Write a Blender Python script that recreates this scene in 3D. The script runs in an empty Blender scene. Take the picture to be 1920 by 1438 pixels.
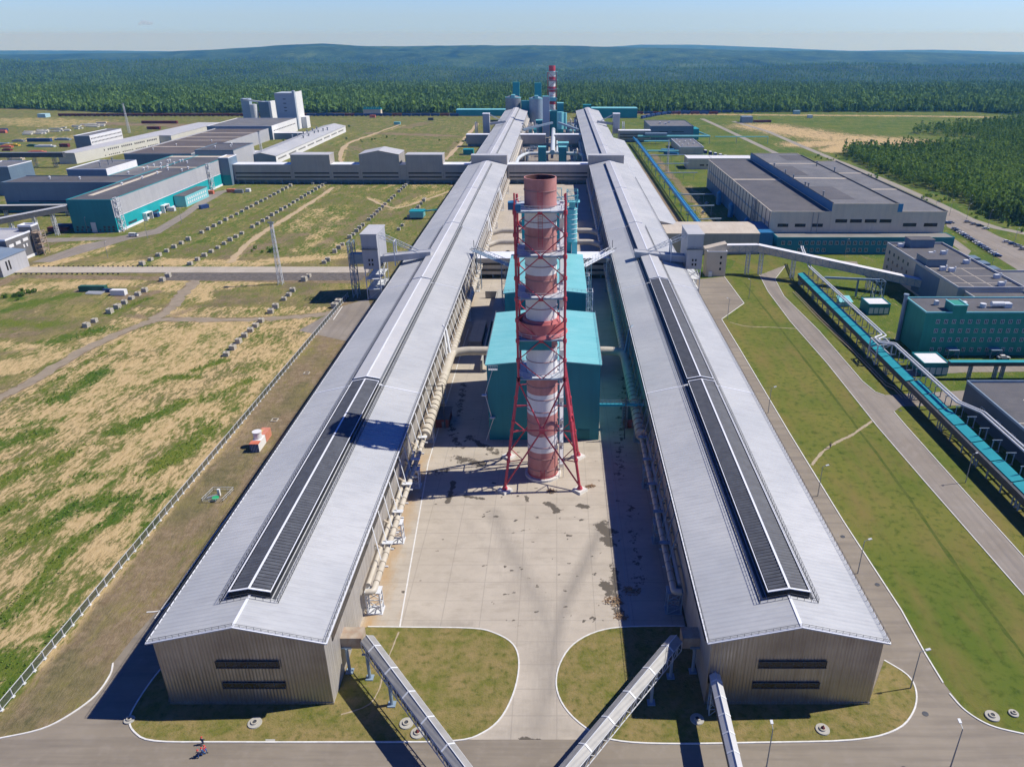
import bpy, math, random
import numpy as np
from mathutils import Vector, Matrix
random.seed(7); RNG = np.random.RandomState(11)
C = bpy.context.scene
R = math.radians
# ------------------------------------------------------------------ camera
F = 1400.0; PX0 = 1044.0; YH = 65.0; CAMH = 110.5
TH = math.atan((719-YH)/F)
cd = bpy.data.cameras.new("camera"); cam = bpy.data.objects.new("camera", cd)
C.collection.objects.link(cam); C.camera = cam
cam.location = (0, 0, CAMH); cam.rotation_euler = (math.pi/2-TH, 0, 0)
cd.sensor_width = 36; cd.lens = F/1920*36; cd.shift_x = -(PX0-960)/1920
cd.clip_start = 1; cd.clip_end = 60000
# ------------------------------------------------------------------ sky and sun
SUN = Vector((0.83, 0.155, 1.0)).normalized()
w = bpy.data.worlds.new("World"); C.world = w; w.use_nodes = True
nt = w.node_tree; bg = nt.nodes["Background"]
sky = nt.nodes.new("ShaderNodeTexSky"); sky.sky_type = 'NISHITA'; sky.sun_disc = False
sky.sun_elevation = math.asin(SUN.z); sky.sun_rotation = math.atan2(SUN.x, SUN.y)
sky.altitude = 300; sky.air_density = 1.0; sky.dust_density = 0.3; sky.ozone_density = 2.0
tint = nt.nodes.new("ShaderNodeMix"); tint.data_type = 'RGBA'; tint.blend_type = 'MULTIPLY'; tint.inputs[0].default_value = 1.0
tint.inputs[7].default_value = (0.88, 1.16, 1.85, 1); nt.links.new(sky.outputs[0], tint.inputs[6])
tco = nt.nodes.new("ShaderNodeTexCoord"); sxyz = nt.nodes.new("ShaderNodeSeparateXYZ"); nt.links.new(tco.outputs["Generated"], sxyz.inputs[0])
mxz = nt.nodes.new("ShaderNodeMath"); mxz.operation = 'MAXIMUM'; mxz.inputs[1].default_value = .02; nt.links.new(sxyz.outputs[2], mxz.inputs[0])
cmb = nt.nodes.new("ShaderNodeCombineXYZ"); nt.links.new(sxyz.outputs[0], cmb.inputs[0]); nt.links.new(sxyz.outputs[1], cmb.inputs[1]); nt.links.new(mxz.outputs[0], cmb.inputs[2]); nt.links.new(cmb.outputs[0], sky.inputs[0])
zr = nt.nodes.new("ShaderNodeMapRange"); zr.interpolation_type = 'SMOOTHSTEP'; zr.inputs[1].default_value = .03; zr.inputs[2].default_value = .32; zr.inputs[3].default_value = 0.0; zr.inputs[4].default_value = 1.0
nt.links.new(sxyz.outputs[2], zr.inputs[0])      # deeper blue towards the zenith
deep = nt.nodes.new("ShaderNodeMix"); deep.data_type = 'RGBA'; deep.blend_type = 'MULTIPLY'; deep.inputs[7].default_value = (.15, .29, .58, 1)
nt.links.new(zr.outputs[0], deep.inputs[0]); nt.links.new(tint.outputs[2], deep.inputs[6])
hr_ = nt.nodes.new("ShaderNodeMapRange"); hr_.inputs[1].default_value = .045; hr_.inputs[2].default_value = .0; nt.links.new(sxyz.outputs[2], hr_.inputs[0])
hor = nt.nodes.new("ShaderNodeMix"); hor.data_type = 'RGBA'; hor.blend_type = 'MULTIPLY'; hor.inputs[7].default_value = (.96, .955, .93, 1); nt.links.new(hr_.outputs[0], hor.inputs[0]); nt.links.new(deep.outputs[2], hor.inputs[6])
nt.links.new(hor.outputs[2], bg.inputs[0]); bg.inputs[1].default_value = 0.076
sl = bpy.data.lights.new("sun", 'SUN'); sl.energy = 5.0; sl.angle = R(0.5); sl.color = (1, 0.945, 0.85)
so = bpy.data.objects.new("sun", sl); C.collection.objects.link(so)
so.rotation_euler = SUN.to_track_quat('Z', 'Y').to_euler(); so.location = (0, 0, 300)
C.view_settings.view_transform = 'Standard'; C.view_settings.look = 'None'
C.view_settings.exposure = 0.14; C.view_settings.gamma = 1.0
HAZE = 0.000078
cy = C.cycles; cy.max_bounces = 6; cy.diffuse_bounces = 2; cy.glossy_bounces = 2; cy.transparent_max_bounces = 8
cy.volume_bounces = 0; cy.use_denoising = True
# ------------------------------------------------------------------ survey helpers (photo point -> place in the world)
def G(px, py, z=0.0):
    a = TH+math.atan((py-719)/F); Y = (CAMH-z)/math.tan(a); d = Y*math.cos(TH)+(CAMH-z)*math.sin(TH)
    return ((px-PX0)/F*d, Y)
def GP(px, py, z=0.0):
    x, y = G(px, py, z); return (x, y, z)
def VX(px, py, Y):
    a = TH+math.atan((py-719)/F); h = Y*math.tan(a); d = Y*math.cos(TH)+h*math.sin(TH)
    return ((px-PX0)/F*d, CAMH-h)
# ------------------------------------------------------------------ materials
def srgb(h):
    if isinstance(h, (tuple, list)): v = h
    else: v = tuple(int(h[i:i+2], 16)/255 for i in (0, 2, 4))
    return tuple(c/12.92 if c <= .04045 else ((c+.055)/1.055)**2.4 for c in v)
MATS = {}
def mat(name, c1, c2=None, scale=0.3, rough=0.65, metal=0.0, ribs=None, streak=None, fine=None, spec=0.4, bump=0.0, detail=4):
    """c1/c2 linear albedo blended by noise; ribs=(axis, period, depth) profiled sheet; streak=(axis-stretch xyz, colour, amount)"""
    if name in MATS: return MATS[name]
    m = bpy.data.materials.new(name); m.use_nodes = True; n = m.node_tree; N = n.nodes; L = n.links
    b = N["Principled BSDF"]; b.inputs["Roughness"].default_value = rough; b.inputs["Metallic"].default_value = metal
    b.inputs["Specular IOR Level"].default_value = spec
    tc = N.new("ShaderNodeTexCoord"); co = tc.outputs["Object"]
    def noise(sc, stretch=None, det=detail):
        mp = N.new("ShaderNodeMapping"); L.new(co, mp.inputs[0])
        mp.inputs["Scale"].default_value = stretch or (1, 1, 1)
        t = N.new("ShaderNodeTexNoise"); t.inputs["Scale"].default_value = sc; t.inputs["Detail"].default_value = det
        t.inputs["Roughness"].default_value = 0.6
        L.new(mp.outputs[0], t.inputs["Vector"]); return t.outputs[0]
    def ramp(v, lo, hi):
        r = N.new("ShaderNodeMapRange"); r.inputs[1].default_value = lo; r.inputs[2].default_value = hi; L.new(v, r.inputs[0]); return r.outputs[0]
    def mix(f, a, bb):
        x = N.new("ShaderNodeMix"); x.data_type = 'RGBA'
        if isinstance(f, float): x.inputs[0].default_value = f
        else: L.new(f, x.inputs[0])
        for i, v in ((6, a), (7, bb)):
            if isinstance(v, tuple): x.inputs[i].default_value = (*v[:3], 1)
            else: L.new(v, x.inputs[i])
        return x.outputs[2]
    col = c1
    if c2: col = mix(ramp(noise(scale), .35, .65), c1, c2)
    if fine:  # (scale, colour, amount)
        f = ramp(noise(fine[0]), .5, .7); mm = N.new("ShaderNodeMath"); mm.operation = 'MULTIPLY'; mm.inputs[1].default_value = fine[2]
        L.new(f, mm.inputs[0]); col = mix(mm.outputs[0], col, fine[1])
    if streak:
        f = ramp(noise(1.0, streak[0], 3), .45, .75); mm = N.new("ShaderNodeMath"); mm.operation = 'MULTIPLY'; mm.inputs[1].default_value = streak[2]
        L.new(f, mm.inputs[0]); col = mix(mm.outputs[0], col, streak[1])
    if isinstance(col, tuple): b.inputs["Base Color"].default_value = (*col[:3], 1)
    else: L.new(col, b.inputs["Base Color"])
    h = None
    if ribs:
        wv = N.new("ShaderNodeTexWave"); wv.bands_direction = ribs[0]; wv.inputs["Scale"].default_value = 0.314159/ribs[1]
        wv.inputs["Distortion"].default_value = 0; L.new(co, wv.inputs["Vector"]); h = wv.outputs["Fac"]; dist = ribs[2]
    elif bump: h = noise(bump if bump > 1 else 2.0); dist = 0.15
    if h is not None:
        bp = N.new("ShaderNodeBump"); bp.inputs["Distance"].default_value = dist; bp.inputs["Strength"].default_value = 1.0
        L.new(h, bp.inputs["Height"]); L.new(bp.outputs[0], b.inputs["Normal"])
    MATS[name] = m; return m
M = {}
M['roof'] = mat('roof_sheet', (.405,.425,.45), (.475,.49,.505), .05, .6, spec=.25, ribs=('Y', 1.1, .12), streak=((.05,.9,1), (.34,.35,.37), .5), fine=(.03, (.54,.55,.56), .5))
M['roofB'] = mat('roof_sheet_plain', (.47,.475,.48), (.53,.53,.53), .08, .5, streak=((.06,.5,1), (.40,.44,.50), .4))
M['ridge'] = mat('white_flashing', (.72,.76,.84), (.8,.82,.86), .2, .5)
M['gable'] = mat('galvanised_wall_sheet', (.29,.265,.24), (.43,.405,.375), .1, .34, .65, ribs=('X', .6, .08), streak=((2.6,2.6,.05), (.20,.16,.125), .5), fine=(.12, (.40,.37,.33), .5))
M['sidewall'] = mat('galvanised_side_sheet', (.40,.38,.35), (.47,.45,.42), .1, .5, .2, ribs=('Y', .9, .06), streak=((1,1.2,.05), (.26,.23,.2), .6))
M['grey_wall'] = mat('grey_cladding', (.36,.335,.305), (.41,.385,.35), .1, .5, ribs=('X', .8, .03), streak=((.8,.8,.05), (.26,.26,.27), .5))
M['grey_side'] = mat('grey_cladding_side', (.40,.41,.44), (.45,.46,.48), .1, .5, ribs=('Y', .8, .03), streak=((.8,.8,.05), (.32,.33,.35), .5))
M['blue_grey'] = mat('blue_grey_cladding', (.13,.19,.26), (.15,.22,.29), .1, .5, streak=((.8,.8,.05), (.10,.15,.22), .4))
M['cream_wall'] = mat('cream_cladding', (.60,.52,.40), (.66,.585,.46), .1, .6, streak=((.5,.5,.05), (.42,.40,.36), .4))
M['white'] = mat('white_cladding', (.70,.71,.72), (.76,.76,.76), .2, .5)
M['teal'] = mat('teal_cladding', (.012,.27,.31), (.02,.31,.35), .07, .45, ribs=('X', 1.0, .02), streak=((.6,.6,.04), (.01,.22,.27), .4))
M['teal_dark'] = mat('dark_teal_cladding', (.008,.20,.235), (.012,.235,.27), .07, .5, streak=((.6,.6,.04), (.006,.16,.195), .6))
M['teal_roof'] = mat('teal_roof_sheet', (.17,.50,.53), (.23,.55,.57), .08, .5, ribs=('Y', 1.2, .06), streak=((.05,.5,1), (.13,.42,.45), .6))
M['teal_light'] = mat('pale_teal_cladding', (.17,.52,.56), (.22,.56,.60), .1, .5)
M['blue'] = mat('blue_cladding', (.02,.15,.33), (.03,.18,.37), .1, .5, streak=((.6,.6,.05), (.015,.11,.27), .4))
M['blue_pipe'] = mat('blue_pipe_jacket', (.03,.20,.42), (.04,.25,.48), .5, .4)
M['green_wall'] = mat('sea_green_render', (.022,.27,.205), (.03,.31,.235), .08, .7, streak=((.5,.5,.05), (.014,.19,.17), .5))
M['bitumen'] = mat('bitumen_roof', (.085,.085,.092), (.115,.113,.12), .06, .8, fine=(.35, (.15,.145,.14), .4), bump=.5)
M['bitumen_b'] = mat('worn_bitumen_roof', (.13,.135,.145), (.18,.18,.185), .07, .8, fine=(.4, (.10,.10,.10), .5))
M['rust_roof'] = mat('brown_bitumen_roof', (.10,.085,.078), (.13,.11,.10), .05, .8, fine=(.3, (.16,.14,.12), .4))
M['dark'] = mat('dark_glazing', (.012,.012,.014), (.02,.02,.022), .8, .25)
M['glass'] = mat('window_glass', (.03,.05,.07), (.06,.09,.12), 1.0, .12)
M['louvre'] = mat('dark_louvre_metal', (.085,.092,.11), (.115,.125,.145), .5, .6, spec=.2)
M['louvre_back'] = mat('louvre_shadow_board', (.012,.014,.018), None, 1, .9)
M['vent_grey'] = mat('grey_ridge_vent', (.30,.34,.40), (.36,.40,.46), .2, .5, ribs=('Y', .6, .04))
M['red'] = mat('red_tower_paint', (.46,.04,.065), (.56,.085,.115), .6, .5, fine=(1.2, (.40,.06,.08), .4))
M['stack_red'] = mat('faded_red_stack_paint', (.48,.205,.19), (.56,.27,.25), .25, .65, streak=((.8,.8,.08), (.36,.12,.10), .5))
M['stack_white'] = mat('white_stack_paint', (.76,.76,.76), (.82,.81,.80), .25, .6, streak=((.8,.8,.08), (.66,.66,.66), .5))
M['soot'] = mat('sooty_stack_lining', (.10,.05,.045), (.16,.07,.06), .4, .9)
M['duct'] = mat('cream_duct_jacket', (.48,.44,.36), (.56,.52,.44), .5, .5, fine=(1.0, (.38,.32,.24), .5))
M['duct_seam'] = mat('duct_seam_band', (.22,.19,.15), None, 1, .6)
M['steel_white'] = mat('pale_painted_steel', (.60,.63,.66), (.68,.70,.72), .5, .5)
M['steel_grey'] = mat('grey_steel', (.22,.24,.27), (.30,.32,.35), .5, .5, .3)
M['steel_dark'] = mat('dark_steel', (.05,.055,.065), (.08,.085,.09), .6, .6)
M['steel_blue'] = mat('blue_grey_steel', (.20,.28,.36), (.26,.34,.42), .5, .5)
M['cladding_rust'] = mat('rusty_cladding', (.34,.27,.20), (.42,.36,.28), .5, .6, streak=((.5,.5,.2), (.30,.14,.07), .6))
M['cream_roof'] = mat('cream_roof_sheet', (.52,.46,.37), (.58,.52,.43), .1, .6, ribs=('X', 1.0, .04), streak=((.5,.08,1), (.45,.38,.30), .5))
M['grate'] = mat('grey_conveyor_roof', (.26,.26,.25), (.33,.325,.31), .4, .5, ribs=('Z', .4, .02), fine=(1.5, (.33,.32,.30), .4))
M['concrete'] = mat('plain_concrete', (.36,.35,.31), (.42,.41,.37), .6, .8)
M['block'] = mat('cast_concrete_block', (.40,.38,.32), (.48,.45,.38), 1.1, .85, fine=(3.0, (.25,.22,.18), .5))
M['whitepaint'] = mat('white_kerb_paint', (.72,.72,.70), (.60,.59,.56), .9, .7)
M['orange'] = mat('faded_orange_paint', (.55,.13,.07), (.60,.20,.12), .8, .6)
M['darkred'] = mat('oxide_red_paint', (.13,.025,.025), (.18,.04,.035), .8, .6)
M['darkblue'] = mat('dark_blue_paint', (.02,.05,.16), (.03,.07,.22), .8, .5)
M['darkgreen'] = mat('dark_green_paint', (.02,.09,.07), (.03,.12,.09), .8, .5)
M['brick'] = mat('red_brickwork', (.28,.07,.05), (.34,.10,.07), .8, .8)
M['rubber'] = mat('black_rubber', (.015,.015,.015), None, 1, .8)
M['yellow'] = mat('yellow_paint', (.6,.42,.05), None, 1, .6)
# ------------------------------------------------------------------ mesh builder
class MB:
    def __init__(s): s.v = []; s.f = []; s.mi = []; s.cm = 0
    def add(s, vs, fs):
        o = len(s.v); s.v.extend(vs); s.f.extend([tuple(i+o for i in f) for f in fs]); s.mi.extend([s.cm]*len(fs)); return s
    def box(s, x0, x1, y0, y1, z0, z1):
        if x0 > x1: x0, x1 = x1, x0
        if y0 > y1: y0, y1 = y1, y0
        if z0 > z1: z0, z1 = z1, z0
        return s.add([(x0,y0,z0),(x1,y0,z0),(x1,y1,z0),(x0,y1,z0),(x0,y0,z1),(x1,y0,z1),(x1,y1,z1),(x0,y1,z1)],
                     [(0,3,2,1),(4,5,6,7),(0,1,5,4),(1,2,6,5),(2,3,7,6),(3,0,4,7)])
    def prism(s, pts, z0, z1):
        n = len(pts); a = sum(pts[i][0]*pts[(i+1)%n][1]-pts[(i+1)%n][0]*pts[i][1] for i in range(n))
        if a < 0: pts = pts[::-1]
        return s.add([(x,y,z0) for x,y in pts]+[(x,y,z1) for x,y in pts],
                     [tuple(range(n))[::-1], tuple(range(n,2*n))]+[(i,(i+1)%n,n+(i+1)%n,n+i) for i in range(n)])
    def profile_y(s, pts, y0, y1):   # polygon in XZ swept along Y
        n = len(pts)
        return s.add([(x,y0,z) for x,z in pts]+[(x,y1,z) for x,z in pts],
                     [tuple(range(n)), tuple(range(n,2*n))[::-1]]+[(i,n+i,n+(i+1)%n,(i+1)%n) for i in range(n)])
    def profile_x(s, pts, x0, x1):   # polygon in YZ swept along X
        n = len(pts)
        return s.add([(x0,y,z) for y,z in pts]+[(x1,y,z) for y,z in pts],
                     [tuple(range(n))[::-1], tuple(range(n,2*n))]+[(i,(i+1)%n,n+(i+1)%n,n+i) for i in range(n)])
    def frame(s, p, q):
        p = Vector(p); q = Vector(q); d = (q-p); d = d.normalized() if d.length > 1e-6 else Vector((0,0,1))
        u = d.cross(Vector((0,0,1)));
        if u.length < 1e-3: u = Vector((1,0,0))
        u.normalize(); return p, q, u, u.cross(d).normalized()
    def bar(s, p, q, w, h=None):
        h = h or w; p, q, u, v = s.frame(p, q); u = u*w/2; v = v*h/2
        vs = [tuple(a+b) for a in (p, q) for b in (-u-v, u-v, u+v, -u+v)]
        return s.add(vs, [(0,1,2,3),(7,6,5,4),(0,4,5,1),(1,5,6,2),(2,6,7,3),(3,7,4,0)])
    def tube(s, p, q, r, r2=None, n=10, cap=True):
        r2 = r if r2 is None else r2; p, q, u, v = s.frame(p, q); vs = []
        for c, rr in ((p, r), (q, r2)):
            for i in range(n):
                a = 2*math.pi*i/n; vs.append(tuple(c+(u*math.cos(a)+v*math.sin(a))*rr))
        fs = [(i,(i+1)%n,n+(i+1)%n,n+i) for i in range(n)]
        if cap: fs += [tuple(range(n))[::-1], tuple(range(n,2*n))]
        return s.add(vs, fs)
    def pipe(s, pts, r, n=10, seg=5, bend=None):   # rounded elbow polyline pipe
        P = [Vector(p) for p in pts]; out = [P[0]]; bend = bend or r*2.2
        for i in range(1, len(P)-1):
            a = (P[i-1]-P[i]); b = (P[i+1]-P[i]); k = min(bend, a.length*.45, b.length*.45)
            A = P[i]+a.normalized()*k; B = P[i]+b.normalized()*k
            for t in range(seg+1):
                t /= seg; out.append(A*(1-t)**2+P[i]*2*t*(1-t)+B*t*t)
        out.append(P[-1]); vs = []; m = len(out)
        up = None
        for i, c in enumerate(out):
            d = (out[min(i+1,m-1)]-out[max(i-1,0)]).normalized()
            if up is None:
                up = Vector((0,0,1)) if abs(d.z) < .9 else Vector((1,0,0))
            u = d.cross(up)
            if u.length < 1e-3: u = d.cross(Vector((1,0,0)))
            u.normalize(); v = u.cross(d).normalized(); up = v
            for k in range(n):
                a = 2*math.pi*k/n; vs.append(tuple(c+(u*math.cos(a)+v*math.sin(a))*r))
        fs = [tuple(range(n))[::-1], tuple(range((m-1)*n, m*n))]
        for i in range(m-1):
            for k in range(n): fs.append((i*n+k, i*n+(k+1)%n, (i+1)*n+(k+1)%n, (i+1)*n+k))
        return s.add(vs, fs)
    def lathe(s, cx, cy, prof, n=32):
        vs = []; m = len(prof)
        for r, z in prof:
            for i in range(n):
                a = 2*math.pi*i/n; vs.append((cx+r*math.cos(a), cy+r*math.sin(a), z))
        fs = [(j*n+i, j*n+(i+1)%n, (j+1)*n+(i+1)%n, (j+1)*n+i) for j in range(m-1) for i in range(n)]
        return s.add(vs, fs)
    def disc(s, cx, cy, z, r, n=32): return s.add([(cx+r*math.cos(2*math.pi*i/n), cy+r*math.sin(2*math.pi*i/n), z) for i in range(n)], [tuple(range(n))])
    def truss(s, p, q, h, nb, w=.15, lean=Vector((0,0,1))):  # vertical plane zig-zag truss
        p = Vector(p); q = Vector(q); up = Vector(lean)*h
        s.bar(p, q, w); s.bar(p+up, q+up, w)
        for i in range(nb):
            a = p.lerp(q, i/nb); b = p.lerp(q, (i+1)/nb); s.bar(a, a+up, w*.8)
            s.bar(a+up, b, w*.7) if i % 2 else s.bar(a, b+up, w*.7)
        s.bar(q, q+up, w*.8)
        return s
    def lattice(s, x0, x1, y0, y1, z0, z1, nb, w=.2):   # four-legged lattice tower
        for x in (x0, x1):
            for y in (y0, y1): s.bar((x,y,z0), (x,y,z1), w*1.3)
        for i in range(nb):
            a = z0+(z1-z0)*i/nb; b = z0+(z1-z0)*(i+1)/nb
            if i % 2: a, b = b, a
            for y in (y0, y1): s.bar((x0,y,a), (x1,y,b), w*.7)
            for x in (x0, x1): s.bar((x,y0,a), (x,y1,b), w*.7)
            zz = max(a, b)
            for y in (y0, y1): s.bar((x0,y,zz), (x1,y,zz), w*.8)
            for x in (x0, x1): s.bar((x,y0,zz), (x,y1,zz), w*.8)
        return s
ORG = {}
def _link(o, parent, org):
    C.collection.objects.link(o)
    if parent is not None: o.parent = parent
    ORG[o.name] = org
def build(mb, name, m, parent=None, label=None, cat=None, group=None, kind=None, smooth=False, org=None):
    """link the builder's geometry as ONE mesh object; world coordinates in, local coordinates stored"""
    if parent is not None: org = ORG[parent.name]
    elif org is None:
        xs, ys, zs = zip(*mb.v); org = ((min(xs)+max(xs))/2, (min(ys)+max(ys))/2, min(zs))
    me = bpy.data.meshes.new(name)
    me.from_pydata([(x-org[0], y-org[1], z-org[2]) for x, y, z in mb.v], [], mb.f)
    for mm in (m if isinstance(m, (list, tuple)) else [m]): me.materials.append(mm)
    if max(mb.mi, default=0): me.polygons.foreach_set("material_index", mb.mi)
    if smooth: me.polygons.foreach_set("use_smooth", [True]*len(me.polygons)); me.set_sharp_from_angle(angle=R(35))
    me.update(); o = bpy.data.objects.new(name, me); _link(o, parent, org)
    if parent is None: o.location = org
    return tag(o, label, cat, group, kind)
def tag(o, label=None, cat=None, group=None, kind=None):
    if label: o["label"] = label
    if cat: o["category"] = cat
    if group: o["group"] = group
    if kind: o["kind"] = kind
    return o
def thing(name, label, cat, loc, group=None):
    o = bpy.data.objects.new(name, None); o.empty_display_size = .5; _link(o, None, tuple(loc)); o.location = loc
    return tag(o, label, cat, group)
def copy_tree(o, loc=None, rz=None, label=None, group=None, parent=None):
    c = o.copy(); C.collection.objects.link(c)
    if parent is not None: c.parent = parent
    else:
        if loc is not None: c.location = loc
        if rz is not None: c.rotation_euler.z = rz
        if label: c["label"] = label
        if group: c["group"] = group
    for ch in CH.get(o.name, []): copy_tree(ch, parent=c)
    return c
CH = {}
ONES = "zeroth first second third fourth fifth sixth seventh eighth ninth tenth eleventh twelfth thirteenth fourteenth fifteenth sixteenth seventeenth eighteenth nineteenth".split()
TENS = {2: ("twenty", "twentieth"), 3: ("thirty", "thirtieth"), 4: ("forty", "fortieth"), 5: ("fifty", "fiftieth"), 6: ("sixty", "sixtieth")}
def nth(n): return ONES[n] if n < 20 else (TENS[n//10][1] if n % 10 == 0 else TENS[n//10][0]+"-"+ONES[n % 10])
def remember(o):      # children table for copy_tree (avoids scanning the scene)
    CH[o.name] = list(o.children)
    for ch in o.children: remember(ch)
# ------------------------------------------------------------------ terrain: one sheet to the horizon
HORIZ = math.tan  # elevation of far ridges follows the skyline of the place
def ang(py): return TH+math.atan((py-719)/F)
def interp(tab, x): return np.interp(x, [t[0] for t in tab], [t[1] for t in tab])
R1 = [(-600,118),(0,113),(300,116),(500,122),(700,131),(1000,134),(1300,130),(1600,128),(1920,126),(2500,126)]
R2 = [(-600,112),(0,104),(250,99),(400,94),(520,86),(600,83),(690,87),(800,86.5),(900,85),(1000,86),(1150,89),(1300,92),(1500,96.5),(1700,99),(1920,103),(2500,108)]
R3 = [(-600,96),(0,95),(250,96),(500,99),(900,99),(1120,90),(1200,84.5),(1290,84),(1420,89),(1600,96),(1760,94),(1920,98),(2500,100)]
def height(X, Y):
    X = np.asarray(X, float); Y = np.asarray(Y, float)
    az = PX0+1545*X/np.maximum(Y, 300)
    def ridge(tab, D): return CAMH-D*np.tan(TH+np.arctan((interp(tab, az)-719)/F))
    z1 = ridge(R1, 4300); z2 = ridge(R2, 8000); z3 = ridge(R3, 14500)
    key = [(0,0*z1),(1290,0*z1),(1700,0*z1-9),(2400,0*z1-34),(3200,z1-22),(4300,z1),(5300,np.minimum(z1,z2)-45),(6800,z2-28),(8000,z2),(10000,np.minimum(z2,z3)-60),(13000,z3-25),(14500,z3),(17000,z3-160),(24000,z3-300)]
    z = np.zeros_like(Y)
    for (a, za), (b, zb) in zip(key[:-1], key[1:]):
        t = np.clip((Y-a)/(b-a), 0, 1); t = t*t*(3-2*t); msk = (Y >= a) & (Y <= b)
        z = np.where(msk, za*(1-t)+zb*t, z)
    far = np.clip((Y-2200)/2500, 0, 1)
    z = z+far*(9*np.sin(X*.0021+Y*.0009)+6*np.sin(X*.0053-Y*.0031+1)+3.5*np.sin(X*.013+Y*.009+2)+2.5*np.sin(X*.027-Y*.017))*(1-.7*np.exp(-((Y-8000)/500)**2))*(1-.8*np.exp(-((Y-14500)/1200)**2))
    return z
ys = [-2500,-800,-200,0,30]; y = 55.
while y < 16400:
    ys.append(y); y += 1.3 if y < 420 else (1.3+(y-420)*.0045 if y < 1400 else y*.0062)
xs = list(np.arange(-330, 330, 1.5)); x = 330.
st = 1.6; right = []
while x < 19000: right.append(x); st = min(st*1.012, 90 if x > 9000 else 40); x += st
xs = [-v for v in right[::-1] if -v < -330]+xs+right
xs = np.array(sorted(set(xs))); ys = np.array(ys)
XX, YY = np.meshgrid(xs, ys); ZZ = height(XX, YY)
print("terrain", XX.shape)
# --- cover masks painted in world space: soft strokes (points, half width m, strength)
def seg_dist(X, Y, pts):
    d = np.full(X.shape, 1e9)
    for (x0, y0), (x1, y1) in zip(pts[:-1], pts[1:]):
        vx, vy = x1-x0, y1-y0; t = np.clip(((X-x0)*vx+(Y-y0)*vy)/(vx*vx+vy*vy+1e-9), 0, 1)
        d = np.minimum(d, np.hypot(X-x0-t*vx, Y-y0-t*vy))
    return d
GREEN = np.zeros(XX.shape); SAND = np.zeros(XX.shape); GRAV = np.zeros(XX.shape); WOOD = np.zeros(XX.shape)
def stroke(A, pix, wd, val=1.0, soft=.6, world=False):
    pts = pix if world else [G(*p) for p in pix]
    if len(pts) == 1: pts = pts+[(pts[0][0]+.1, pts[0][1])]
    x0 = min(p[0] for p in pts)-wd*3; x1 = max(p[0] for p in pts)+wd*3; y0 = min(p[1] for p in pts)-wd*3; y1 = max(p[1] for p in pts)+wd*3
    i0, i1 = np.searchsorted(ys, [y0, y1]); j0, j1 = np.searchsorted(xs, [x0, x1])
    d = seg_dist(XX[i0:i1, j0:j1], YY[i0:i1, j0:j1], pts)
    v = val*np.clip((wd*(1+soft)-d)/(2*wd*soft+1e-6), 0, 1); A[i0:i1, j0:j1] = np.maximum(A[i0:i1, j0:j1], v)
def rect(A, x0, x1, y0, y1, val, soft=10):
    f = np.clip((XX-x0)/soft+.5, 0, 1)*np.clip((x1-XX)/soft+.5, 0, 1)*np.clip((YY-y0)/soft+.5, 0, 1)*np.clip((y1-YY)/soft+.5, 0, 1)
    np.maximum(A, f*val, out=A)
# base greenness of different areas
rect(GREEN, -1200, 1200, 395, 1290, .60, 20)       # upper meadows
rect(GREEN, -320, -74, 50, 395, .49, 8)
rect(GREEN, 57, 700, 60, 1290, .80, 6)             # lawns on the right
# dry sandy field on the left
rect(SAND, -190, -100.5, 60, 318, .47, 4)
for p, wd, v in [([(250,640),(330,630),(420,615)],14,.85),([(230,700),(330,690),(390,640)],16,.8),([(60,790),(200,740)],7,.72),([(110,960),(230,860),(330,780),(430,720)],8,.66),
                 ([(60,1060),(180,960)],5,.62),([(230,1000),(350,900),(470,790)],4,.68),([(80,1230),(200,1090),(300,960)],4,.62),([(470,720),(560,660),(600,610)],5,.6),
                 ([(300,540),(420,535),(520,520),(640,515)],7,.95),([(0,545),(120,535),(250,530)],6,.95),([(0,690),(60,680),(100,665)],8,.95),([(0,650),(80,655)],5,.8),
                 ([(75,500),(160,478),(200,462)],5,.95),([(190,500),(300,490),(440,495)],6,.95),([(470,495),(620,480),(680,478)],6,.9),([(600,450),(700,480)],4,.6),
                 ([(100,470),(160,455),(170,450)],4,.9),([(570,470),(640,400)],6,.5),([(560,430),(600,395)],9,.55),([(330,520),(380,560)],5,.85)]: stroke(SAND, p, wd, v)
# far sandy / dry places
for p, wd, v in [([(0,228),(60,228),(150,232)],40,.9),([(1430,238),(1560,258),(1700,268)],40,.66),([(1500,272),(1600,266),(1690,270)],22,.7),([(1560,283),(1590,272)],14,.8),([(1180,214),(1700,218),(1850,220)],10,.55),
                 ([(60,262),(130,258)],16,.9),([(600,350),(850,350)],10,.3),([(740,390),(830,360)],7,.6),([(770,300),(830,290)],12,.4),([(690,330),(720,340)],6,.6),
                 ([(1290,350),(1340,430)],5,.35)]: stroke(SAND, p, wd, v)
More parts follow.
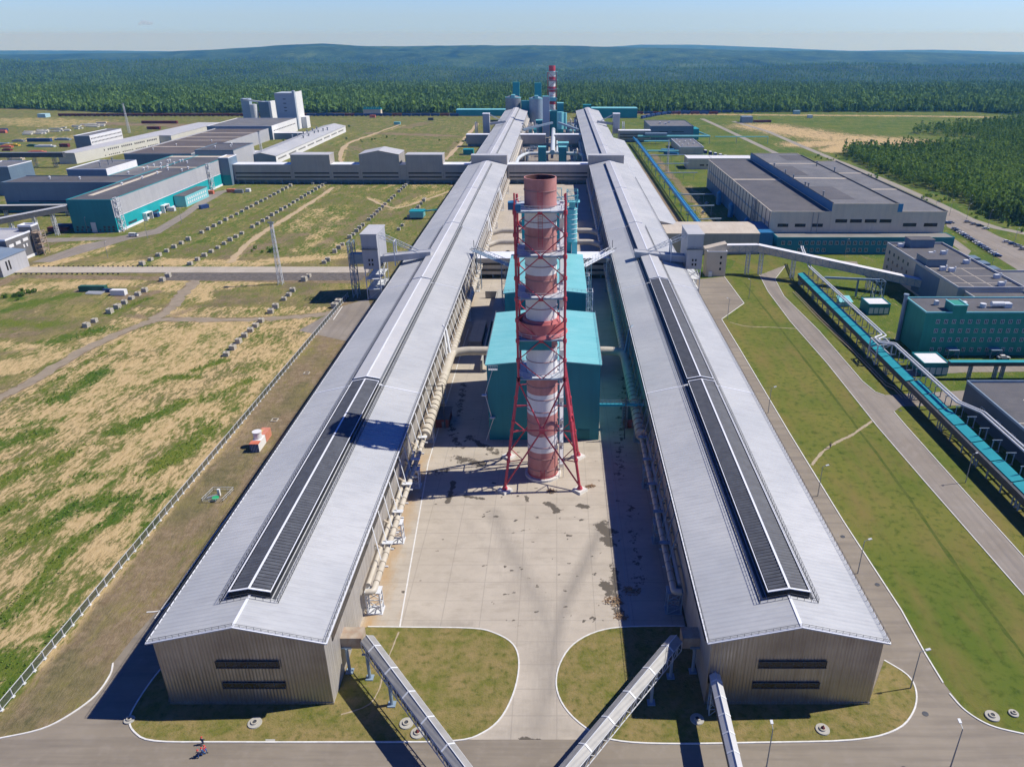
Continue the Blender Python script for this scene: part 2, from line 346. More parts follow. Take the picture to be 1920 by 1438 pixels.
# lush green swaths
for p, wd, v in [([(214,809),(287,781),(344,754)],3.2,1),([(280,887),(360,834),(397,800)],4,1),([(0,834),(80,814)],6,.9),([(103,747),(190,697)],5,1),([(367,694),(414,677)],2.5,1),([(317,708),(360,707)],3,1),
                 ([(394,750),(464,714)],3,1),([(0,585),(53,572),(133,553)],6,1),([(0,604),(100,608)],5,.9),([(95,640),(187,620)],5,1),([(0,768),(70,735),(230,640)],2.2,.8),([(0,1024),(71,996),(141,949),(236,935)],5,.95),
                 ([(0,1170),(66,1104),(123,1038)],3,1),([(113,1194),(179,1137),(264,1038),(283,982)],2.6,1),([(0,1250),(40,1270),(0,1300)],6,1),([(302,864),(363,835),(401,798)],3,.95),([(230,810),(300,775),(340,760)],3,.95),
                 ([(0,808),(80,790)],3,.8),([(0,905),(60,880),(130,850)],5,.9),([(60,930),(160,900),(230,880)],4,.8),([(150,930),(260,890),(330,850)],3,.7),([(40,560),(15,555)],4,1),
                 ([(0,960),(80,930),(160,890)],4,.85),([(150,1010),(230,960),(300,930)],3.5,.85),([(20,1120),(90,1070),(150,1010)],2.5,.7),([(190,1060),(270,980),(330,930)],2,.6),
                 ([(200,1100),(260,1040)],2,.6),([(0,870),(90,850),(180,830)],3,.75),([(60,990),(150,960)],3,.9),([(330,660),(420,640)],2.5,.5),([(470,640),(560,590)],4,.6),([(560,610),(600,590)],3,.7),
                 ([(260,500),(380,450),(540,370)],5,.8),([(350,500),(450,450),(590,365)],4.5,.75),([(520,400),(620,365)],10,.7),([(640,365),(760,362)],9,.5),([(280,560),(200,590)],3,.9),
                 ([(130,440),(350,440)],3,.9),([(1530,262),(1620,262)],10,1),([(1640,290),(1720,300)],8,1),([(490,205),(900,225)],30,.75),([(700,240),(880,300)],30,.75),
                 ([(150,215),(400,225),(700,220)],24,.75),([(0,260),(90,285)],20,.8),([(230,290),(300,300)],10,.8)]: stroke(GREEN, p, wd*1.5, v*.88, 1.0)
for p, wd, v in [([(430,480),(560,440)],9,.5),([(590,470),(700,400),(780,365)],7,.45),([(230,590),(330,600)],4,.5),([(0,630),(60,625)],5,.5),([(700,250),(840,255)],14,.6),([(660,275),(720,300)],10,.5),([(760,240),(800,230)],16,.5)]: stroke(GRAV, p, wd, v*1.1)
# lawns between field rows / beyond the teal hall
# gravel, dirt tracks and dark soil
for p, wd, v in [([(-60,775),(0,745),(60,715),(150,660),(240,618),(300,598),(400,600),(500,598),(600,590),(650,580)],2.6,1),([(285,600),(320,575),(345,545),(370,520)],2.6,.8),
                 ([(150,545),(210,545),(240,560),(290,548)],4,.75),([(70,655),(0,662)],3,.5),([(330,590),(400,565),(480,560),(600,545)],4,.45),([(100,486),(160,465),(200,452)],2.2,.7),
                 ([(-20,540),(30,518),(300,522),(660,528)],3.5,.9),([(760,285),(840,292),(860,265)],10,.5),([(200,232),(330,235),(360,245)],18,.85),([(560,215),(640,212)],12,.9),
                 ([(600,425),(700,410),(760,395)],14,.45),([(640,470),(700,440)],10,.4),([(790,330),(850,360)],10,.35),([(620,285),(700,278)],8,.5),([(1190,300),(1270,420)],4,.8),
                 ([(1225,290),(1300,380)],5,.6),([(900,250),(760,290)],4,.3)]: stroke(GRAV, p, wd, v)
for p, wd, v in [([(430,495),(480,445),(560,395),(620,358)],2.2,1),([(690,370),(740,388),(800,372),(850,355)],1.6,.9),([(690,330),(640,300),(650,270),(760,235)],2.4,.9),([(830,300),(870,260),(895,235)],2.4,.9),([(1370,530),(1500,615)],.5,.8),([(1522,872),(1560,835),(1600,818),(1640,786)],.8,1)]: stroke(SAND, p, wd, v, soft=.3); 
# strip of bare soil between the fence and the left potroom
rect(GRAV, -99.5, -74, 60, 325, .55, 2); rect(SAND, -99.5, -74, 60, 325, .35, 3); 
np.multiply(GREEN, np.where((XX > -99.5) & (XX < -73) & (YY < 325), .55, 1), out=GREEN)
rf_ = (YY > 395) & (XX > 60); GREEN[rf_] = np.minimum(GREEN[rf_], .78-.75*SAND[rf_])
# forest belt
azp = PX0+1545*XX/np.maximum(YY, 300)
front = np.interp(azp, [-400,0,200,860,1330,1560,1860,1920,2500], [1290,1290,1215,1215,1225,1235,1240,1180,1100])
WOOD = np.clip((YY-front)/25, 0, 1)
WOOD[(np.abs(azp-812) < 16) & (YY > 2080) & (YY < 2330)] = 0; GREEN[(np.abs(azp-812) < 40) & (YY > 2000)] = 1
NV = XX.size
me = bpy.data.meshes.new("ground")
co = np.stack([XX.ravel(), YY.ravel(), ZZ.ravel()], 1).astype(np.float32)
r_, c_ = XX.shape
idx = (np.arange(r_-1)[:, None]*c_+np.arange(c_-1)[None, :]).ravel()
quads = np.stack([idx, idx+1, idx+c_+1, idx+c_], 1).astype(np.int32)
me.vertices.add(NV); me.vertices.foreach_set("co", co.ravel())
me.loops.add(quads.size); me.loops.foreach_set("vertex_index", quads.ravel())
me.polygons.add(len(quads)); me.polygons.foreach_set("loop_start", np.arange(0, quads.size, 4, dtype=np.int32))
me.polygons.foreach_set("use_smooth", np.ones(len(quads), bool))
ca = me.color_attributes.new("cover", 'FLOAT_COLOR', 'POINT')
ca.data.foreach_set("color", np.stack([GREEN.ravel(), SAND.ravel(), GRAV.ravel(), WOOD.ravel()], 1).astype(np.float32).ravel())
me.update(); me.validate()
ground = bpy.data.objects.new("ground", me); C.collection.objects.link(ground); ground["kind"] = "structure"
def ground_material():
    m = bpy.data.materials.new("ground_cover"); m.use_nodes = True; n = m.node_tree; N = n.nodes; L = n.links
    b = N["Principled BSDF"]; b.inputs["Roughness"].default_value = .95; b.inputs["Specular IOR Level"].default_value = .1
    tc = N.new("ShaderNodeTexCoord"); at = N.new("ShaderNodeVertexColor"); at.layer_name = "cover"
    sp = N.new("ShaderNodeSeparateColor"); L.new(at.outputs[0], sp.inputs[0])
    def noise(sc, st=(1,1,1), det=5, ro=.65):
        mp = N.new("ShaderNodeMapping"); mp.inputs["Scale"].default_value = st; L.new(tc.outputs["Object"], mp.inputs[0])
        t = N.new("ShaderNodeTexNoise"); t.inputs["Scale"].default_value = sc; t.inputs["Detail"].default_value = det; t.inputs["Roughness"].default_value = ro
        L.new(mp.outputs[0], t.inputs["Vector"]); return t.outputs[0]
    def math_(op, a, b_=None, c=None):
        x = N.new("ShaderNodeMath"); x.operation = op
        for i, v in enumerate((a, b_, c)):
            if v is None: continue
            if isinstance(v, (int, float)): x.inputs[i].default_value = v
            else: L.new(v, x.inputs[i])
        return x.outputs[0]
    def mr(v, lo, hi):
        r = N.new("ShaderNodeMapRange"); r.inputs[1].default_value = lo; r.inputs[2].default_value = hi; L.new(v, r.inputs[0]); return r.outputs[0]
    def mix(f, a, c):
        x = N.new("ShaderNodeMix"); x.data_type = 'RGBA'; L.new(f, x.inputs[0])
        for i, v in ((6, a), (7, c)):
            if isinstance(v, tuple): x.inputs[i].default_value = (*v, 1)
            else: L.new(v, x.inputs[i])
        return x.outputs[2]
    nb = noise(.035); nm = noise(.12, (1.5,.55,1), 6, .7); nf = noise(.55, (1.5,.5,1), 7, .78); nff = noise(1.9, (1.2,.65,1), 4, .8)
    # dry base
    dry = mix(mr(nf, .34, .68), (.205,.175,.05), (.335,.28,.12)); dry = mix(mr(nb, .4, .6), dry, mix(mr(nff, .4, .6), (.115,.098,.055), (.20,.165,.095)))
    sandc = mix(mr(nf, .36, .66), (.42,.30,.145), (.56,.43,.235)); sandc = mix(mr(nff, .58, .78), sandc, (.31,.22,.10))
    grn = mix(mr(nb, .4, .6), (.075,.130,.018), (.165,.185,.032)); grn = mix(mr(nff, .45, .65), grn, (.036,.088,.010))
    ng = noise(.45, (1,1,1), 7, .75); ngb = noise(.07, (1,.6,1), 4, .6); grav = mix(mr(ng, .36, .64), (.17,.125,.075), (.29,.225,.145)); grav = mix(mr(ngb, .5, .62), grav, mix(mr(ng, .4, .6), (.11,.105,.05), (.20,.17,.09)))
    rag = math_('ADD', math_('MULTIPLY', math_('SUBTRACT', nf, .5), 2.2), math_('ADD', math_('MULTIPLY', math_('SUBTRACT', nm, .5), 1.9), math_('MULTIPLY', math_('SUBTRACT', nff, .5), .7)))
    fs = mr(math_('ADD', sp.outputs[1], rag), .34, .62)
    fg = mr(math_('ADD', sp.outputs[0], math_('MULTIPLY', rag, -.6)), .44, .74)
    fr = mr(math_('ADD', sp.outputs[2], math_('MULTIPLY', rag, .35)), .40, .60)
    col = mix(fs, dry, sandc); col = mix(fg, col, grn); col = mix(fr, col, grav)
    # forest floor / far canopy
    cn = noise(.018, (1,.5,1), 8, .9); cb = noise(.0018, (1,.6,1), 5, .65)
    cs = noise(.0045, (1,.45,1), 6, .75)
    can = mix(mr(cn, .42, .58), (.018,.048,.018), (.065,.115,.036)); can = mix(mr(cb, .45, .6), can, mix(mr(cn, .4, .6), (.010,.030,.018), (.036,.07,.032)))
    can = mix(mr(cs, .52, .60), can, (.010,.030,.018)); can = mix(mr(cs, .36, .44), (.085,.135,.045), can)
    fw = math_('MULTIPLY', at.outputs[1], 1.0)
    col = mix(fw, col, can); L.new(col, b.inputs["Base Color"])
    bp = N.new("ShaderNodeBump"); bp.inputs["Strength"].default_value = .8; bp.inputs["Distance"].default_value = .5
    L.new(nf, bp.inputs["Height"])
    bp2 = N.new("ShaderNodeBump"); bp2.inputs["Distance"].default_value = 9; L.new(fw, bp2.inputs["Strength"]); L.new(cn, bp2.inputs["Height"]); L.new(bp.outputs[0], bp2.inputs["Normal"])
    L.new(bp2.outputs[0], b.inputs["Normal"]); return m
ground.data.materials.append(ground_material())
# ------------------------------------------------------------------ flat sheets (roads, yards, lawns)
def sheet(name, pts, z, m, kind="structure", world=False):
    P = list(pts) if world else [G(px, py) for px, py in pts]
    mb = MB(); n = len(P); a = sum(P[i][0]*P[(i+1)%n][1]-P[(i+1)%n][0]*P[i][1] for i in range(n))
    if a < 0: P = P[::-1]
    mb.add([(x, y, z) for x, y in P], [tuple(range(n))]); return build(mb, name, m, kind=kind, org=(0,0,0))
def smoothline(P, k=6):
    out = []
    for i in range(len(P)-1):
        p0 = P[max(i-1,0)]; p1 = P[i]; p2 = P[i+1]; p3 = P[min(i+2,len(P)-1)]
        for t in range(k):
            t /= k
            out.append(tuple(.5*((2*b)+(-a+c)*t+(2*a-5*b+4*c-d)*t*t+(-a+3*b-3*c+d)*t**3) for a, b, c, d in zip(p0, p1, p2, p3)))
    out.append(P[-1]); return out
def kerb(pix, world=False, wd=.28, h=.16, smooth=True):
    P = pix if world else [G(*p) for p in pix]
    if smooth: P = smoothline(P)
    mb = MB()
    for a, b in zip(P[:-1], P[1:]): mb.bar((*a, h/2), (*b, h/2), wd, h)
    return build(mb, "kerb", M['whitepaint'], kind="structure")
M['asphalt'] = mat('worn_asphalt', (.215,.185,.145), (.27,.235,.185), .05, .85, streak=((.03,.45,1), (.155,.135,.112), .8), fine=(.5, (.30,.265,.225), .4))
M['asphalt_g'] = mat('grey_asphalt', (.225,.195,.16), (.27,.24,.205), .06, .85, streak=((.5,.02,1), (.165,.148,.135), .8), fine=(.4, (.31,.28,.25), .45))
M['lawn'] = mat('mown_grass', (.135,.145,.03), (.25,.195,.08), .16, .95, fine=(.9, (.075,.095,.018), .85), streak=((.5,.5,1), (.30,.225,.105), .7), spec=.1, bump=3, detail=6)
M['lawn_g'] = mat('green_grass', (.096,.136,.021), (.172,.170,.040), .03, .95, fine=(.5, (.045,.078,.010), .85), streak=((.15,.04,1), (.20,.155,.055), .75), spec=.1, bump=3, detail=6)
def yard_material():
    m = bpy.data.materials.new("stained_concrete_slabs"); m.use_nodes = True; n = m.node_tree; N = n.nodes; L = n.links
    b = N["Principled BSDF"]; b.inputs["Roughness"].default_value = .85
    tc = N.new("ShaderNodeTexCoord")
    def noise(sc, st=(1,1,1), det=5):
        mp = N.new("ShaderNodeMapping"); mp.inputs["Scale"].default_value = st; L.new(tc.outputs["Object"], mp.inputs[0])
        t = N.new("ShaderNodeTexNoise"); t.inputs["Scale"].default_value = sc; t.inputs["Detail"].default_value = det; L.new(mp.outputs[0], t.inputs["Vector"]); t.inputs['Roughness'].default_value = .7; return t.outputs[0]
    def mr(v, lo, hi):
        r = N.new("ShaderNodeMapRange"); r.inputs[1].default_value = lo; r.inputs[2].default_value = hi; L.new(v, r.inputs[0]); return r.outputs[0]
    def mix(f, a, c):
        x = N.new("ShaderNodeMix"); x.data_type = 'RGBA'; L.new(f, x.inputs[0])
        for i, v in ((6, a), (7, c)):
            if isinstance(v, tuple): x.inputs[i].default_value = (*v, 1)
            else: L.new(v, x.inputs[i])
        return x.outputs[2]
    col = mix(mr(noise(.09), .35, .65), (.40,.355,.29), (.48,.43,.355))
    col = mix(mr(noise(.5, (.3,1,1)), .5, .8), col, (.34,.30,.24))
    bk = N.new("ShaderNodeTexBrick"); bk.offset = 0; bk.inputs["Scale"].default_value = .1; bk.inputs["Mortar Size"].default_value = .012; bk.inputs["Mortar Smooth"].default_value = .3
    bk.inputs["Brick Width"].default_value = .8; bk.inputs["Row Height"].default_value = .6; bk.inputs["Color1"].default_value = (0,0,0,1); bk.inputs["Color2"].default_value = (.15,.15,.15,1); bk.inputs["Mortar"].default_value = (1,1,1,1)
    L.new(tc.outputs["Object"], bk.inputs[0])
    sep = N.new("ShaderNodeSeparateColor"); L.new(bk.outputs[0], sep.inputs[0])
    mm = N.new("ShaderNodeMath"); mm.operation = 'MULTIPLY'; mm.inputs[1].default_value = .45; L.new(sep.outputs[0], mm.inputs[0])
    col = mix(mm.outputs[0], col, (.26,.235,.20)); 
    at = N.new("ShaderNodeVertexColor"); at.layer_name = "wear"; sp = N.new("ShaderNodeSeparateColor"); L.new(at.outputs[0], sp.inputs[0])
    def comb(ch, nz, k, lo, hi):
        s_ = N.new("ShaderNodeMath"); s_.operation = 'MULTIPLY_ADD'; L.new(nz, s_.inputs[0]); s_.inputs[1].default_value = k; s_.inputs[2].default_value = -k/2
        a_ = N.new("ShaderNodeMath"); a_.operation = 'ADD'; L.new(s_.outputs[0], a_.inputs[0]); L.new(sp.outputs[ch], a_.inputs[1]); return mr(a_.outputs[0], lo, hi)
    nz1 = noise(.5, (1,1,1), 7); nz2 = noise(.25, (1.5,.5,1), 7)
    r_ = comb(2, nz2, 1.3, .35, 1.0); col = mix(r_, col, (.40,.27,.14))
    t_ = comb(0, noise(.8, (2.5,.3,1), 5), .7, .2, 1.3); col = mix(t_, col, (.235,.215,.185))
    s_ = comb(1, nz1, 1.7, .50, .60); col = mix(s_, col, (.105,.09,.07))
    L.new(col, b.inputs["Base Color"]); return m
M['yard'] = yard_material()
M['stain'] = mat('oily_puddle_stain', (.10,.088,.075), (.14,.125,.105), .6, .6)
M['tyre'] = mat('tyre_darkened_concrete', (.30,.27,.225), (.36,.325,.275), .3, .85, streak=((1.2,.12,1), (.43,.385,.32), .8))
M['ruststain'] = mat('rust_stained_concrete', (.40,.32,.22), (.46,.40,.31), .25, .85, streak=((.05,.8,1), (.34,.22,.12), .6))
# asphalt around the front, roads, yards
sheet("road", [(-104,40),(112,40),(112,60)]+[G(1920,1376),G(1857,1360),G(1810,1332),G(1772,1284),G(1735,1226),G(1690,1144),G(1581,977),G(1480,812),G(1386,653),G(1353,599),G(1395,569),G(1358,519),G(1315,523)]+[(60,354),(56,354),(56,117),(-72,117),(-72,320)]+[(-75.5,320),(-75.5,200),(-75.3,125),G(290,1150),G(250,1195),G(212,1243),G(205,1268),G(170,1312),G(90,1362),G(0,1384),(-104,92)], .02, M['asphalt'], world=True)
yx = np.arange(-41, 26.6, .5); yy_ = np.arange(90.0, 361, .5); YX, YY2 = np.meshgrid(yx, yy_); W = [np.zeros(YX.shape) for _ in range(3)]
def wear(ch, pix, wd, val, soft=1.0, world=False):
    pts = pix if world else [G(*q) for q in pix]
    if len(pts) == 1: pts = pts+[(pts[0][0]+.1, pts[0][1])]
    np.maximum(W[ch], val*np.clip((wd*(1+soft)-seg_dist(YX, YY2, pts))/(2*wd*soft+1e-6), 0, 1), out=W[ch])
wear(0, [(925,960),(960,1040),(1010,1130),(1030,1180),(1018,1260),(1020,1320),(1000,1389)], 2.2, .75); wear(0, [(1130,985),(1090,1070),(1055,1140),(1040,1200),(1030,1300)], 1.5, 1.0); wear(0, [(1018,1180),(1018,1385)], 3.2, .55); wear(0, [(1018,1330),(940,1388)], 2.0, .5); wear(0, [(1018,1330),(1100,1388)], 2.0, .5)
wear(0, [(780,1170),(880,1172)], 1.0, .6); wear(0, [(830,930),(900,1010),(970,1130)], 1.6, .35)
wear(2, [(-39,117),(-38.5,150),(-39,186)], 2.6, .85, world=True); wear(2, [(-36,119),(-36.5,150)], 1.6, .5, world=True); wear(2, [(760,1120),(745,1170)], 1.2, .4)
wear(2, [(-38,190),(-38,350)], 1.6, .5, world=True)
for q, wd, v in [([(840,940),(850,905)],.9,.9),([(870,930),(905,935)],.7,.85),([(985,930),(990,940)],.6,.85),([(1030,945),(1045,958)],1.1,1),([(1085,948),(1100,950)],.9,.95),([(1128,985),(1140,1000)],1.9,.95),([(1135,1010),(1145,1020)],1.5,.9),([(1135,1095),(1142,1110)],1.4,.95),([(1060,1000)],.6,.7),
                 ([(1150,1060),(1160,1150)],1.4,.75),([(860,860),(900,870)],2.2,.8),([(800,890),(840,880)],2.0,.6),([(880,820),(930,850)],1.8,.7),([(1180,940),(1200,1100)],3,.5),([(1170,700),(1160,900)],2.5,.55),([(840,780),(860,840)],2.5,.6),([(870,720),(860,780)],2,.6),([(735,1028)],.8,.8),([(790,935)],.7,.9),([(755,1110)],.5,.9),
                 ([(980,1385),(1010,1390)],.7,.9),([(960,1390),(1090,1392)],.35,.75),([(960,1000),(1000,990)],.5,.55),([(1000,970),(1120,975)],1.4,.42),([(820,960),(900,965)],1.5,.38)]: wear(1, q, wd, v)
rw = random.Random(5)
for i in range(150):
    q = (rw.gauss(1040,95), rw.uniform(915,1180)) if i < 90 else (rw.uniform(750,1165), rw.uniform(780,1180)); wear(1, [q, (q[0]+rw.uniform(-8,8), q[1]+rw.uniform(-2,2))], rw.uniform(.2,.45), rw.uniform(.5,.95))
mY = bpy.data.meshes.new("concrete_yard"); r2, c2 = YX.shape; ix = (np.arange(r2-1)[:, None]*c2+np.arange(c2-1)[None, :]).ravel(); qd = np.stack([ix, ix+1, ix+c2+1, ix+c2], 1)
cxm = (YX.ravel()[ix] > -24) & (YX.ravel()[ix] < 12.5); qd = qd[(YY2.ravel()[ix] >= 116.4) | (cxm & (YY2.ravel()[ix] >= 91))].astype(np.int32)
mY.vertices.add(YX.size); mY.vertices.foreach_set("co", np.stack([YX.ravel(), YY2.ravel(), np.full(YX.size, .05)], 1).astype(np.float32).ravel())
mY.loops.add(qd.size); mY.loops.foreach_set("vertex_index", qd.ravel()); mY.polygons.add(len(qd)); mY.polygons.foreach_set("loop_start", np.arange(0, qd.size, 4, dtype=np.int32))
cw = mY.color_attributes.new("wear", 'FLOAT_COLOR', 'POINT'); cw.data.foreach_set("color", np.stack([W[0].ravel(), W[1].ravel(), W[2].ravel(), np.ones(YX.size)], 1).astype(np.float32).ravel())
mY.update(); oY = bpy.data.objects.new("concrete_yard", mY); C.collection.objects.link(oY); oY["kind"] = "structure"; mY.materials.append(M['yard'])
sheet("concrete_yard", [(-41,373.5),(26.5,373.5),(26.5,619),(-41,619)], .05, M['yard'], world=True)
sheet("concrete_yard", [(-41,634),(26.5,634),(26.5,1100),(-41,1100)], .05, M['asphalt_g'], world=True)
LI = [(318,1235),(285,1275),(255,1320),(243,1348),(252,1372),(290,1389),(420,1391),(700,1391),(850,1389),(905,1374),(942,1342),(966,1290),(973,1240),(962,1208),(930,1188),(885,1178),(760,1176),(690,1175)]
RI = [(1283,1174),(1180,1175),(1120,1184),(1075,1208),(1050,1244),(1043,1285),(1058,1325),(1095,1362),(1145,1386),(1240,1394),(1420,1392),(1600,1387),(1680,1368),(1712,1335),(1718,1298),(1702,1266),(1658,1238)]
for isl, xa in ((LI, -41), (RI, 26)):
    P = smoothline([G(*p) for p in isl], 4)
    if isl is LI: poly = P+[(-41,117),(-41,99),(-71,99)]
    else: poly = P+[(57,99),(27,99),(27,117)]
    sheet("lawn", poly, .09, M['lawn'], world=True); kerb(P, True, smooth=False)
# driveway tyre-darkened concrete between the islands

def line(name, pts, wd, z, m, world=False):
    P = pts if world else [G(*p) for p in pts]; mb = MB()
    for a, b in zip(P[:-1], P[1:]): mb.bar((*a, z), (*b, z), wd, .02)
    return build(mb, name, m, kind="structure")
line("yard_marking", [(-32.3,117.5),(-36.6,183),(-36.6,290)], .3, .07, M['whitepaint'], True)
line("yard_marking", [(15.3,117.5),(15.3,290)], .22, .07, M['concrete'], True)
# right lawns and roads
sheet("lawn", [G(1920,1376),G(1857,1360),G(1810,1332),G(1772,1284),G(1735,1226),G(1690,1144),G(1581,977),G(1480,812),G(1386,653),G(1353,599),G(1395,569),G(1358,519),G(1380,490),(88,400),(112,410),(130,395),(135,340),(128,240),(128,60),(112,60)], .025, M['lawn_g'], world=True)
RL = [(1424,516),(1440,547),(1481,602),(1552,683),(1645,800),(1732,901),(1920,1116)]; RR = [(1474,497),(1453,524),(1470,556),(1535,620),(1617,715),(1641,735),(1658,741),(1680,740),(1810,732),(1810,760),(1690,762),(1676,772),(1700,800),(1793,904),(1920,1045)]
sheet("road", [G(*p) for p in RL]+[G(2050,1262),G(2050,1182)]+[G(*p) for p in RR[::-1]], .05, M['asphalt_g'], world=True)
kerb(RL, smooth=False, wd=.22); kerb(RR[:7], smooth=False, wd=.22); kerb(RR[11:], smooth=False, wd=.22)
kerb([(1920,1376),(1857,1360),(1810,1332),(1780,1300)]); kerb([(1768,1280),(1735,1226),(1690,1144),(1581,977),(1480,812),(1386,653),(1353,599)], smooth=False)
kerb([(1353,599),(1395,569),(1358,519)], smooth=False); kerb([(0,1384),(90,1362),(170,1312),(205,1268),(212,1243)]); kerb([(320,1130),(300,1145),(275,1148)])
kerb([(290,1160),(330,1105),(400,1005),(520,850),(590,745),(655,650)], smooth=False, wd=.2)
kerb([(642,575),(625,600)], smooth=False)
sheet("road", [(560,620),(640,575),(690,560),(700,590),(650,640)], .035, M['asphalt_g'])
sheet("manhole_ring", [(498,1386),(516,1386),(516,1393),(498,1393)], .12, M['concrete'])
# left roads
sheet("concrete_road", [(-330,369.6),(-96,369.6),(-96,380.4),(-330,380.4)], .25, M['yard'], world=True)
emb = MB(); emb.profile_x([(357,0.01),(361,.15),(369.2,.2),(369.4,0)], -196, -97); build(emb, "road_embankment", mat('coal_gravel', (.09,.08,.072), (.15,.135,.12), .5, .95, fine=(2.0,(.2,.18,.16),.5)), kind="structure")
sheet("road", [(95,492),(60,492),(150,460),(200,450),(88,455),(60,447),(215,445),(290,430),(345,398),(395,362),(440,353),(440,358),(420,362),(370,392),(345,410),(300,438),(240,450),(200,462)], .06, M['asphalt_g'])
def rough_ribbon(name, pts, wd, z, m, seed=1):
    rr = random.Random(seed); P = smoothline([G(*q) for q in pts], 10); Lp = []; Rp = []
    for i, q in enumerate(P):
        a = Vector(P[max(i-1,0)]); b = Vector(P[min(i+1,len(P)-1)]); d = (b-a).normalized(); n_ = Vector((-d.y, d.x)); q = Vector(q)
        Lp.append(q+n_*wd/2*rr.uniform(.5,1.3)); Rp.append(q-n_*wd/2*rr.uniform(.5,1.3))
    mb = MB(); n = len(P); mb.add([(v.x, v.y, z) for v in Lp]+[(v.x, v.y, z) for v in Rp], [(i, n+i, n+i+1, i+1) for i in range(n-1)]); return build(mb, name, m, kind="structure", org=(0,0,0))
M['pathdirt'] = mat('trodden_dirt', (.33,.27,.18), (.42,.35,.25), .8, .95)
M['ditch'] = mat('damp_ditch_grass', (.062,.095,.014), (.10,.12,.026), .3, .95, fine=(1.0,(.13,.12,.045),.5), spec=.1)
M['track'] = mat('packed_dirt_track', (.25,.205,.15), (.33,.275,.20), .3, .95, streak=((.6,.6,1), (.20,.17,.125), .6))
M['sandtrack'] = mat('sandy_track', (.42,.32,.19), (.50,.39,.25), .3, .95, streak=((.6,.6,1), (.30,.235,.14), .5))
rough_ribbon("dirt_track", [(-60,775),(0,745),(60,715),(150,660),(240,618),(300,600),(400,600),(500,598),(600,590),(640,580)], 5.0, .03, M['track'], 7)
rough_ribbon("dirt_track", [(285,602),(320,577),(345,548),(372,522)], 6, .028, M['track'], 8)
rough_ribbon("dirt_track", [(430,493),(480,445),(560,395),(625,352)], 4.2, .03, M['sandtrack'], 9)
rough_ribbon("dirt_track", [(690,372),(740,390),(800,374),(850,357)], 3.0, .03, M['sandtrack'], 10)
rough_ribbon("dirt_track", [(690,330),(640,303),(650,272),(700,252),(750,234)], 5, .03, M['sandtrack'], 11)
rough_ribbon("dirt_track", [(835,300),(870,262),(895,232)], 5, .03, M['sandtrack'], 12)
rough_ribbon("footpath", [(1522,872),(1545,845),(1575,826),(1600,814),(1640,786)], .9, .045, M['pathdirt'], 2)
rough_ribbon("footpath", [(1368,604),(1400,612),(1450,614),(1500,617)], .5, .045, M['pathdirt'], 3)
rough_ribbon("ditch", [(1395,530),(1450,600),(1560,740),(1680,900),(1800,1070),(1935,1250)], 1.0, .036, M['ditch'], 4)
rough_ribbon("footpath", [(748,1185),(722,1250),(712,1290),(690,1322),(640,1340)], .28, .11, M['pathdirt'], 5)
# right rear roads and car park
def ribbon(name, pts, wd, z, m):
    P = [Vector((*G(*p), 0)) for p in pts]; Lp = []; Rp = []
    for i, p in enumerate(P):
        d = (P[min(i+1,len(P)-1)]-P[max(i-1,0)]).normalized(); nrm = Vector((-d.y, d.x, 0))*wd/2
        Lp.append((p+nrm)[:2]); Rp.append((p-nrm)[:2])
    mb = MB(); n = len(P); mb.add([(x, y, z) for x, y in Lp]+[(x, y, z) for x, y in Rp], [(i, n+i, n+i+1, i+1) for i in range(n-1)])
    return build(mb, name, m, kind="structure", org=(0,0,0))
M['pale_road'] = mat('pale_dusty_road', (.26,.24,.20), (.31,.285,.24), .03, .9)
ribbon("road", [(1316,223),(1345,236),(1400,262),(1470,295),(1560,330),(1680,372),(1800,420),(1930,470)], 7, .03, M['pale_road'])
ribbon("road", [(1375,228),(1440,247),(1500,273),(1560,298),(1620,322),(1690,352),(1760,383),(1820,412),(1870,428),(1990,452)], 7, .04, M['pale_road'])
sheet("car_park", [(1770,398),(1790,395),(1850,432),(1990,505),(1990,560),(1930,520),(1800,440),(1775,425)], .06, M['asphalt_g'])
ribbon("road", [(1785,500),(1810,470),(1790,455),(1775,445)], 6, .05, M['asphalt_g'])
ribbon("road", [(1590,490),(1600,505),(1650,512),(1720,515)], 9, .05, M['asphalt_g'])
ribbon("road", [(1690,700),(1800,692),(1990,690)], 6, .055, M['asphalt_g'])
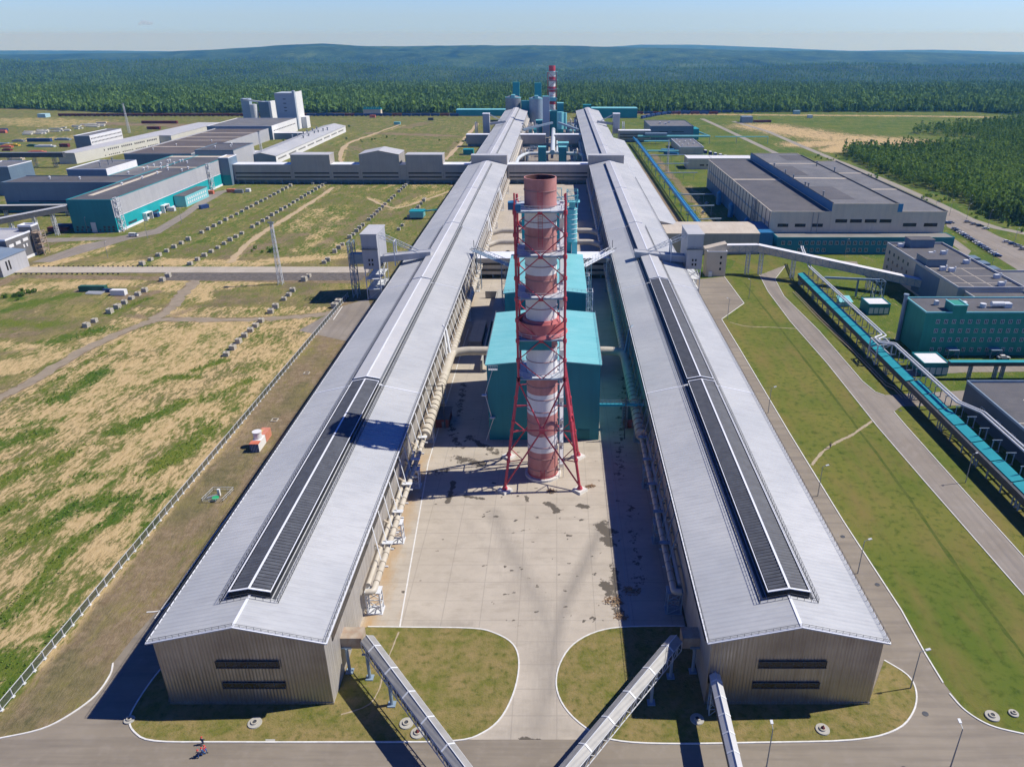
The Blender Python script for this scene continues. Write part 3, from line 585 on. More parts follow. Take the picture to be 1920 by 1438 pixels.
# ------------------------------------------------------------------ potroom buildings (two parallel halls a kilometre long)
def handrail(mb, p, q, h=1.1, step=2.0, w=.07):
    p = Vector(p); q = Vector(q); n = max(1, int((q-p).length/step)); up = Vector((0,0,h))
    mb.bar(p+up, q+up, w); mb.bar(p+up*.5, q+up*.5, w*.8)
    for i in range(n+1): a = p.lerp(q, i/n); mb.bar(a, a+up, w)
def potroom(x0, x1, side, label):
    Y0, Y1 = 98.6, 1090; xm = (x0+x1)/2; ez = 15.4; rz = 18.9; ov = .8
    t = thing("potroom_building", label, "factory hall", (xm, Y0, 0), "parallel potroom halls")
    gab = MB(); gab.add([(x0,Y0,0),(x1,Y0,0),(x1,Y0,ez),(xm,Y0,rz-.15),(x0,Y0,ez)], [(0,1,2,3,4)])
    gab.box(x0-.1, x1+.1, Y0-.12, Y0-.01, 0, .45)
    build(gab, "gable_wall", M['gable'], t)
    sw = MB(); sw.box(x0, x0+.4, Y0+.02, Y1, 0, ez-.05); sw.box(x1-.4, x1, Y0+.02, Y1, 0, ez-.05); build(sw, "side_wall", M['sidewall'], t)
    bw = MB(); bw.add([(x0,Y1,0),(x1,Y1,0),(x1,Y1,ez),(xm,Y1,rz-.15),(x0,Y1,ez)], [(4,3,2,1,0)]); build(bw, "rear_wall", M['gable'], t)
    # high level strip along the eaves on the yard side
    st = MB(); xi = x1 if side < 0 else x0; sgn = 1 if side < 0 else -1
    st.box(xi+sgn*.02, xi+sgn*.12, Y0+4, Y1-4, 11.2, 12.6); build(st, "clerestory_band", M['dark'], t)
    wa, wb = ((-60.2,-49.0) if side < 0 else (35.6,47.6))
    for k, (z0, z1, dx) in enumerate(((9.1,10.5,0),(4.2,5.4,.3 if side < 0 else -.5))):
        m = MB(); m.box(wa+dx, wb+dx, Y0-.2, Y0-.02, z0, z1); wn = build(m, "window_strip", M['dark'], t)
        m = MB(); m.bar((wa+dx-.1,Y0-.25,z0-.06), (wb+dx+.1,Y0-.25,z0-.06), .14); m.bar((wa+dx-.1,Y0-.25,z1+.06), (wb+dx+.1,Y0-.25,z1+.06), .12)
        for q in range(7): xx = wa+dx+(wb-wa)*q/6; m.bar((xx,Y0-.25,z0), (xx,Y0-.25,z1), .06)
        build(m, "window_frame", M['steel_dark'], wn)
    # two roof slopes
    a = x0-ov; b = x1+ov; dz = (rz-ez)*ov/(xm-x0); rf = MB()
    for s0, s1 in ((Y0-.7, Y1+.7),):
        rf.add([(a,s0,ez-dz),(xm,s0,rz),(xm,s1,rz),(a,s1,ez-dz),(a,s0,ez-dz-.35),(xm,s0,rz-.35),(xm,s1,rz-.35),(a,s1,ez-dz-.35)], [(0,1,2,3),(4,7,6,5),(0,4,5,1),(3,2,6,7),(0,3,7,4)])
        rf.add([(b,s0,ez-dz),(xm,s0,rz),(xm,s1,rz),(b,s1,ez-dz),(b,s0,ez-dz-.35),(xm,s0,rz-.35),(xm,s1,rz-.35),(b,s1,ez-dz-.35)], [(3,2,1,0),(5,6,7,4),(1,5,4,0),(7,6,2,3),(4,7,3,0)])
    roof = build(rf, "roof", M['roof'], t)
    fl = MB(); tr = MB()
    def roofz(x): return rz-(rz-ez)*abs(x-xm)/(xm-x0)
    for yy in (Y0-.75, 197.0, 296.0, 396.0, 496.0, 700.0, 800.0, 900.0, 1000.0, Y1+.4):
        wd = .35 if yy > Y0 else .3
        for e in (a, b): fl.bar((e,yy,ez-dz+.03), (xm,yy,rz+.03), wd, .12)
    fl.bar((xm,Y0-.7,rz+.04), (xm,107,rz+.04), .5, .08); fl.bar((a,Y0-.7,ez-dz-.02), (a,Y1,ez-dz-.02), .14, .22); fl.bar((b,Y0-.7,ez-dz-.02), (b,Y1,ez-dz-.02), .14, .22)
    build(fl, "white_flashing", M['ridge'], roof)
    hr = MB()
    for e in (a+.15, b-.15): handrail(hr, (e,Y0-.6,ez-dz), (e,560,ez-dz), .9, 1.5, .06)
    for e in (a+.15, b-.15): handrail(hr, (e,Y0-.6,ez-dz), (xm,Y0-.6,rz), .7, 1.2, .05)
    build(hr, "roof_edge_railing", M['steel_dark'], roof)
    # ridge ventilator with sloped louvred top, in segments about 100 m long
    vw = 3.75; segs = [(106,196.5,1),(198,295.3,1 if side > 0 else 0),(296.6,395.6,0),(396.6,495.6,0),(496.6,608,0),(630,700,0),(701,800,0),(801,900,0),(901,1000,0),(1001,1085,0)]
    zt, zl = rz+1.35, rz+.6
    for s0, s1, lou in segs:
        vb = MB(); x_a, x_b = xm-vw, xm+vw
        vb.profile_y([(x_a, roofz(x_a)-.3), (x_b, roofz(x_b)-.3), (x_b, zl-.25), (xm, zt-.25), (x_a, zl-.25)], s0, s1)
        v = build(vb, "ridge_ventilator", M['louvre_back'] if lou else M['steel_grey'], t)
        if lou:
            sl_ = MB(); step = .9 if s0 < 190 else 1.1
            n = int((s1-s0)/step)
            for i in range(n):
                yy = s0+.3+i*step
                for e in (x_a+.25, x_b-.25):
                    sl_.add([(e,yy,zl-.2),(xm+(.25 if e > xm else -.25),yy,zt-.2),(xm+(.25 if e > xm else -.25),yy+.5,zt+.04),(e,yy+.5,zl+.04)], [(0,1,2,3) if e > xm else (3,2,1,0)])
            build(sl_, "louvre", M['louvre'], v)
        else:
            cp = MB()
            for e in (x_a-.1, x_b+.1): cp.add([(e,s0+.3,zl),(xm,s0+.3,zt),(xm,s1-.3,zt),(e,s1-.3,zl)], [(0,1,2,3) if e < xm else (3,2,1,0)])
            build(cp, "vent_cover", M['roofB'] if side < 0 else M['roofB'], v)
        cp = MB(); cp.bar((xm,s0,zt+.03), (xm,s1,zt+.03), .4, .1)
        for yy in (s0+.15, s1-.15):
            for e in (x_a-.1, x_b+.1): cp.bar((e,yy,zl+.04), (xm,yy,zt+.04), .35, .14)
        if lou:
            for e in (x_a-.05, x_b+.05): cp.bar((e,s0,zl), (e,s1,zl), .14, .16)
        build(cp, "ridge_cap", M['ridge'], v)
        gut = MB()
        for sg in (-1, 1):
            xx = xm+sg*(vw+.55); gut.bar((xx,s0,roofz(xx)+.12), (xx,s1,roofz(xx)+.12), .55, .1)
        if s0 < 300:
            for sg in (-1, 1):
                xx = xm+sg*(vw+1.5); gut.bar((xx,s0-.8,roofz(xx)+.12), (xx,s1,roofz(xx)+.12), .1, .06); handrail(gut, (xx,s0-.8,roofz(xx)+.1), (xx,s1,roofz(xx)+.1), 1.0, 1.3, .06)
            if s0 < 110: handrail(gut, (xm-vw-1.5,s0-.8,roofz(xm+vw+1.5)), (xm,s0-.8,rz), 1.0, 1.3, .06); handrail(gut, (xm,s0-.8,rz), (xm+vw+1.5,s0-.8,roofz(xm+vw+1.5)), 1.0, 1.3, .06)
        build(gut, "vent_walkway", M['steel_dark'], v)
    # transverse gallery lantern across the roof
    lb = MB(); l0, l1 = (x0+1.5, x1+.5) if side < 0 else (x0-1.5, x1-3)
    lb.box(l0, l1, 619.5, 628, 13.5, 22.4); g = build(lb, "crossing_gallery", M['grey_wall'], t)
    lb = MB(); lb.box(l0-.3, l1+.3, 619.2, 628.3, 22.4, 22.8); build(lb, "gallery_roof", M['roofB'], g)
    return t
pot_l = potroom(-70.3, -40.6, -1, "left long hall with pale roof, dark louvred ridge vent only at its near end")
pot_r = potroom(26.9, 56.9, 1, "right long hall with pale roof and two dark louvred ridge vent sections")
mb = MB(); mb.profile_y([(57.05,0),(68.6,0),(68.6,11.6),(57.05,14.7)], 424, 800); le = build(mb, "side_wall", M['sidewall'], pot_r)
mb = MB(); mb.add([(56.95,423.5,14.95),(69.2,423.5,11.8),(69.2,800.5,11.8),(56.95,800.5,14.95)], [(0,1,2,3)]); mb.bar((69.2,423.5,11.7),(69.2,800.5,11.7),.2,.4); build(mb, "side_roof", M['roof'], pot_r)
# ------------------------------------------------------------------ lift towers over the potrooms
def lift_tower(sx, label):
    X = (lambda v: v) if sx < 0 else (lambda v: -v-21.8)
    x0, x1 = sorted((X(-87), X(-80))); t = thing("lift_tower", label, "tower", ((x0+x1)/2, 336, 0), "alumina lift towers beside the halls")
    m = MB(); m.box(x0, x1, 327, 345, 14.6, 30.2); sh = build(m, "clad_shaft", M['grey_side'], t)
    m = MB(); m.box(x0-.3, x1+.3, 326.7, 345.3, 30.2, 30.55); build(m, "shaft_roof", M['roofB'], t)
    for zz in (16.2, 18.2):
        for k in (.35, .55): m = MB(); xx = x0+(x1-x0)*k; m.box(xx, xx+.7, 326.9, 326.99, zz, zz+1.1); build(m, "window", M['dark'], sh)
    m = MB(); m.box(x0-.4, x1+.2, 326.4, 326.95, 23.6, 23.85); handrail(m, (x0-.4,326.4,23.8), (x1+.2,326.4,23.8), 1.0, 1.5, .06); build(m, "service_balcony", M['steel_dark'], t)
    m = MB(); m.lattice(x0+.3, x1-.3, 327.6, 344.4, 0, 14.6, 3, .28); m.lattice(x0+.3, x1-.3, 335, 338, 4, 14.6, 2, .2)
    for zz in (4.8, 9.6): m.box(x0+.3, x1-.3, 327.6, 344.4, zz, zz+.15)
    build(m, "steel_legs", M['steel_white'], t)
    m = MB(); m.box(x0+.8, x1-.2, 328.5, 338, 0, 4.4); build(m, "base_housing", M['grey_side'], t)
    ga = X(-80.2); gb = X(-57.2); m = MB()
    if ga < gb: m.add([(ga,331,16.4),(gb,331,18.9),(gb,331,21.4),(ga,331,19.2),(ga,336,16.4),(gb,336,18.9),(gb,336,21.4),(ga,336,19.2)], [(0,1,2,3),(7,6,5,4),(3,2,6,7),(0,4,5,1),(1,5,6,2),(0,3,7,4)])
    else: m.add([(ga,331,16.4),(gb,331,18.9),(gb,331,21.4),(ga,331,19.2),(ga,336,16.4),(gb,336,18.9),(gb,336,21.4),(ga,336,19.2)], [(3,2,1,0),(4,5,6,7),(7,6,2,3),(1,5,4,0),(2,6,5,1),(4,7,3,0)])
    br = build(m, "elevated_bridge", M['grey_side'], t)
    m = MB()
    for yy in (331, 336): m.bar((ga,yy,19.35),(gb,yy,21.5),.18)
    for yy in (331.3, 335.7):
        for o in (0, 1.3): m.bar((X(-79.9),yy,29.2-o),(X(-63),yy,21.2-o*.3),.2)
        for k in range(9):
            a = Vector((X(-79.9),yy,29.2)).lerp(Vector((X(-63),yy,21.2)), k/8); b = Vector((X(-79.9),yy,27.9)).lerp(Vector((X(-63),yy,20.9)), min(1,(k+.5)/8)); m.bar(a, b, .12)
    m.bar((X(-73.5),331.2,15),(X(-73.5),331.2,26),.5); m.bar((X(-73.5),335.8,15),(X(-73.5),335.8,26),.5); m.bar((X(-73.5),331.2,26),(X(-73.5),335.8,26),.3)
    build(m, "stay_truss", M['steel_white'], t)
    m = MB()
    if sx < 0:
        m.lattice(-94.2, -92.2, 330, 335, 0, 26, 7, .25); m.box(-94, -87, 330.5, 334.5, 16, 20.5)
        build(m, "side_frame", M['steel_blue'], t)
    return t
lift_tower(-1, "grey clad tower on lattice legs with a bridge onto the left long hall")
lift_tower(1, "grey clad tower on lattice legs between right long hall and cream stair block")
# far pair of smaller lift towers
for sx, lab in ((-1, "small distant lift tower left of the far end of the left hall"), (1, "small distant lift tower right of the far end of the right hall")):
    xa = -84 if sx < 0 else 64
    t = thing("lift_tower", lab, "tower", (xa+3, 900, 0), "far lift towers")
    m = MB(); m.box(xa, xa+7.5, 893, 903, 8, 29); build(m, "clad_shaft", M['grey_side'], t)
    m = MB(); m.box(xa-.3, xa+7.8, 892.7, 903.3, 29, 29.4); build(m, "shaft_roof", M['ridge'], t)
    m = MB(); m.lattice(xa, xa+7.5, 893, 903, 0, 8, 2, .3); xb = (-92 if sx < 0 else 76); m.lattice(xb-1, xb+1, 894, 900, 0, 20, 5, .3)
    xe = -58 if sx < 0 else 46; m.bar((xa+(7.5 if sx < 0 else 0),895,28),(xe,895,19),.4); m.bar((xa+(7.5 if sx < 0 else 0),901,28),(xe,901,19),.4); build(m, "steel_frame", M['steel_white'], t)
    m = MB(); m.bar((xa+3,898,17.5),(xe,898,20.5),3,2.5); build(m, "elevated_bridge", M['grey_side'], t)
# ------------------------------------------------------------------ red and white stack in its lattice tower
cx, cy = -3.85, 177.5
t = thing("striped_chimney", "tall red and white striped chimney standing inside a red lattice tower in the yard", "chimney", (cx, cy, 0))
rad = lambda z: 4.15-.35*min(z,76)/76
bands = [0,8.7,13.9,19.8,25.9,30.0,38.6,45.6,51.5,57.5,64.8,69.1,75.4,79.2]
cols = ['stack_red','stack_white','stack_red','stack_white','stack_white','stack_red','stack_white','stack_red','stack_white','stack_red','stack_white','stack_white','stack_red']
bands = [0,8.7,13.9,19.8,25.9,30.9,38.6,41.5,45.6,52.4,57.5,64.5,69.1,75.2,79.2]
cols  = ['stack_red','stack_white','stack_red','stack_white','stack_red','stack_white','stack_red','stack_white','stack_white','stack_red','stack_white','stack_red','stack_white','stack_red']
bands = [0,8.7,13.9,19.8,25.9,31.2,38.6,42.6,52.6,57.8,62.9,69.3,74.0,80.5]
cols  = ['stack_red','stack_white','stack_red','stack_white','stack_red','stack_white','stack_red','stack_white','stack_red','stack_white','stack_red','stack_white','stack_red']
# each painted band is a piece of the shaft
sh = MB(); mats_ = [M['stack_red'], M['stack_white'], M['soot']]
for a, b, c_ in zip(bands[:-1], bands[1:], cols):
    sh.cm = 0 if c_ == 'stack_red' else 1; sh.lathe(cx, cy, [(rad(a), a), (rad(b), b)], 48)
sh.cm = 0; sh.lathe(cx, cy, [(rad(80.5), 80.5), (rad(79)-.25, 80.5)], 48)
sh.cm = 2; sh.lathe(cx, cy, [(rad(79)-.25, 80.5), (rad(79)-.25, 60)], 48); sh.disc(cx, cy, 60.5, rad(79)-.2, 32)
shaft = build(sh, "stack_shaft", mats_, t, smooth=True)
m = MB(); z = 3.2
while z < 79:
    m.lathe(cx, cy, [(rad(z), z-.09), (rad(z)+.13, z-.09), (rad(z)+.13, z+.09), (rad(z), z+.09)], 40); z += 3.55
build(m, "stiffening_ring", mat('dull_ring_paint', (.36,.20,.19), (.42,.26,.25), .5, .6), shaft)
m = MB(); m.lathe(cx, cy, [(6.0,45.9),(6.1,42.3),(4.5,46.3),(4.0,46.3)], 40); m.lathe(cx, cy, [(6.6,42.4),(4.6,46.0)], 40); build(m, "flared_skirt", mat('pink_red_skirt', (.50,.13,.13), (.56,.18,.17), .3, .6), shaft, smooth=True)
m = MB(); m.lathe(cx, cy, [(4.15,0),(4.95,0),(4.95,.7),(4.15,.7)], 40); build(m, "base_plinth", M['whitepaint'], shaft)
m = MB()   # red inlet and ladder at the foot
m.lathe(cx, cy, [(4.32,1.2),(4.32,1.45)], 40)
for s_ in (-.5, .5): m.bar((cx+s_,cy-4.35,0),(cx+s_,cy-4.35,3.6),.12)
for k in range(8): m.bar((cx-.5,cy-4.35,.4*k+.2),(cx+.5,cy-4.35,.4*k+.2),.07)
for s_ in (-.5, .5): m.bar((cx+s_,cy-4.1,65),(cx+s_,cy-4.1,78),.09)
for k in range(22): m.bar((cx-.5,cy-4.1,65.2+.58*k),(cx+.5,cy-4.1,65.2+.58*k),.06)
build(m, "access_ladder", M['red'], shaft)
# tower legs
H1 = 5.85; H2 = 10.1; H2y = 8.9; zk = 31.5; ZT = 75.5; lv = [31.5, 42.0, 52.8, 63.2, 73.6]
def legp(sx, sy, z):
    if z >= zk: return Vector((cx+sx*H1, cy+sy*H1, z))
    k = 1-z/zk; return Vector((cx+sx*(H1+(H2-H1)*k), cy+sy*(H1+(H2y-H1)*k), z))
for sx in (-1, 1):
    for sy in (-1, 1):
        m = MB(); m.tube(legp(sx,sy,.8), legp(sx,sy,zk), .38, n=10); m.tube(legp(sx,sy,zk), legp(sx,sy,ZT), .30, n=10)
        for q in [zk, 20, 9]+lv+[36.8,47.4,58,68.4]: p = legp(sx,sy,q); m.tube(p-Vector((0,0,.5)), p+Vector((0,0,.4)), .5, n=10)
        p = legp(sx,sy,.8); m.lathe(p.x, p.y, [(.42,1.7),(.75,1.0),(.75,.6)], 12); lg = build(m, "tower_leg", M['red'], t, smooth=True)
        m = MB(); m.add([(p.x-2.2,p.y,0),(p.x,p.y-2.2,0),(p.x+2.2,p.y,0),(p.x,p.y+2.2,0),(p.x-2.0,p.y,.7),(p.x,p.y-2.0,.7),(p.x+2.0,p.y,.7),(p.x,p.y+2.0,.7)], [(4,5,6,7),(0,1,5,4),(1,2,6,5),(2,3,7,6),(3,0,4,7)]); build(m, "leg_footing", M['whitepaint'], lg)
faces = [((-1,-1),(1,-1)),((1,-1),(1,1)),((1,1),(-1,1)),((-1,1),(-1,-1))]
m = MB(); gus = MB()
for (a, b) in faces:
    for i in range(4):
        z0, z1 = lv[i], lv[i+1]; zm = (z0+z1)/2; mt = (legp(*a,z1)+legp(*b,z1))/2; mb_ = (legp(*a,z0)+legp(*b,z0))/2
        for c_ in (a, b): m.tube(mt, legp(*c_,zm), .14, n=6); m.tube(legp(*c_,zm), mb_, .14, n=6)
        gus.box(mt.x-.55, mt.x+.55, mt.y-.3, mt.y+.3, z1-.55, z1+.15) if a[1] == b[1] else gus.box(mt.x-.3, mt.x+.3, mt.y-.55, mt.y+.55, z1-.55, z1+.15)
    mt = (legp(*a,zk)+legp(*b,zk))/2; zc = 17.5; mc = (legp(*a,zc)+legp(*b,zc))/2
    for c_ in (a, b):
        m.tube(legp(*c_,zk-.5), mc, .2, n=6); m.tube(mc, legp(*c_,1.6), .22, n=6)
        m.tube(legp(*c_,zc), mc, .15, n=6); m.tube(legp(*c_,8.6), mc.lerp(legp(*c_,1.6),.52), .13, n=6); m.tube(legp(*c_,12.6), mc.lerp(legp(*c_,1.6),.52), .12, n=6); m.tube(legp(*c_,24), mc.lerp(legp(*c_,zk),.5), .12, n=6)
    gus.box(mc.x-.7, mc.x+.7, mc.y-.35, mc.y+.35, zc-.9, zc+.9) if a[1] == b[1] else gus.box(mc.x-.35, mc.x+.35, mc.y-.7, mc.y+.7, zc-.9, zc+.9)
build(m, "diagonal_brace", M['red'], t); build(gus, "gusset_plate", M['red'], t)
m = MB()
for (a, b) in faces:
    for z in lv: m.tube(legp(*a,z), legp(*b,z), .25, n=8)
build(m, "cross_beam", M['steel_blue'], t)
M['deck'] = mat('pale_blue_deck_plate', (.45,.50,.55), (.55,.58,.62), .8, .5)
for z, hz in ((31.7,1),(42.2,1),(53.0,1),(63.4,1),(73.8,1)):
    m = MB(); n = 32; q = H1+.1; ri = rad(z)+.15; vs = []; fs = []
    for i in range(n):
        a = 2*math.pi*i/n; ca_, sa = math.cos(a), math.sin(a); k = q/max(abs(ca_), abs(sa)); ro = min(k, q*1.16)
        vs += [(cx+ri*ca_, cy+ri*sa, z), (cx+ro*ca_, cy+ro*sa, z), (cx+ro*ca_, cy+ro*sa, z-.3), (cx+ri*ca_, cy+ri*sa, z-.3)]
    for i in range(n): j = (i+1) % n; fs += [(4*i,4*i+1,4*j+1,4*j),(4*i+1,4*i+2,4*j+2,4*j+1),(4*i+2,4*i+3,4*j+3,4*j+2)]
    m.add(vs, fs); pf = build(m, "ring_platform", M['deck'], t)
    m = MB()
    for i in range(0, n, 2):
        p = Vector(vs[4*i+1]); p2 = Vector(vs[4*((i+2)%n)+1]); m.bar(p, p+Vector((0,0,1.15)), .07); m.bar(p+Vector((0,0,1.15)), p2+Vector((0,0,1.15)), .07); m.bar(p+Vector((0,0,.6)), p2+Vector((0,0,.6)), .05)
    build(m, "platform_railing", M['steel_white'], pf)
m = MB(); m.box(cx-5.5, cx-5.0, cy-5.4, cy+5.4, 39.3, 41.9); m.box(cx-5.5, cx+2.6, cy-5.6, cy-5.2, 39.3, 42.0); build(m, "equipment_cabin", M['teal_dark'], t)
m = MB(); m.box(cx-7.4, cx-5.9, cy-5.0, cy-3.0, 73.9, 75.6); m.box(cx-7.4, cx-5.9, cy-4.6, cy+3.5, 73.9, 74.4); m.box(cx-5.7, cx-4.4, cy-6.1, cy-5.6, 73.9, 75.4); build(m, "blue_wind_screen", M['blue'], t)
for sx in (-1, 1):
    m = MB(); p = legp(sx,-1,ZT); m.tube(p, p+Vector((0,0,2.4)), .2, n=8); build(m, "warning_lamp_mast", M['red'], t)
# caged stair climbing the right side
m = MB(); X0 = cx+H1-1.0; 
for k in range(22):
    z0 = 1+k*3.35; z1 = z0+3.35
    if z1 > 75: break
    ya, yb = (cy-1.6, cy+1.6) if k % 2 else (cy+1.6, cy-1.6)
    m.bar((X0+.2,ya,z0),(X0+.2,yb,z1),.9,.12); m.bar((X0+.65,ya,z0+1),(X0+.65,yb,z1+1),.07); m.box(X0-.4, X0+.8, yb-.5, yb+.5, z1-.08, z1)
for xx in (X0-.35, X0+.75):
    for yy in (cy-2.1, cy+2.1): m.bar((xx,yy,0),(xx,yy,74),.12)
build(m, "caged_stair", M['steel_white'], t)
# ------------------------------------------------------------------ gas cleaning halls in teal
def gable_hall(name, label, cat, x0, x1, y0, y1, ez, rz, mw, mr_, axis='Y', group=None, flash=None, mw2=None, ov=.4):
    xm = (x0+x1)/2; ym = (y0+y1)/2; t = thing(name, label, cat, (xm, y0, 0), group); m = MB()
    if axis == 'Y': m.profile_y([(x0,0),(x1,0),(x1,ez),(xm,rz),(x0,ez)], y0, y1)
    else: m.profile_x([(y0,0),(y1,0),(y1,ez),(ym,rz),(y0,ez)], x0, x1)
    w_ = build(m, "wall", mw, t)
    if mw2:
        m = MB(); m.box(x1+.01, x1+.06, y0+.05, y1-.05, 0, ez-.1); build(m, "side_cladding", mw2, t)
    m = MB(); th = .3
    if axis == 'Y':
        s = (rz-ez)/(xm-x0)
        for e in (x0-ov, x1+ov):
            ze = ez-ov*s; q = [(e,y0-ov,ze+.05),(xm,y0-ov,rz+.05),(xm,y1+ov,rz+.05),(e,y1+ov,ze+.05)]; lo = [(a,b,c-th+.02) for a,b,c in q]; f = [(0,1,2,3),(0,4,5,1),(0,3,7,4),(3,2,6,7)]
            m.add(q+lo, f if e < xm else [x[::-1] for x in f])
    else:
        s = (rz-ez)/(ym-y0)
        for e in (y0-ov, y1+ov):
            ze = ez-ov*s; q = [(x0-ov,e,ze+.05),(x1+ov,e,ze+.05),(x1+ov,ym,rz+.05),(x0-ov,ym,rz+.05)]; lo = [(a,b,c-th+.02) for a,b,c in q]; f = [(0,1,2,3),(0,4,5,1),(1,5,6,2),(3,7,4,0)]
            m.add(q+lo, f if e < ym else [x[::-1] for x in f])
    build(m, "roof", mr_, t); return t
A = gable_hall("filter_hall", "large teal hall with a pale teal roof directly behind the striped chimney", "factory hall", -20.2, 12.6, 196.4, 240, 24.8, 26.4, M['teal_dark'], M['teal_roof'])
m = MB()
m.bar((-21.2,196.0,0),(-18.6,196.0,8),.3,.15); m.bar((-19.3,196,8),(-20.9,196,15.5),.3,.15); m.bar((-20.9,196,15.5),(-18.4,196,23.5),.3,.15); m.box(-19.6,-17.0,195.2,196.3,23.4,23.6); handrail(m,(-19.6,195.2,23.6),(-17,195.2,23.6),1.3,.6,.07); m.box(-21.9,-20.4,195.3,196.3,15.2,15.4); m.box(-19.8,-18.2,195.3,196.3,7.8,8); build(m, "escape_stair", M['steel_white'], A)
m = MB(); m.box(6.2,9.8,196.25,196.36,0,3.6); build(m, "gate", mat('darker_teal_gate', (.008,.14,.16)), A)
m = MB()
for e in (-20.6, 13.0): handrail(m, (e,196,24.8), (e,240,24.8), .9, 1.6, .06)
build(m, "roof_edge_railing", M['steel_grey'], A)
B = gable_hall("filter_hall", "taller narrow teal hall behind the large teal hall, partly hidden by the chimney", "factory hall", -18.9, 10.6, 258, 309.5, 26.0, 27.6, M['teal_dark'], M['teal_roof'])
m = MB(); m.lattice(10.9, 13.1, 259, 263, 0, 26, 7, .18); m.lattice(10.9, 12.7, 282, 286, 0, 25, 7, .18); build(m, "steel_stair_tower", M['steel_white'], B)
m = MB(); handrail(m, (-18.9,257.8,26.2), (-4.1,257.8,27.8), .9, 1.6, .06); handrail(m, (-4.1,257.8,27.8), (10.6,257.8,26.2), .9, 1.6, .06); build(m, "roof_edge_railing", M['steel_grey'], B)
T = thing("bin_tower", "teal bin tower with a ringed pale cylinder just behind the chimney top", "tower", (-4, 312, 0))
m = MB(); m.box(-14.7, 6.2, 311, 322, 0, 43.2); build(m, "wall", M['teal'], T); m = MB(); m.box(-14.9, 6.4, 310.8, 322.2, 43.2, 43.7); build(m, "roof", M['teal_roof'], T)
m = MB(); m.tube((6.4,311.0,31.5),(6.4,311.0,45.2),2.1,n=24); m.tube((6.4,311.0,45.2),(6.4,311.0,48),1.3,n=16); b_ = build(m, "ringed_silo", M['teal_light'], T, smooth=True)
m = MB(); [m.lathe(6.4,311.0,[(2.1,z-.1),(2.3,z),(2.1,z+.1)],24) for z in (33,35,37,39,41,43,45)]; build(m, "silo_ring", M['steel_white'], b_)
m = MB(); m.box(6.3,8.6,309.8,312,0,31.5); build(m, "silo_leg_housing", M['teal_light'], T)
m = MB(); m.box(1.5,9.5,308.5,313.5,48,48.2); handrail(m,(1.5,308.5,48.2),(9.5,308.5,48.2),1.2,1,.08); m.lattice(4.2,8.6,309,313,45.2,52.6,2,.25); m.lattice(-1,2,311.5,314,43.8,53,2,.2); m.bar((-1,308.5,50),(9,308.5,51),.4); build(m, "top_gantry", M['teal_light'], T)
# bare concrete pads and ramp walls left of the teal halls
def simple(name, label, cat, fn, m_, group=None, kind=None, **k):
    mb = MB(); fn(mb); return build(mb, name, m_, label=label, cat=cat, group=group, kind=kind, **k)
simple("ramp_wall", "low concrete retaining wall between pipe run and teal halls", "retaining wall", lambda b: (b.box(-27.6,-27.0,246,330,0,3.4), b.box(-33,-27.6,329.4,330,0,3.4)), M['concrete'])
simple("storage_shed", "flat roofed concrete shed in the narrow strip left of the teal halls", "shed", lambda b: (b.box(-27.0,-21.5,290,332,0,3.2), b.box(-27.1,-21.4,289.9,332.1,3.2,3.4)), M['concrete'])
simple("substation_block", "low concrete block beside the duct row left of the teal halls", "shed", lambda b: (b.box(-34,-29.2,268,292,0,3), b.box(-34.1,-29.1,267.9,292.1,3,3.2)), M['yard'])
simple("sand_heap", "small grey gravel heap on the slabs left of the stack top", "heap", lambda b: b.lathe(-27,405,[(4.2,0),(3,.8),(1.6,1.8),(.3,2.5),(0,2.55)],14), mat('grey_gravel', (.17,.15,.12), (.22,.2,.17), 2, .95))
simple("flat_roofed_shed", "low flat pale shed behind the chimney top, between the halls", "shed", lambda b: (b.box(-22,12,470,486,0,5), b.box(-22.3,12.3,469.7,486.3,5,5.3)), M['concrete'])
for k, (xa, lab) in enumerate(((-38.0, "small red brick booth with flat roof by the left pipe row"), (20.8, "small red brick booth in the shade by the right pipe row"))):
    t = thing("brick_booth", lab, "booth", (xa+2.5, 200, 0), "brick booths by the pipe rows")
    m = MB(); m.box(xa+.5 if k == 0 else xa, xa+4.5, 204, 212, 0, 3); wl_ = build(m, "wall", M['brick'], t); m = MB(); m.box(xa+.2 if k == 0 else xa-.3, xa+4.8, 203.7, 212.3, 3, 3.25); build(m, "roof", M['bitumen'], t)
    m = MB(); m.box(xa+2.4, xa+3.6, 203.88, 203.98, 0, 2.1); build(m, "door", M['steel_grey'], t)
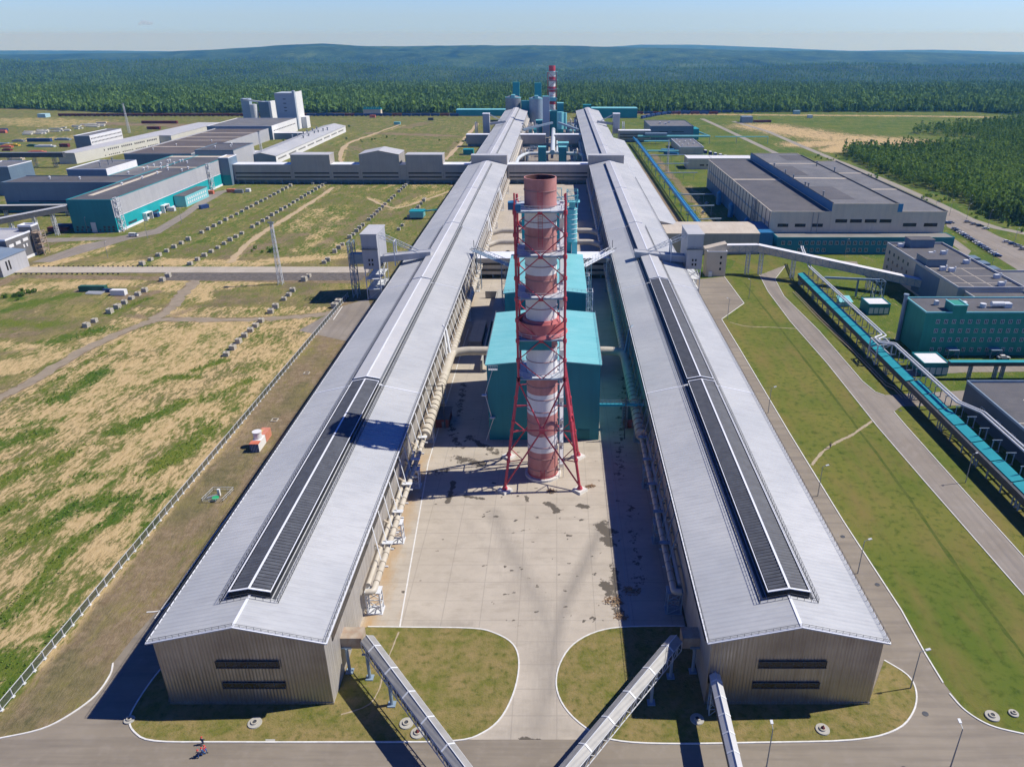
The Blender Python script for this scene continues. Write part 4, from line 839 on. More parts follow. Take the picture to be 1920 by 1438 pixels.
# ------------------------------------------------------------------ ducts on trestles along the inner walls
def duct_row(x, sx, Y0, Y1, label):
    t = thing("gas_duct", label, "pipe run", (x, Y0, 0), "gas ducts along the inner walls"); o = sx  # sx=+1: wall lies at -x side
    dm = M['duct']
    m = MB(); m.pipe([(x-1.6*o,Y0,6.2),(x,Y0+.2,6.2),(x,176,6.2),(x,188,6.2)], .65, 12); build(m, "narrow_pipe", dm, t, smooth=True)
    m = MB(); m.pipe([(x-1.5*o,Y0+2,6.4),(x-1.5*o,330,6.4),(x-1.5*o,600,6.4)], .5, 10); build(m, "inner_pipe", dm, t, smooth=True)
    m = MB(); m.pipe([(x,188,6.2),(x,225,6.4),(x+.2*o,247,7.2),(x+5*o,248,7.6),(x+17.5*o,248,7.6)], 1.55, 16, bend=4); build(m, "wide_pipe", dm, t, smooth=True)
    m = MB(); m.pipe([(x+.1*o,249,6.5),(x+.1*o,300,6.5),(x+.1*o,330,6.5)], 1.3, 12); build(m, "wide_pipe", dm, t, smooth=True)
    m = MB(); m.pipe([(x+.1*o,330,6.4),(x+.1*o,600,6.4)], 1.1, 10); build(m, "narrow_pipe", dm, t, smooth=True)
    m = MB(); m.pipe([(x+.1*o,400,6.5),(x+5*o,404,7.4),(x+22*o,404,7.4)], 1.5, 12, bend=3); m.pipe([(x+.1*o,428,6.5),(x+5*o,430,7.4),(x+22*o,430,7.4)], 1.6, 12, bend=3); build(m, "branch_pipe", dm, t, smooth=True)
    m = MB(); y = Y0+3
    while y < 600:
        r_ = (.72 if y < 188 else 1.63) if y < 249 else (1.4 if y < 330 else 1.2)
        zc = 6.2 if y < 188 else 6.45
        m.tube((x+.1*o*(y > 249),y-.08,zc), (x+.1*o*(y > 249),y+.08,zc), r_, n=12); y += 3.1 if y < 330 else 6
    build(m, "pipe_clamp", M['duct_seam'], t)
    # valves and elbows clutter rising from the wall
    vm_ = mat('tan_valve_paint', (.40,.33,.24), (.52,.45,.35), 1.5, .6, fine=(2.0,(.2,.14,.1),.7)); y = Y0+8; k = 0
    while y < 420:
        k += 1; m = MB()
        if y > 186:
            m.tube((x-1.5*o,y,6.9),(x-.9*o,y+.5,8.0),.4,n=8); m.tube((x-.9*o,y+.5,8.0),(x-.1*o,y+1.0,7.0),.36,n=8)
        elif k % 3 == 0: m.tube((x-1.5*o,y,6.7),(x-2.6*o,y,7.6),.3,n=8)
        if m.v: build(m, "valve_branch", vm_, t)
        y += 3.05
    m = MB()
    while y < 600: m.tube((x-1.5*o,y,6.9),(x-.9*o,y+.5,8.0),.4,n=6); m.tube((x-.9*o,y+.5,8.0),(x-.1*o,y+1.0,7.0),.36,n=6); y += 3.05
    build(m, "valve_branch", vm_, t)
    # wall struts (slanting stays) and cross arms
    xw = -40.5 if sx > 0 else 26.8; y = Y0+9
    while y < 600:
        m = MB()
        m.bar((xw,y+4.5,12.8),(x-.2*o,y,7.4),.17); m.bar((xw,y,5.6),(x+1.2*o,y,5.6),.3,.3)
        if int(y) % 4 == 0: m.box(min(x-1.2*o,x+1.2*o), max(x-1.2*o,x+1.2*o), y-.6, y+.6, 7.4, 7.5)
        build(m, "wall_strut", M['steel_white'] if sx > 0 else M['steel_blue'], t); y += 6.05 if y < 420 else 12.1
    for y in (Y0+1.5, 147, 171, 196, 222, 262, 300, 340, 400, 460, 520, 580):
        m = MB(); m.lattice(min(x-1.9*o,x+1.0*o), max(x-1.9*o,x+1.0*o), y-1.1, y+1.1, 0, 5.5, 3, .18); m.box(min(x-2.1*o,x+1.3*o), max(x-2.1*o,x+1.3*o), y-1.4, y+1.4, -.05, .18); m.box(min(x-2.1*o,x+1.3*o), max(x-2.1*o,x+1.3*o), y-1.2, y+1.2, 5.45, 5.6)
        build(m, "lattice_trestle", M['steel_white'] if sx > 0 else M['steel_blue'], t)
    for yy, zt_ in ((247, 17), (430, 17), (520, 17)):   # white bypass elbow rising to the roof edge
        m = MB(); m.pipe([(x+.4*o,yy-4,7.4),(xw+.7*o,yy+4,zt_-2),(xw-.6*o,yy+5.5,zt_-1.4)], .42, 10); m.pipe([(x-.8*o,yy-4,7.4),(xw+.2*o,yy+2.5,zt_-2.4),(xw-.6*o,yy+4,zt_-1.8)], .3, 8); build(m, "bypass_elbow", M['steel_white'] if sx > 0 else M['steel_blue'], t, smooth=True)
    return t
duct_row(-37.9, 1, 121.5, 600, "sunlit row of cream ducts on lattice trestles along the left hall, facing the yard")
duct_row(24.2, -1, 121.5, 600, "shaded row of ducts on lattice trestles along the right hall, facing the yard")
for sx_, xd, lab in ((1, -37.9, "far stretch of ducts along the left hall beyond the linking gallery"), (-1, 24.2, "far stretch of ducts along the right hall beyond the linking gallery")):
    t = thing("gas_duct", lab, "pipe run", (xd, 640, 0), "far ducts along the inner walls"); xw = -40.4 if sx_ > 0 else 26.7
    m = MB(); m.tube((xd,640,6.4),(xd,1070,6.4),1.1,n=10); build(m, "wide_pipe", M['duct'], t, smooth=True); m = MB(); m.tube((xd-1.6*sx_,640,7.4),(xd-1.6*sx_,1070,7.4),.6,n=8); build(m, "inner_pipe", M['duct'], t, smooth=True)
    for k in range(36):
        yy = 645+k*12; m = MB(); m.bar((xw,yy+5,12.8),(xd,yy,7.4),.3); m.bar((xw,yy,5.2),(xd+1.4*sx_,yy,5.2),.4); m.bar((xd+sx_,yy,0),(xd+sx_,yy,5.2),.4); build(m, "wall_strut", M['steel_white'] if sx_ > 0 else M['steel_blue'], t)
# short bridges from the halls to the silo tower, and the small cyan footbridge
for (p, q, lab, mm) in (((-39.5,350,17),(-18.5,300,23.6),"blue conveyor ramp between the left hall roof and the rear teal hall",'steel_blue'),((26.5,350,17),(10.6,300,23.6),"pale conveyor ramp between the rear teal hall and right hall roof",'steel_white')):
    p, q = Vector(p), Vector(q); m = MB(); m.bar(p, q, 2.6, .25); hb = thing("conveyor_ramp", lab, "conveyor", (q.x, q.y, 0), "conveyor ramps to the teal hall"); build(m, "deck", M[mm], hb)
    m = MB()
    for s_ in (-1.3, 1.3):
        u = (q-p).cross(Vector((0,0,1))).normalized()*s_; m.truss(p+u, q+u, 1.7, 10, .14)
    build(m, "side_truss", M[mm], hb)
    m = MB(); pc = p.lerp(q, .8); m.lattice(pc.x-1, pc.x+1, pc.y-1.2, pc.y+1.2, 0, pc.z, 5, .16); pc = p.lerp(q, .12); m.lattice(pc.x-1, pc.x+1, pc.y-1.2, pc.y+1.2, 0, pc.z, 5, .16); build(m, "steel_support", M[mm], hb)
    m = MB(); m.bar(p+Vector((0,0,1.5)), p+Vector((0,0,5)), .25); m.bar(p+Vector((-2,-1,.8)), p+Vector((2,1,.9)), .6, .15); build(m, "lamp_mast", M['steel_dark'], hb)
t = thing("foot_bridge", "short bright cyan footbridge from the teal hall to the right pipe row", "bridge", (20, 204, 0))
m = MB(); m.box(12.7, 26.6, 203.4, 205.0, 7.8, 8.1); m.box(12.7, 23.0, 203.3, 203.45, 8.1, 8.5); build(m, "deck", mat('bright_cyan_paint', (.03,.40,.52), (.05,.44,.56), .5, .5), t)
m = MB(); handrail(m, (12.7,203.4,8.1), (26.6,203.4,8.1), 1.1, 1.2, .08); handrail(m, (12.7,205,8.1), (26.6,205,8.1), 1.1, 1.2, .08); m.lattice(20.2, 21.6, 203.4, 205.0, -.05, 7.8, 4, .14); build(m, "railing", M['steel_grey'], t)
m = MB(); m.bar((-34.6,203.8,0),(-34.6,203.8,15),.25); m.bar((-40,203.8,14.6),(-33.4,203.8,14.6),.15); m.bar((-40,203.8,13),(-33.4,203.8,13),.12); build(m, "utility_mast", M['steel_dark'], label="thin dark post with two arms over the left duct row", cat="mast")
m = MB(); m.bar((20.4,197.0,0),(20.4,197.0,14),.3); m.bar((19.8,197.0,13),(27,197.0,13),.15); m.bar((19.8,197,11),(27,197,11),.12); build(m, "utility_mast", M['steel_dark'], label="thin dark post with two arms over the right duct row", cat="mast")
# roof terrace surveillance masts near the conveyor ramps and timber heaps in the shade
for i, (px, py, sc_, lab) in enumerate(((1033,921,1.2,"small heap of broken pallets in front of the chimney foot"),(1106,912,1.2,"heap of brown scrap timber right of the front chimney leg"),(1150,1128,2.2,"untidy heap of broken pallets at the sunlit edge of the right hall's shade"),(1182,1108,2.2,"heap of broken pallets lying in the right hall's shade"),(1165,1156,1.4,"small grey bundle of boards at the edge of the shade"))):
    x, y = G(px, py); m = MB(); rr = random.Random(i)
    for k in range(46):
        a = rr.uniform(0,6.28); r_ = rr.random()**.6*sc_; p = Vector((x+r_*math.cos(a), y+r_*math.sin(a)*.7, .08+(1-r_/sc_)*rr.random()*.7*sc_*.6)); d = Vector((rr.uniform(-1,1), rr.uniform(-1,1), rr.uniform(-.3,.3))).normalized()*rr.uniform(.3,.8)
        m.bar(p-d, p+d, .12, .05)
    build(m, "timber_heap", mat('weathered_timber', (.24,.15,.08), (.36,.25,.15), 2, .9), label=lab, cat="timber heap", group="heaps of scrap timber in the yard")
# ------------------------------------------------------------------ flat-roofed works buildings
def block(name, label, cat, boxes, mw, mr_, group=None, parapet=.6, cap='ridge', front=None, side=None, leftm=None, vents=None, wins=None, lines=None, trim=None):
    """boxes: list of (x0,x1,y0,y1,z). wins: list of (face, plane, a0, a1, z0, z1, mat). lines: flashing strips on roofs"""
    xs_ = [b[0] for b in boxes]+[b[1] for b in boxes]; t = thing(name, label, cat, (sum(xs_)/len(xs_), min(b[2] for b in boxes), 0), group)
    wl = None
    for k, (x0,x1,y0,y1,z) in enumerate(boxes):
        m = MB(); m.box(x0,x1,y0,y1,0 if k == 0 or True else 0,z-.02*k); wl = build(m, "wall", (mw[k] if isinstance(mw, list) else mw), t) if True else wl
        m = MB(); p = parapet; zz = z-.02*k
        m.box(x0+.3,x1-.3,y0+.3,y1-.3,zz+.01,zz+.06); build(m, "roof", mr_[k] if isinstance(mr_, list) else mr_, t)
        m = MB(); m.box(x0-.1,x1+.1,y0-.1,y0+.3,zz+.005,zz+p); m.box(x0-.1,x1+.1,y1-.3,y1+.1,zz+.005,zz+p); m.box(x0-.1,x0+.3,y0+.3,y1-.3,zz+.005,zz+p); m.box(x1-.3,x1+.1,y0+.3,y1-.3,zz+.005,zz+p)
        build(m, "parapet", M[cap], t)
    for f in (wins or []):
        face, pl, a0, a1, z0, z1, mm = f[:7]; m = MB()
        if face == 'S': m.box(a0,a1,pl-.12,pl-.02,z0,z1)
        elif face == 'E': m.box(pl+.02,pl+.12,a0,a1,z0,z1)
        elif face == 'W': m.box(pl-.12,pl-.02,a0,a1,z0,z1)
        nm = f[7] if len(f) > 7 else "window"; build(m, nm, M[mm], t)
    if vents:
        for (vx, vy, vz, kind_) in vents:
            m = MB()
            if kind_ == 0: m.tube((vx,vy,vz),(vx,vy,vz+1.3),.45,n=10); m.tube((vx,vy,vz+1.3),(vx,vy,vz+1.5),.85,n=10); m.tube((vx,vy,vz+1.5),(vx,vy,vz+2.0),.8,.1,n=10)
            elif kind_ == 1: m.tube((vx,vy,vz),(vx,vy,vz+3.0),.4,n=10); m.tube((vx,vy,vz+3.0),(vx,vy,vz+3.5),.75,n=10)
            else: m.box(vx-1,vx+1,vy-1,vy+1,vz,vz+1.6); m.box(vx-1.2,vx+1.2,vy-1.2,vy+1.2,vz+1.6,vz+1.8)
            build(m, "roof_vent", M['steel_white'] if kind_ != 1 else M['steel_grey'], t)
    if lines:
        m = MB()
        for (xa,ya,xb,yb,z,w_) in lines: m.bar((xa,ya,z+.09),(xb,yb,z+.09),w_,.06)
        build(m, "roof_flashing", M['cream_wall'], t)
    return t
def rows(face, pl, a0, a1, n, w_, z0, z1, mm='glass', nm="window", skip=()):
    return [(face, pl, a0+(a1-a0)*(i+.5)/n-w_/2, a0+(a1-a0)*(i+.5)/n+w_/2, z0, z1, mm, nm) for i in range(n) if i not in skip]
def add_part(t, name, m_, fn, smooth=False): m = MB(); fn(m); return build(m, name, m_, t, smooth=smooth)
vt = []
for px, py in ((229,347),(267,335),(295,326),(241,326),(270,319),(277,316),(289,312),(302,309),(302,316),(314,315),(315,312),(315,304),(327,308),(341,321),(353,317),(351,306),(315,319),(338,304),(319,303),(343,303)):
    x, y = G(px, py, 19.9); vt.append((x, y, 19.75, 0))
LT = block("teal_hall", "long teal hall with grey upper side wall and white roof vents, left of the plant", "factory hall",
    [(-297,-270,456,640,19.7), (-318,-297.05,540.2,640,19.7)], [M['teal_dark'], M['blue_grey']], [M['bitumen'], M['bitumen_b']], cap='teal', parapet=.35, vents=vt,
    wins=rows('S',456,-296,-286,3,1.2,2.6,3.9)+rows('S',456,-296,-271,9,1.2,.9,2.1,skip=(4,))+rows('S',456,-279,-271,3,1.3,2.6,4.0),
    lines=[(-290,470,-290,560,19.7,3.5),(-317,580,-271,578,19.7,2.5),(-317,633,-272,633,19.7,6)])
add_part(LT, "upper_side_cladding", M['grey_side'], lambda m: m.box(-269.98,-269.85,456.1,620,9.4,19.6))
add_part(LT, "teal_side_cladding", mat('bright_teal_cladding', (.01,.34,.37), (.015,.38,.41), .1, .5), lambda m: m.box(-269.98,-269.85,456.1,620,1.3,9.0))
add_part(LT, "white_trim", M['ridge'], lambda m: (m.box(-269.98,-269.7,456.1,620,9.05,9.35), m.box(-269.98,-269.5,456.1,620,0,1.3)))
add_part(LT, "gate", M['steel_white'], lambda m: m.box(-285.6,-282.6,455.7,455.95,0,6.2))
for yy in (491, 515): add_part(LT, "gate_porch", M['white'], lambda m: (m.box(-269.8,-267.2,yy-4,yy-3.5,0,4.6), m.box(-269.8,-267.2,yy+3.5,yy+4,0,4.6), m.box(-269.8,-267.2,yy-4,yy+4,4.6,5)))
for yy in (474, 503): add_part(LT, "window_strip", M['glass'], lambda m: m.box(-269.83,-269.72,yy-5,yy+5,2.0,3.4))
add_part(LT, "outside_stair", M['steel_white'], lambda m: (m.lattice(-269.7,-267.5,457.5,461.5,0,20.5,7,.2), [m.bar((-268.6,457.5 if k%2 else 461.5,k*2.9),(-268.6,461.5 if k%2 else 457.5,k*2.9+2.9),.9,.2) for k in range(7)]))
add_part(LT, "outside_stair", M['steel_white'], lambda m: (m.lattice(-269.7,-267.5,590,594,0,20.5,7,.2), [m.bar((-268.6,590 if k%2 else 594,k*2.9),(-268.6,594 if k%2 else 590,k*2.9+2.9),.9,.2) for k in range(7)]))
an = add_part(LT, "teal_annex", M['teal_light'], lambda m: m.box(-269.5,-261.5,531,568,0,7.5)); add_part(LT, "annex_roof", M['bitumen'], lambda m: m.box(-269.5,-261.3,530.8,568.2,7.5,7.7))
add_part(LT, "annex_windows", M['white'], lambda m: [m.box(-261.48,-261.4,534+k*3.2,535.6+k*3.2,1.5+2.6*(j),3.1+2.6*j) for k in range(10) for j in range(2)])
block("teal_hall", "wide hall with blue-grey front and teal base strip at the left edge", "factory hall", [(-375,-297.1,513,540,19.7)], M['blue_grey'], M['bitumen'], cap='blue_grey',
    vents=[(-330,528,19.7,0),(-352,530,19.7,0)], wins=[('S',513,-374.8,-297.5,0.02,7.0,'teal_dark','base_cladding'),('S',513,-366,-299,7.4,8.0,'dark','window_strip')])
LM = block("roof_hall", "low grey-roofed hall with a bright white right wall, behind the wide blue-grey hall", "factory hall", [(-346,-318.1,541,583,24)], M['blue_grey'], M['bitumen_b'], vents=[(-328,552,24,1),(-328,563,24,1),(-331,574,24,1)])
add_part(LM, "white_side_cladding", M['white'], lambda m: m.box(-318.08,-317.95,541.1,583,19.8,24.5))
block("service_tower", "blue-grey block tower with pale right wall at the left edge, behind the wide hall", "tower", [(-432,-409,572,600,21)], M['blue_grey'], M['bitumen_b'])
F1 = gable_hall("grey_workshop", "pale grey workshop with blue roof in the left edge, nearest the concrete road", "workshop", -312, -277.6, 362, 382.5, 9, 10.6, M['grey_wall'], mat('blue_grey_roof', (.17,.23,.31), (.20,.26,.34), .1, .5), mw2=M['grey_side'])
add_part(F1, "window", M['dark'], lambda m: (m.box(-277.5,-277.4,366,367,2.5,7), m.box(-277.5,-277.4,368.2,369.2,2.5,7)))
add_part(F1, "window", M['dark'], lambda m: (m.box(-282,-281,361.85,361.97,2.5,7),))
F2 = block("dark_office", "dark grey office with white window groups, left edge behind the pale workshop", "office block", [(-322,-288,384.5,410,12.7),(-294,-286.9,405,411,15.5)], mat('charcoal_cladding', (.13,.13,.135), (.16,.16,.165), .1, .6), mat('pale_roof_membrane', (.38,.38,.40), (.45,.45,.46), .1, .7), parapet=.9)
add_part(F2, "white_window_group", M['white'], lambda m: [m.box(-287.95,-287.8,y_,y_+w_,z_,z_+1.6) for y_, w_, z_ in ((386,3.6,8.6),(391.5,3.8,8.9),(397.4,4.2,9.2),(391.5,3.6,3.6),(396.5,1,6.2),(399,1,6.2))])
add_part(F2, "white_base", M['white'], lambda m: m.box(-287.95,-287.7,384.6,404.8,0,1.4))
add_part(F2, "stair_frame", M['cladding_rust'], lambda m: (m.lattice(-286.8,-283,404,409,0,13,5,.25), [m.box(-286.8,-283,404,409,z_,z_+.2) for z_ in (3,6,9,12)]))
# left conveyor galleries
def gallery(name, label, pts, wd, h, mw, mr_, legs, group=None, truss=False, mleg='steel_white', legw=1.6):
    t = thing(name, label, "conveyor gallery", (pts[0][0], pts[0][1], 0), group)
    m = MB(); r_ = MB(); tr = MB()
    for a, b in zip(pts[:-1], pts[1:]):
        a, b = Vector(a), Vector(b); up = Vector((0,0,1)); m.bar(a-up*h/2, b-up*h/2, wd, h); r_.bar(a+up*.1, b+up*.1, wd+.4, .18)
        if truss:
            u = (b-a).cross(up).normalized()*(wd/2+.12); n = max(2, int((b-a).length/3.2))
            for s_ in (-1, 1): tr.truss(a+u*s_-up*h, b+u*s_-up*h, h-.1, n, .16)
    build(m, "gallery_body", mw, t); build(r_, "gallery_roof", mr_, t)
    if truss: build(tr, "side_truss", M['steel_blue'], t)
    for (x, y, z) in legs:
        m = MB(); hw = legw/2; m.lattice(x-hw, x+hw, y-hw, y+hw, 0, z, max(2, int(z/3)), .2); build(m, "support_leg", M[mleg], t)
    return t
gallery("conveyor_gallery", "grey conveyor gallery on white trestles sloping up to the long teal hall", [(-298,455.5,16.5),(-345,398,13)], 3.6, 3, M['steel_dark'], M['roof'], [(-303,449,13),(-309,441,13),(-317,432,12),(-324,424,12),(-331,415,12)])
gallery("conveyor_gallery", "level pale-roofed gallery at the left edge before the wide blue-grey hall", [(-316,505,7),(-420,500,7)], 4, 3, M['steel_dark'], M['roof'], [(-330,505,4),(-350,504,4),(-370,503,4)])
gallery("conveyor_gallery", "thin dark elevated gallery on dark columns at the far left edge", [(-450,706,13),(-620,700,13)], 4, 4, M['steel_dark'], M['steel_grey'], [(-460,706,9),(-478,706,9),(-500,705,9),(-525,704,9),(-550,704,9)], mleg='steel_grey', legw=2.4)
gallery("conveyor_gallery", "low covered pipe gallery sloping behind the low grey-roofed hall", [(-347,600,15),(-375,541,15)], 3.5, 3, M['steel_white'], M['roofB'], [])
# far left works
def quad_hall(name, label, pts, z, mw, mr_, cat="warehouse", wins=None, group=None):
    x = sum(p[0] for p in pts)/len(pts); t = thing(name, label, cat, (x, pts[0][1], 0), group); m = MB(); m.prism(pts, 0, z); build(m, "wall", mw, t)
    c = (x, sum(p[1] for p in pts)/len(pts)); m = MB(); q = [(c[0]+(a-c[0])*1.01, c[1]+(b-c[1])*1.004) for a, b in pts]; m.prism(q, z+.01, z+.4); build(m, "roof", mr_, t)
    if wins:
        (xa, ya), (xb, yb) = wins[0]; n = wins[1]
        for (z0, z1, w_) in wins[2]:
            m = MB()
            for i in range(n):
                if i % 7 == 6: continue
                p = Vector((xa,ya,0)).lerp(Vector((xb,yb,0)), (i+.3)/n); q_ = Vector((xa,ya,0)).lerp(Vector((xb,yb,0)), (i+.3+w_)/n); m.bar(p+Vector((.1,0,(z0+z1)/2)), q_+Vector((.1,0,(z0+z1)/2)), .12, z1-z0)
            build(m, "window_row", M['dark'], t)
    return t
quad_hall("white_warehouse", "very long white warehouse with grey roof and rows of small windows, at the far left", [(-468,725),(-452,725),(-437,858),(-424,858),(-424,992),(-452,992)], 9.6, mat('cream_white_panel', (.55,.55,.49), (.6,.6,.55), .1), M['roofB'], wins=(((-451.9,728),(-437.2,856)),42,((6.2,7.8,.5),(1.2,2.2,.5))))
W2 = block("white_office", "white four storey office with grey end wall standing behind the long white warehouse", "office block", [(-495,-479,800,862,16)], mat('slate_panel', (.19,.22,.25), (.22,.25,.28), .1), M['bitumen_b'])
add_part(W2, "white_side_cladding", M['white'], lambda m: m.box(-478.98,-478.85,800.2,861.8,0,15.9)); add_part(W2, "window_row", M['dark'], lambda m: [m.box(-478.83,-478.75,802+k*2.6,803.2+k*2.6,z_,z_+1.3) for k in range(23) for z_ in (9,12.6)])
Wm = block("brown_roof_hall", "broad hall with dark brown flat roof and pale seams, left of the plant's far tower", "factory hall", [(-392,-331,700,900,12)], M['blue_grey'], M['rust_roof'], cap='grey_side', parapet=1.0,
   vents=[(-380,730,12,0),(-372,760,12,0),(-350,790,12,0)], lines=[(-391,752,-332,752,12,3),(-391,800,-332,800,12,2.2),(-391,826,-332,826,12,2.5),(-391,862,-332,862,12,3)])
add_part(Wm, "white_side_cladding", M['grey_side'], lambda m: m.box(-330.98,-330.85,714.1,899,0,13))
block("dark_roof_hall", "small dark-roofed hall with grey right wall touching the brown-roofed hall", "factory hall", [(-318,-284,680,728,18)], M['grey_side'], M['bitumen'], cap='blue_grey', vents=[(-308,700,18,0),(-296,705,18,0),(-300,718,18,0)])
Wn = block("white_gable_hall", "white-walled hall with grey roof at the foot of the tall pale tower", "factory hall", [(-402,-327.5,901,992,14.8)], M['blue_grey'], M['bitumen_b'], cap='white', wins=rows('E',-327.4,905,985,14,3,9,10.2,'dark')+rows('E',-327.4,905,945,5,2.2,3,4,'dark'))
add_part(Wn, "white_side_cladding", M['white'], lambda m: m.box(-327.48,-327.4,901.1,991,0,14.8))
Sh = gable_hall("long_warehouse", "long low warehouse with bright ridged roof dotted with vents, right of the tall pale tower", "warehouse", -291, -263.5, 724, 979, 7.4, 10.2, M['blue_grey'], M['roof'], mw2=M['white'])
add_part(Sh, "window_row", M['dark'], lambda m: [m.box(-263.43,-263.35,730+k*3.4,732+k*3.4,3.2,4.6) for k in range(70) if k % 9 not in (7,8)])
for k, (px, py) in enumerate(((548,257),(558,254),(569,251),(576,248),(586,245),(569,259),(579,255),(590,250),(597,248),(606,245),(614,243),(594,242))):
    x, y = G(px, py, 9.6); add_part(Sh, "roof_vent", M['steel_grey'], lambda m: (m.tube((x,y,8.5),(x,y,11.2),.7,n=8), m.tube((x,y,11.2),(x,y,11.9),1.2,n=8)))
TT = thing("tall_tower", "tall pale concrete tower with small openings on its shaded front, far left", "tower", (-343,1006,0))
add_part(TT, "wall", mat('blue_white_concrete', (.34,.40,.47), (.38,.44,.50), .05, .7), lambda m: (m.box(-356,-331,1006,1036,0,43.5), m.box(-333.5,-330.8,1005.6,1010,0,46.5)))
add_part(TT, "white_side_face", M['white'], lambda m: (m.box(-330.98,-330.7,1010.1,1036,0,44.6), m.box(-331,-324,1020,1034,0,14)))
add_part(TT, "opening", M['dark'], lambda m: [m.box(-346,-342.5,1005.8,1005.95,z_,z_+.9) for z_ in (36,31,26,22)])
S2 = thing("silo_group", "grey-blue silo block with a side tower and curved stair, far left beyond the brown roof", "silo", (-412,1090,0))
add_part(S2, "tower", mat('silver_blue_panel', (.30,.40,.50), (.36,.46,.56), .1), lambda m: (m.box(-432,-421,1088,1098,0,31),))
add_part(S2, "silo_block", M['blue_grey'], lambda m: m.box(-408,-394,1086,1104,0,27)); add_part(S2, "pale_end", M['white'], lambda m: m.box(-393.98,-391,1086,1104,0,27.5))
add_part(S2, "silo_drum", M['steel_white'], lambda m: m.tube((-415,1086,0),(-415,1086,24),5,n=20), True); add_part(S2, "head_conveyor", M['steel_white'], lambda m: (m.bar((-428,1087,30),(-400,1089,26),2.5,2),))
block("low_link_hall", "low white-roofed link building between brown-roofed hall and long warehouse", "link building", [(-330.5,-292,745,762,7)], M['blue_grey'], M['white'], cap='white', parapet=.2)
block("low_link_hall", "low white-roofed link building at the foot of the tall pale tower", "link building", [(-327,-291.5,905,918,7)], M['blue_grey'], M['white'], cap='white', parapet=.2)
# ------------------------------------------------------------------ transverse galleries
def cross_gallery(label, parts, y0, zb, legs=True, win=True, group="transverse galleries between the halls"):
    t = thing("transverse_gallery", label, "gallery", ((parts[0][0]+parts[-1][1])/2, y0, 0), group)
    for (x0,x1,z,dy,col) in parts:
        m = MB()
        if z > 24: m.profile_y([(x0,zb),(x1,zb),(x1,z-3),((x0+x1)/2,z),(x0,z-3)], y0, y0+dy)
        else: m.box(x0+.01, x1-.01, y0, y0+dy, zb, z)
        b_ = build(m, "clad_section", M[col], t); m = MB()
        if z > 24:
            xm = (x0+x1)/2
            for e in (x0-.4,x1+.4): m.add([(e,y0-.4,z-3),(xm,y0-.4,z+.1),(xm,y0+dy+.4,z+.1),(e,y0+dy+.4,z-3)], [(0,1,2,3) if e < xm else (3,2,1,0)])
        else: m.box(x0-.2 if z > 20 else x0+.02, x1+.2 if z > 20 else x1-.02, y0-.2, y0+dy+.2, z, z+.25)
        build(m, "section_roof", M['ridge'] if z < 20 else M['roofB'], b_)
        if win and x1-x0 > 8:
            m = MB(); [m.box(x0+1.5, x1-1.5, y0-.14, y0-.02, z_, z_+1.15) for z_ in (zb+1.6, zb+4.7)]; build(m, "window_strip", M['dark'], b_)
    if legs:
        m = MB(); x = parts[0][0]+2
        while x < parts[-1][1]-1: m.bar((x,y0+1,0),(x,y0+1,zb),.6); m.bar((x,y0+dy-1,0),(x,y0+dy-1,zb),.6); x += 6
        m.box(parts[0][0]+1, parts[-1][1]-1, y0+dy*.45, y0+dy*.5, 0, zb-.05)  # dark wall added to stand for the shade under the gallery
        build(m, "column_and_shade_wall", M['steel_blue'], t)
    return t
cross_gallery("long gallery of grey boxes with dark window strips crossing the left field", [(-262,-214.5,15.2,12,'grey_wall'),(-214.4,-183,22.8,14,'grey_wall'),(-182.9,-159.3,15.2,12,'grey_wall'),(-159.2,-127,26.2,24,'grey_wall'),(-126.9,-122,15.2,12,'grey_wall'),(-121.9,-92,22.8,13,'grey_wall'),(-91.9,-70.9,15.2,12,'grey_wall')], 621, 3.3)
cross_gallery("grey gallery linking the two long halls just behind the chimney top", [(-40,26.3,15.2,12,'grey_wall')], 621, 3.3)
cross_gallery("white-roofed gallery linking the two long halls behind the taller teal hall", [(-40,26.3,10,12,'grey_wall')], 361, 2.0)
cross_gallery("thin far gallery linking the two long halls near their far end", [(-40,-12,12.5,11,'grey_wall'),(-2,26.3,12.5,11,'grey_wall')], 842, 3.3, win=False)
cross_gallery("stub of the far gallery left of the left long hall", [(-98,-71.2,12.5,11,'grey_wall')], 842, 3.3, win=False)
cross_gallery("far gallery between the right long hall and the blue-grey far hall", [(69.5,106,12.5,11,'grey_wall')], 880, 3.3)
block("stair_tower", "dark blue-grey stair tower with teal base between long teal hall and the box gallery", "tower", [(-270,-262.1,615,632,21)], M['blue_grey'], M['cream_wall'], wins=[('S',615,-269.9,-262.2,0,8,'teal_dark','base_cladding')])
# ------------------------------------------------------------------ right side buildings
RHV = [(*G(px, py, 25.3), 25.3, 1) for px, py in ((1451,316),(1472,328),(1487,338),(1509,352),(1515,354),(1531,312),(1564,324),(1543,370))]
RH = block("white_panel_hall", "very large hall with dark roofs, blue raised side and pale front, right of the plant", "factory hall",
    [(119.5,153,417,607,20.9),(153.05,189.5,416.95,610,25.3),(189.55,217.5,417.05,600,20.9)], [M['cream_wall'],M['cream_wall'],M['cream_wall']], [M['bitumen'],M['bitumen_b'],M['bitumen_b']], cap='cream_wall', parapet=.4,
    vents=RHV, wins=rows('S',417,122,151,3,6,12.6,14.4,'dark','window_strip')+rows('S',416.95,155,188,4,6.6,15.0,16.9,'dark','window_strip')+rows('S',417.05,192,215.5,2,7.5,12.8,14.7,'dark','window_strip'),
    lines=[(120,520,152.5,520,20.9,2.5),(154,560,189,560,25.3,2),(154,500,189,498,25.3,2.5),(190,484,217,484,20.9,2),(190,545,217,545,20.9,2)])
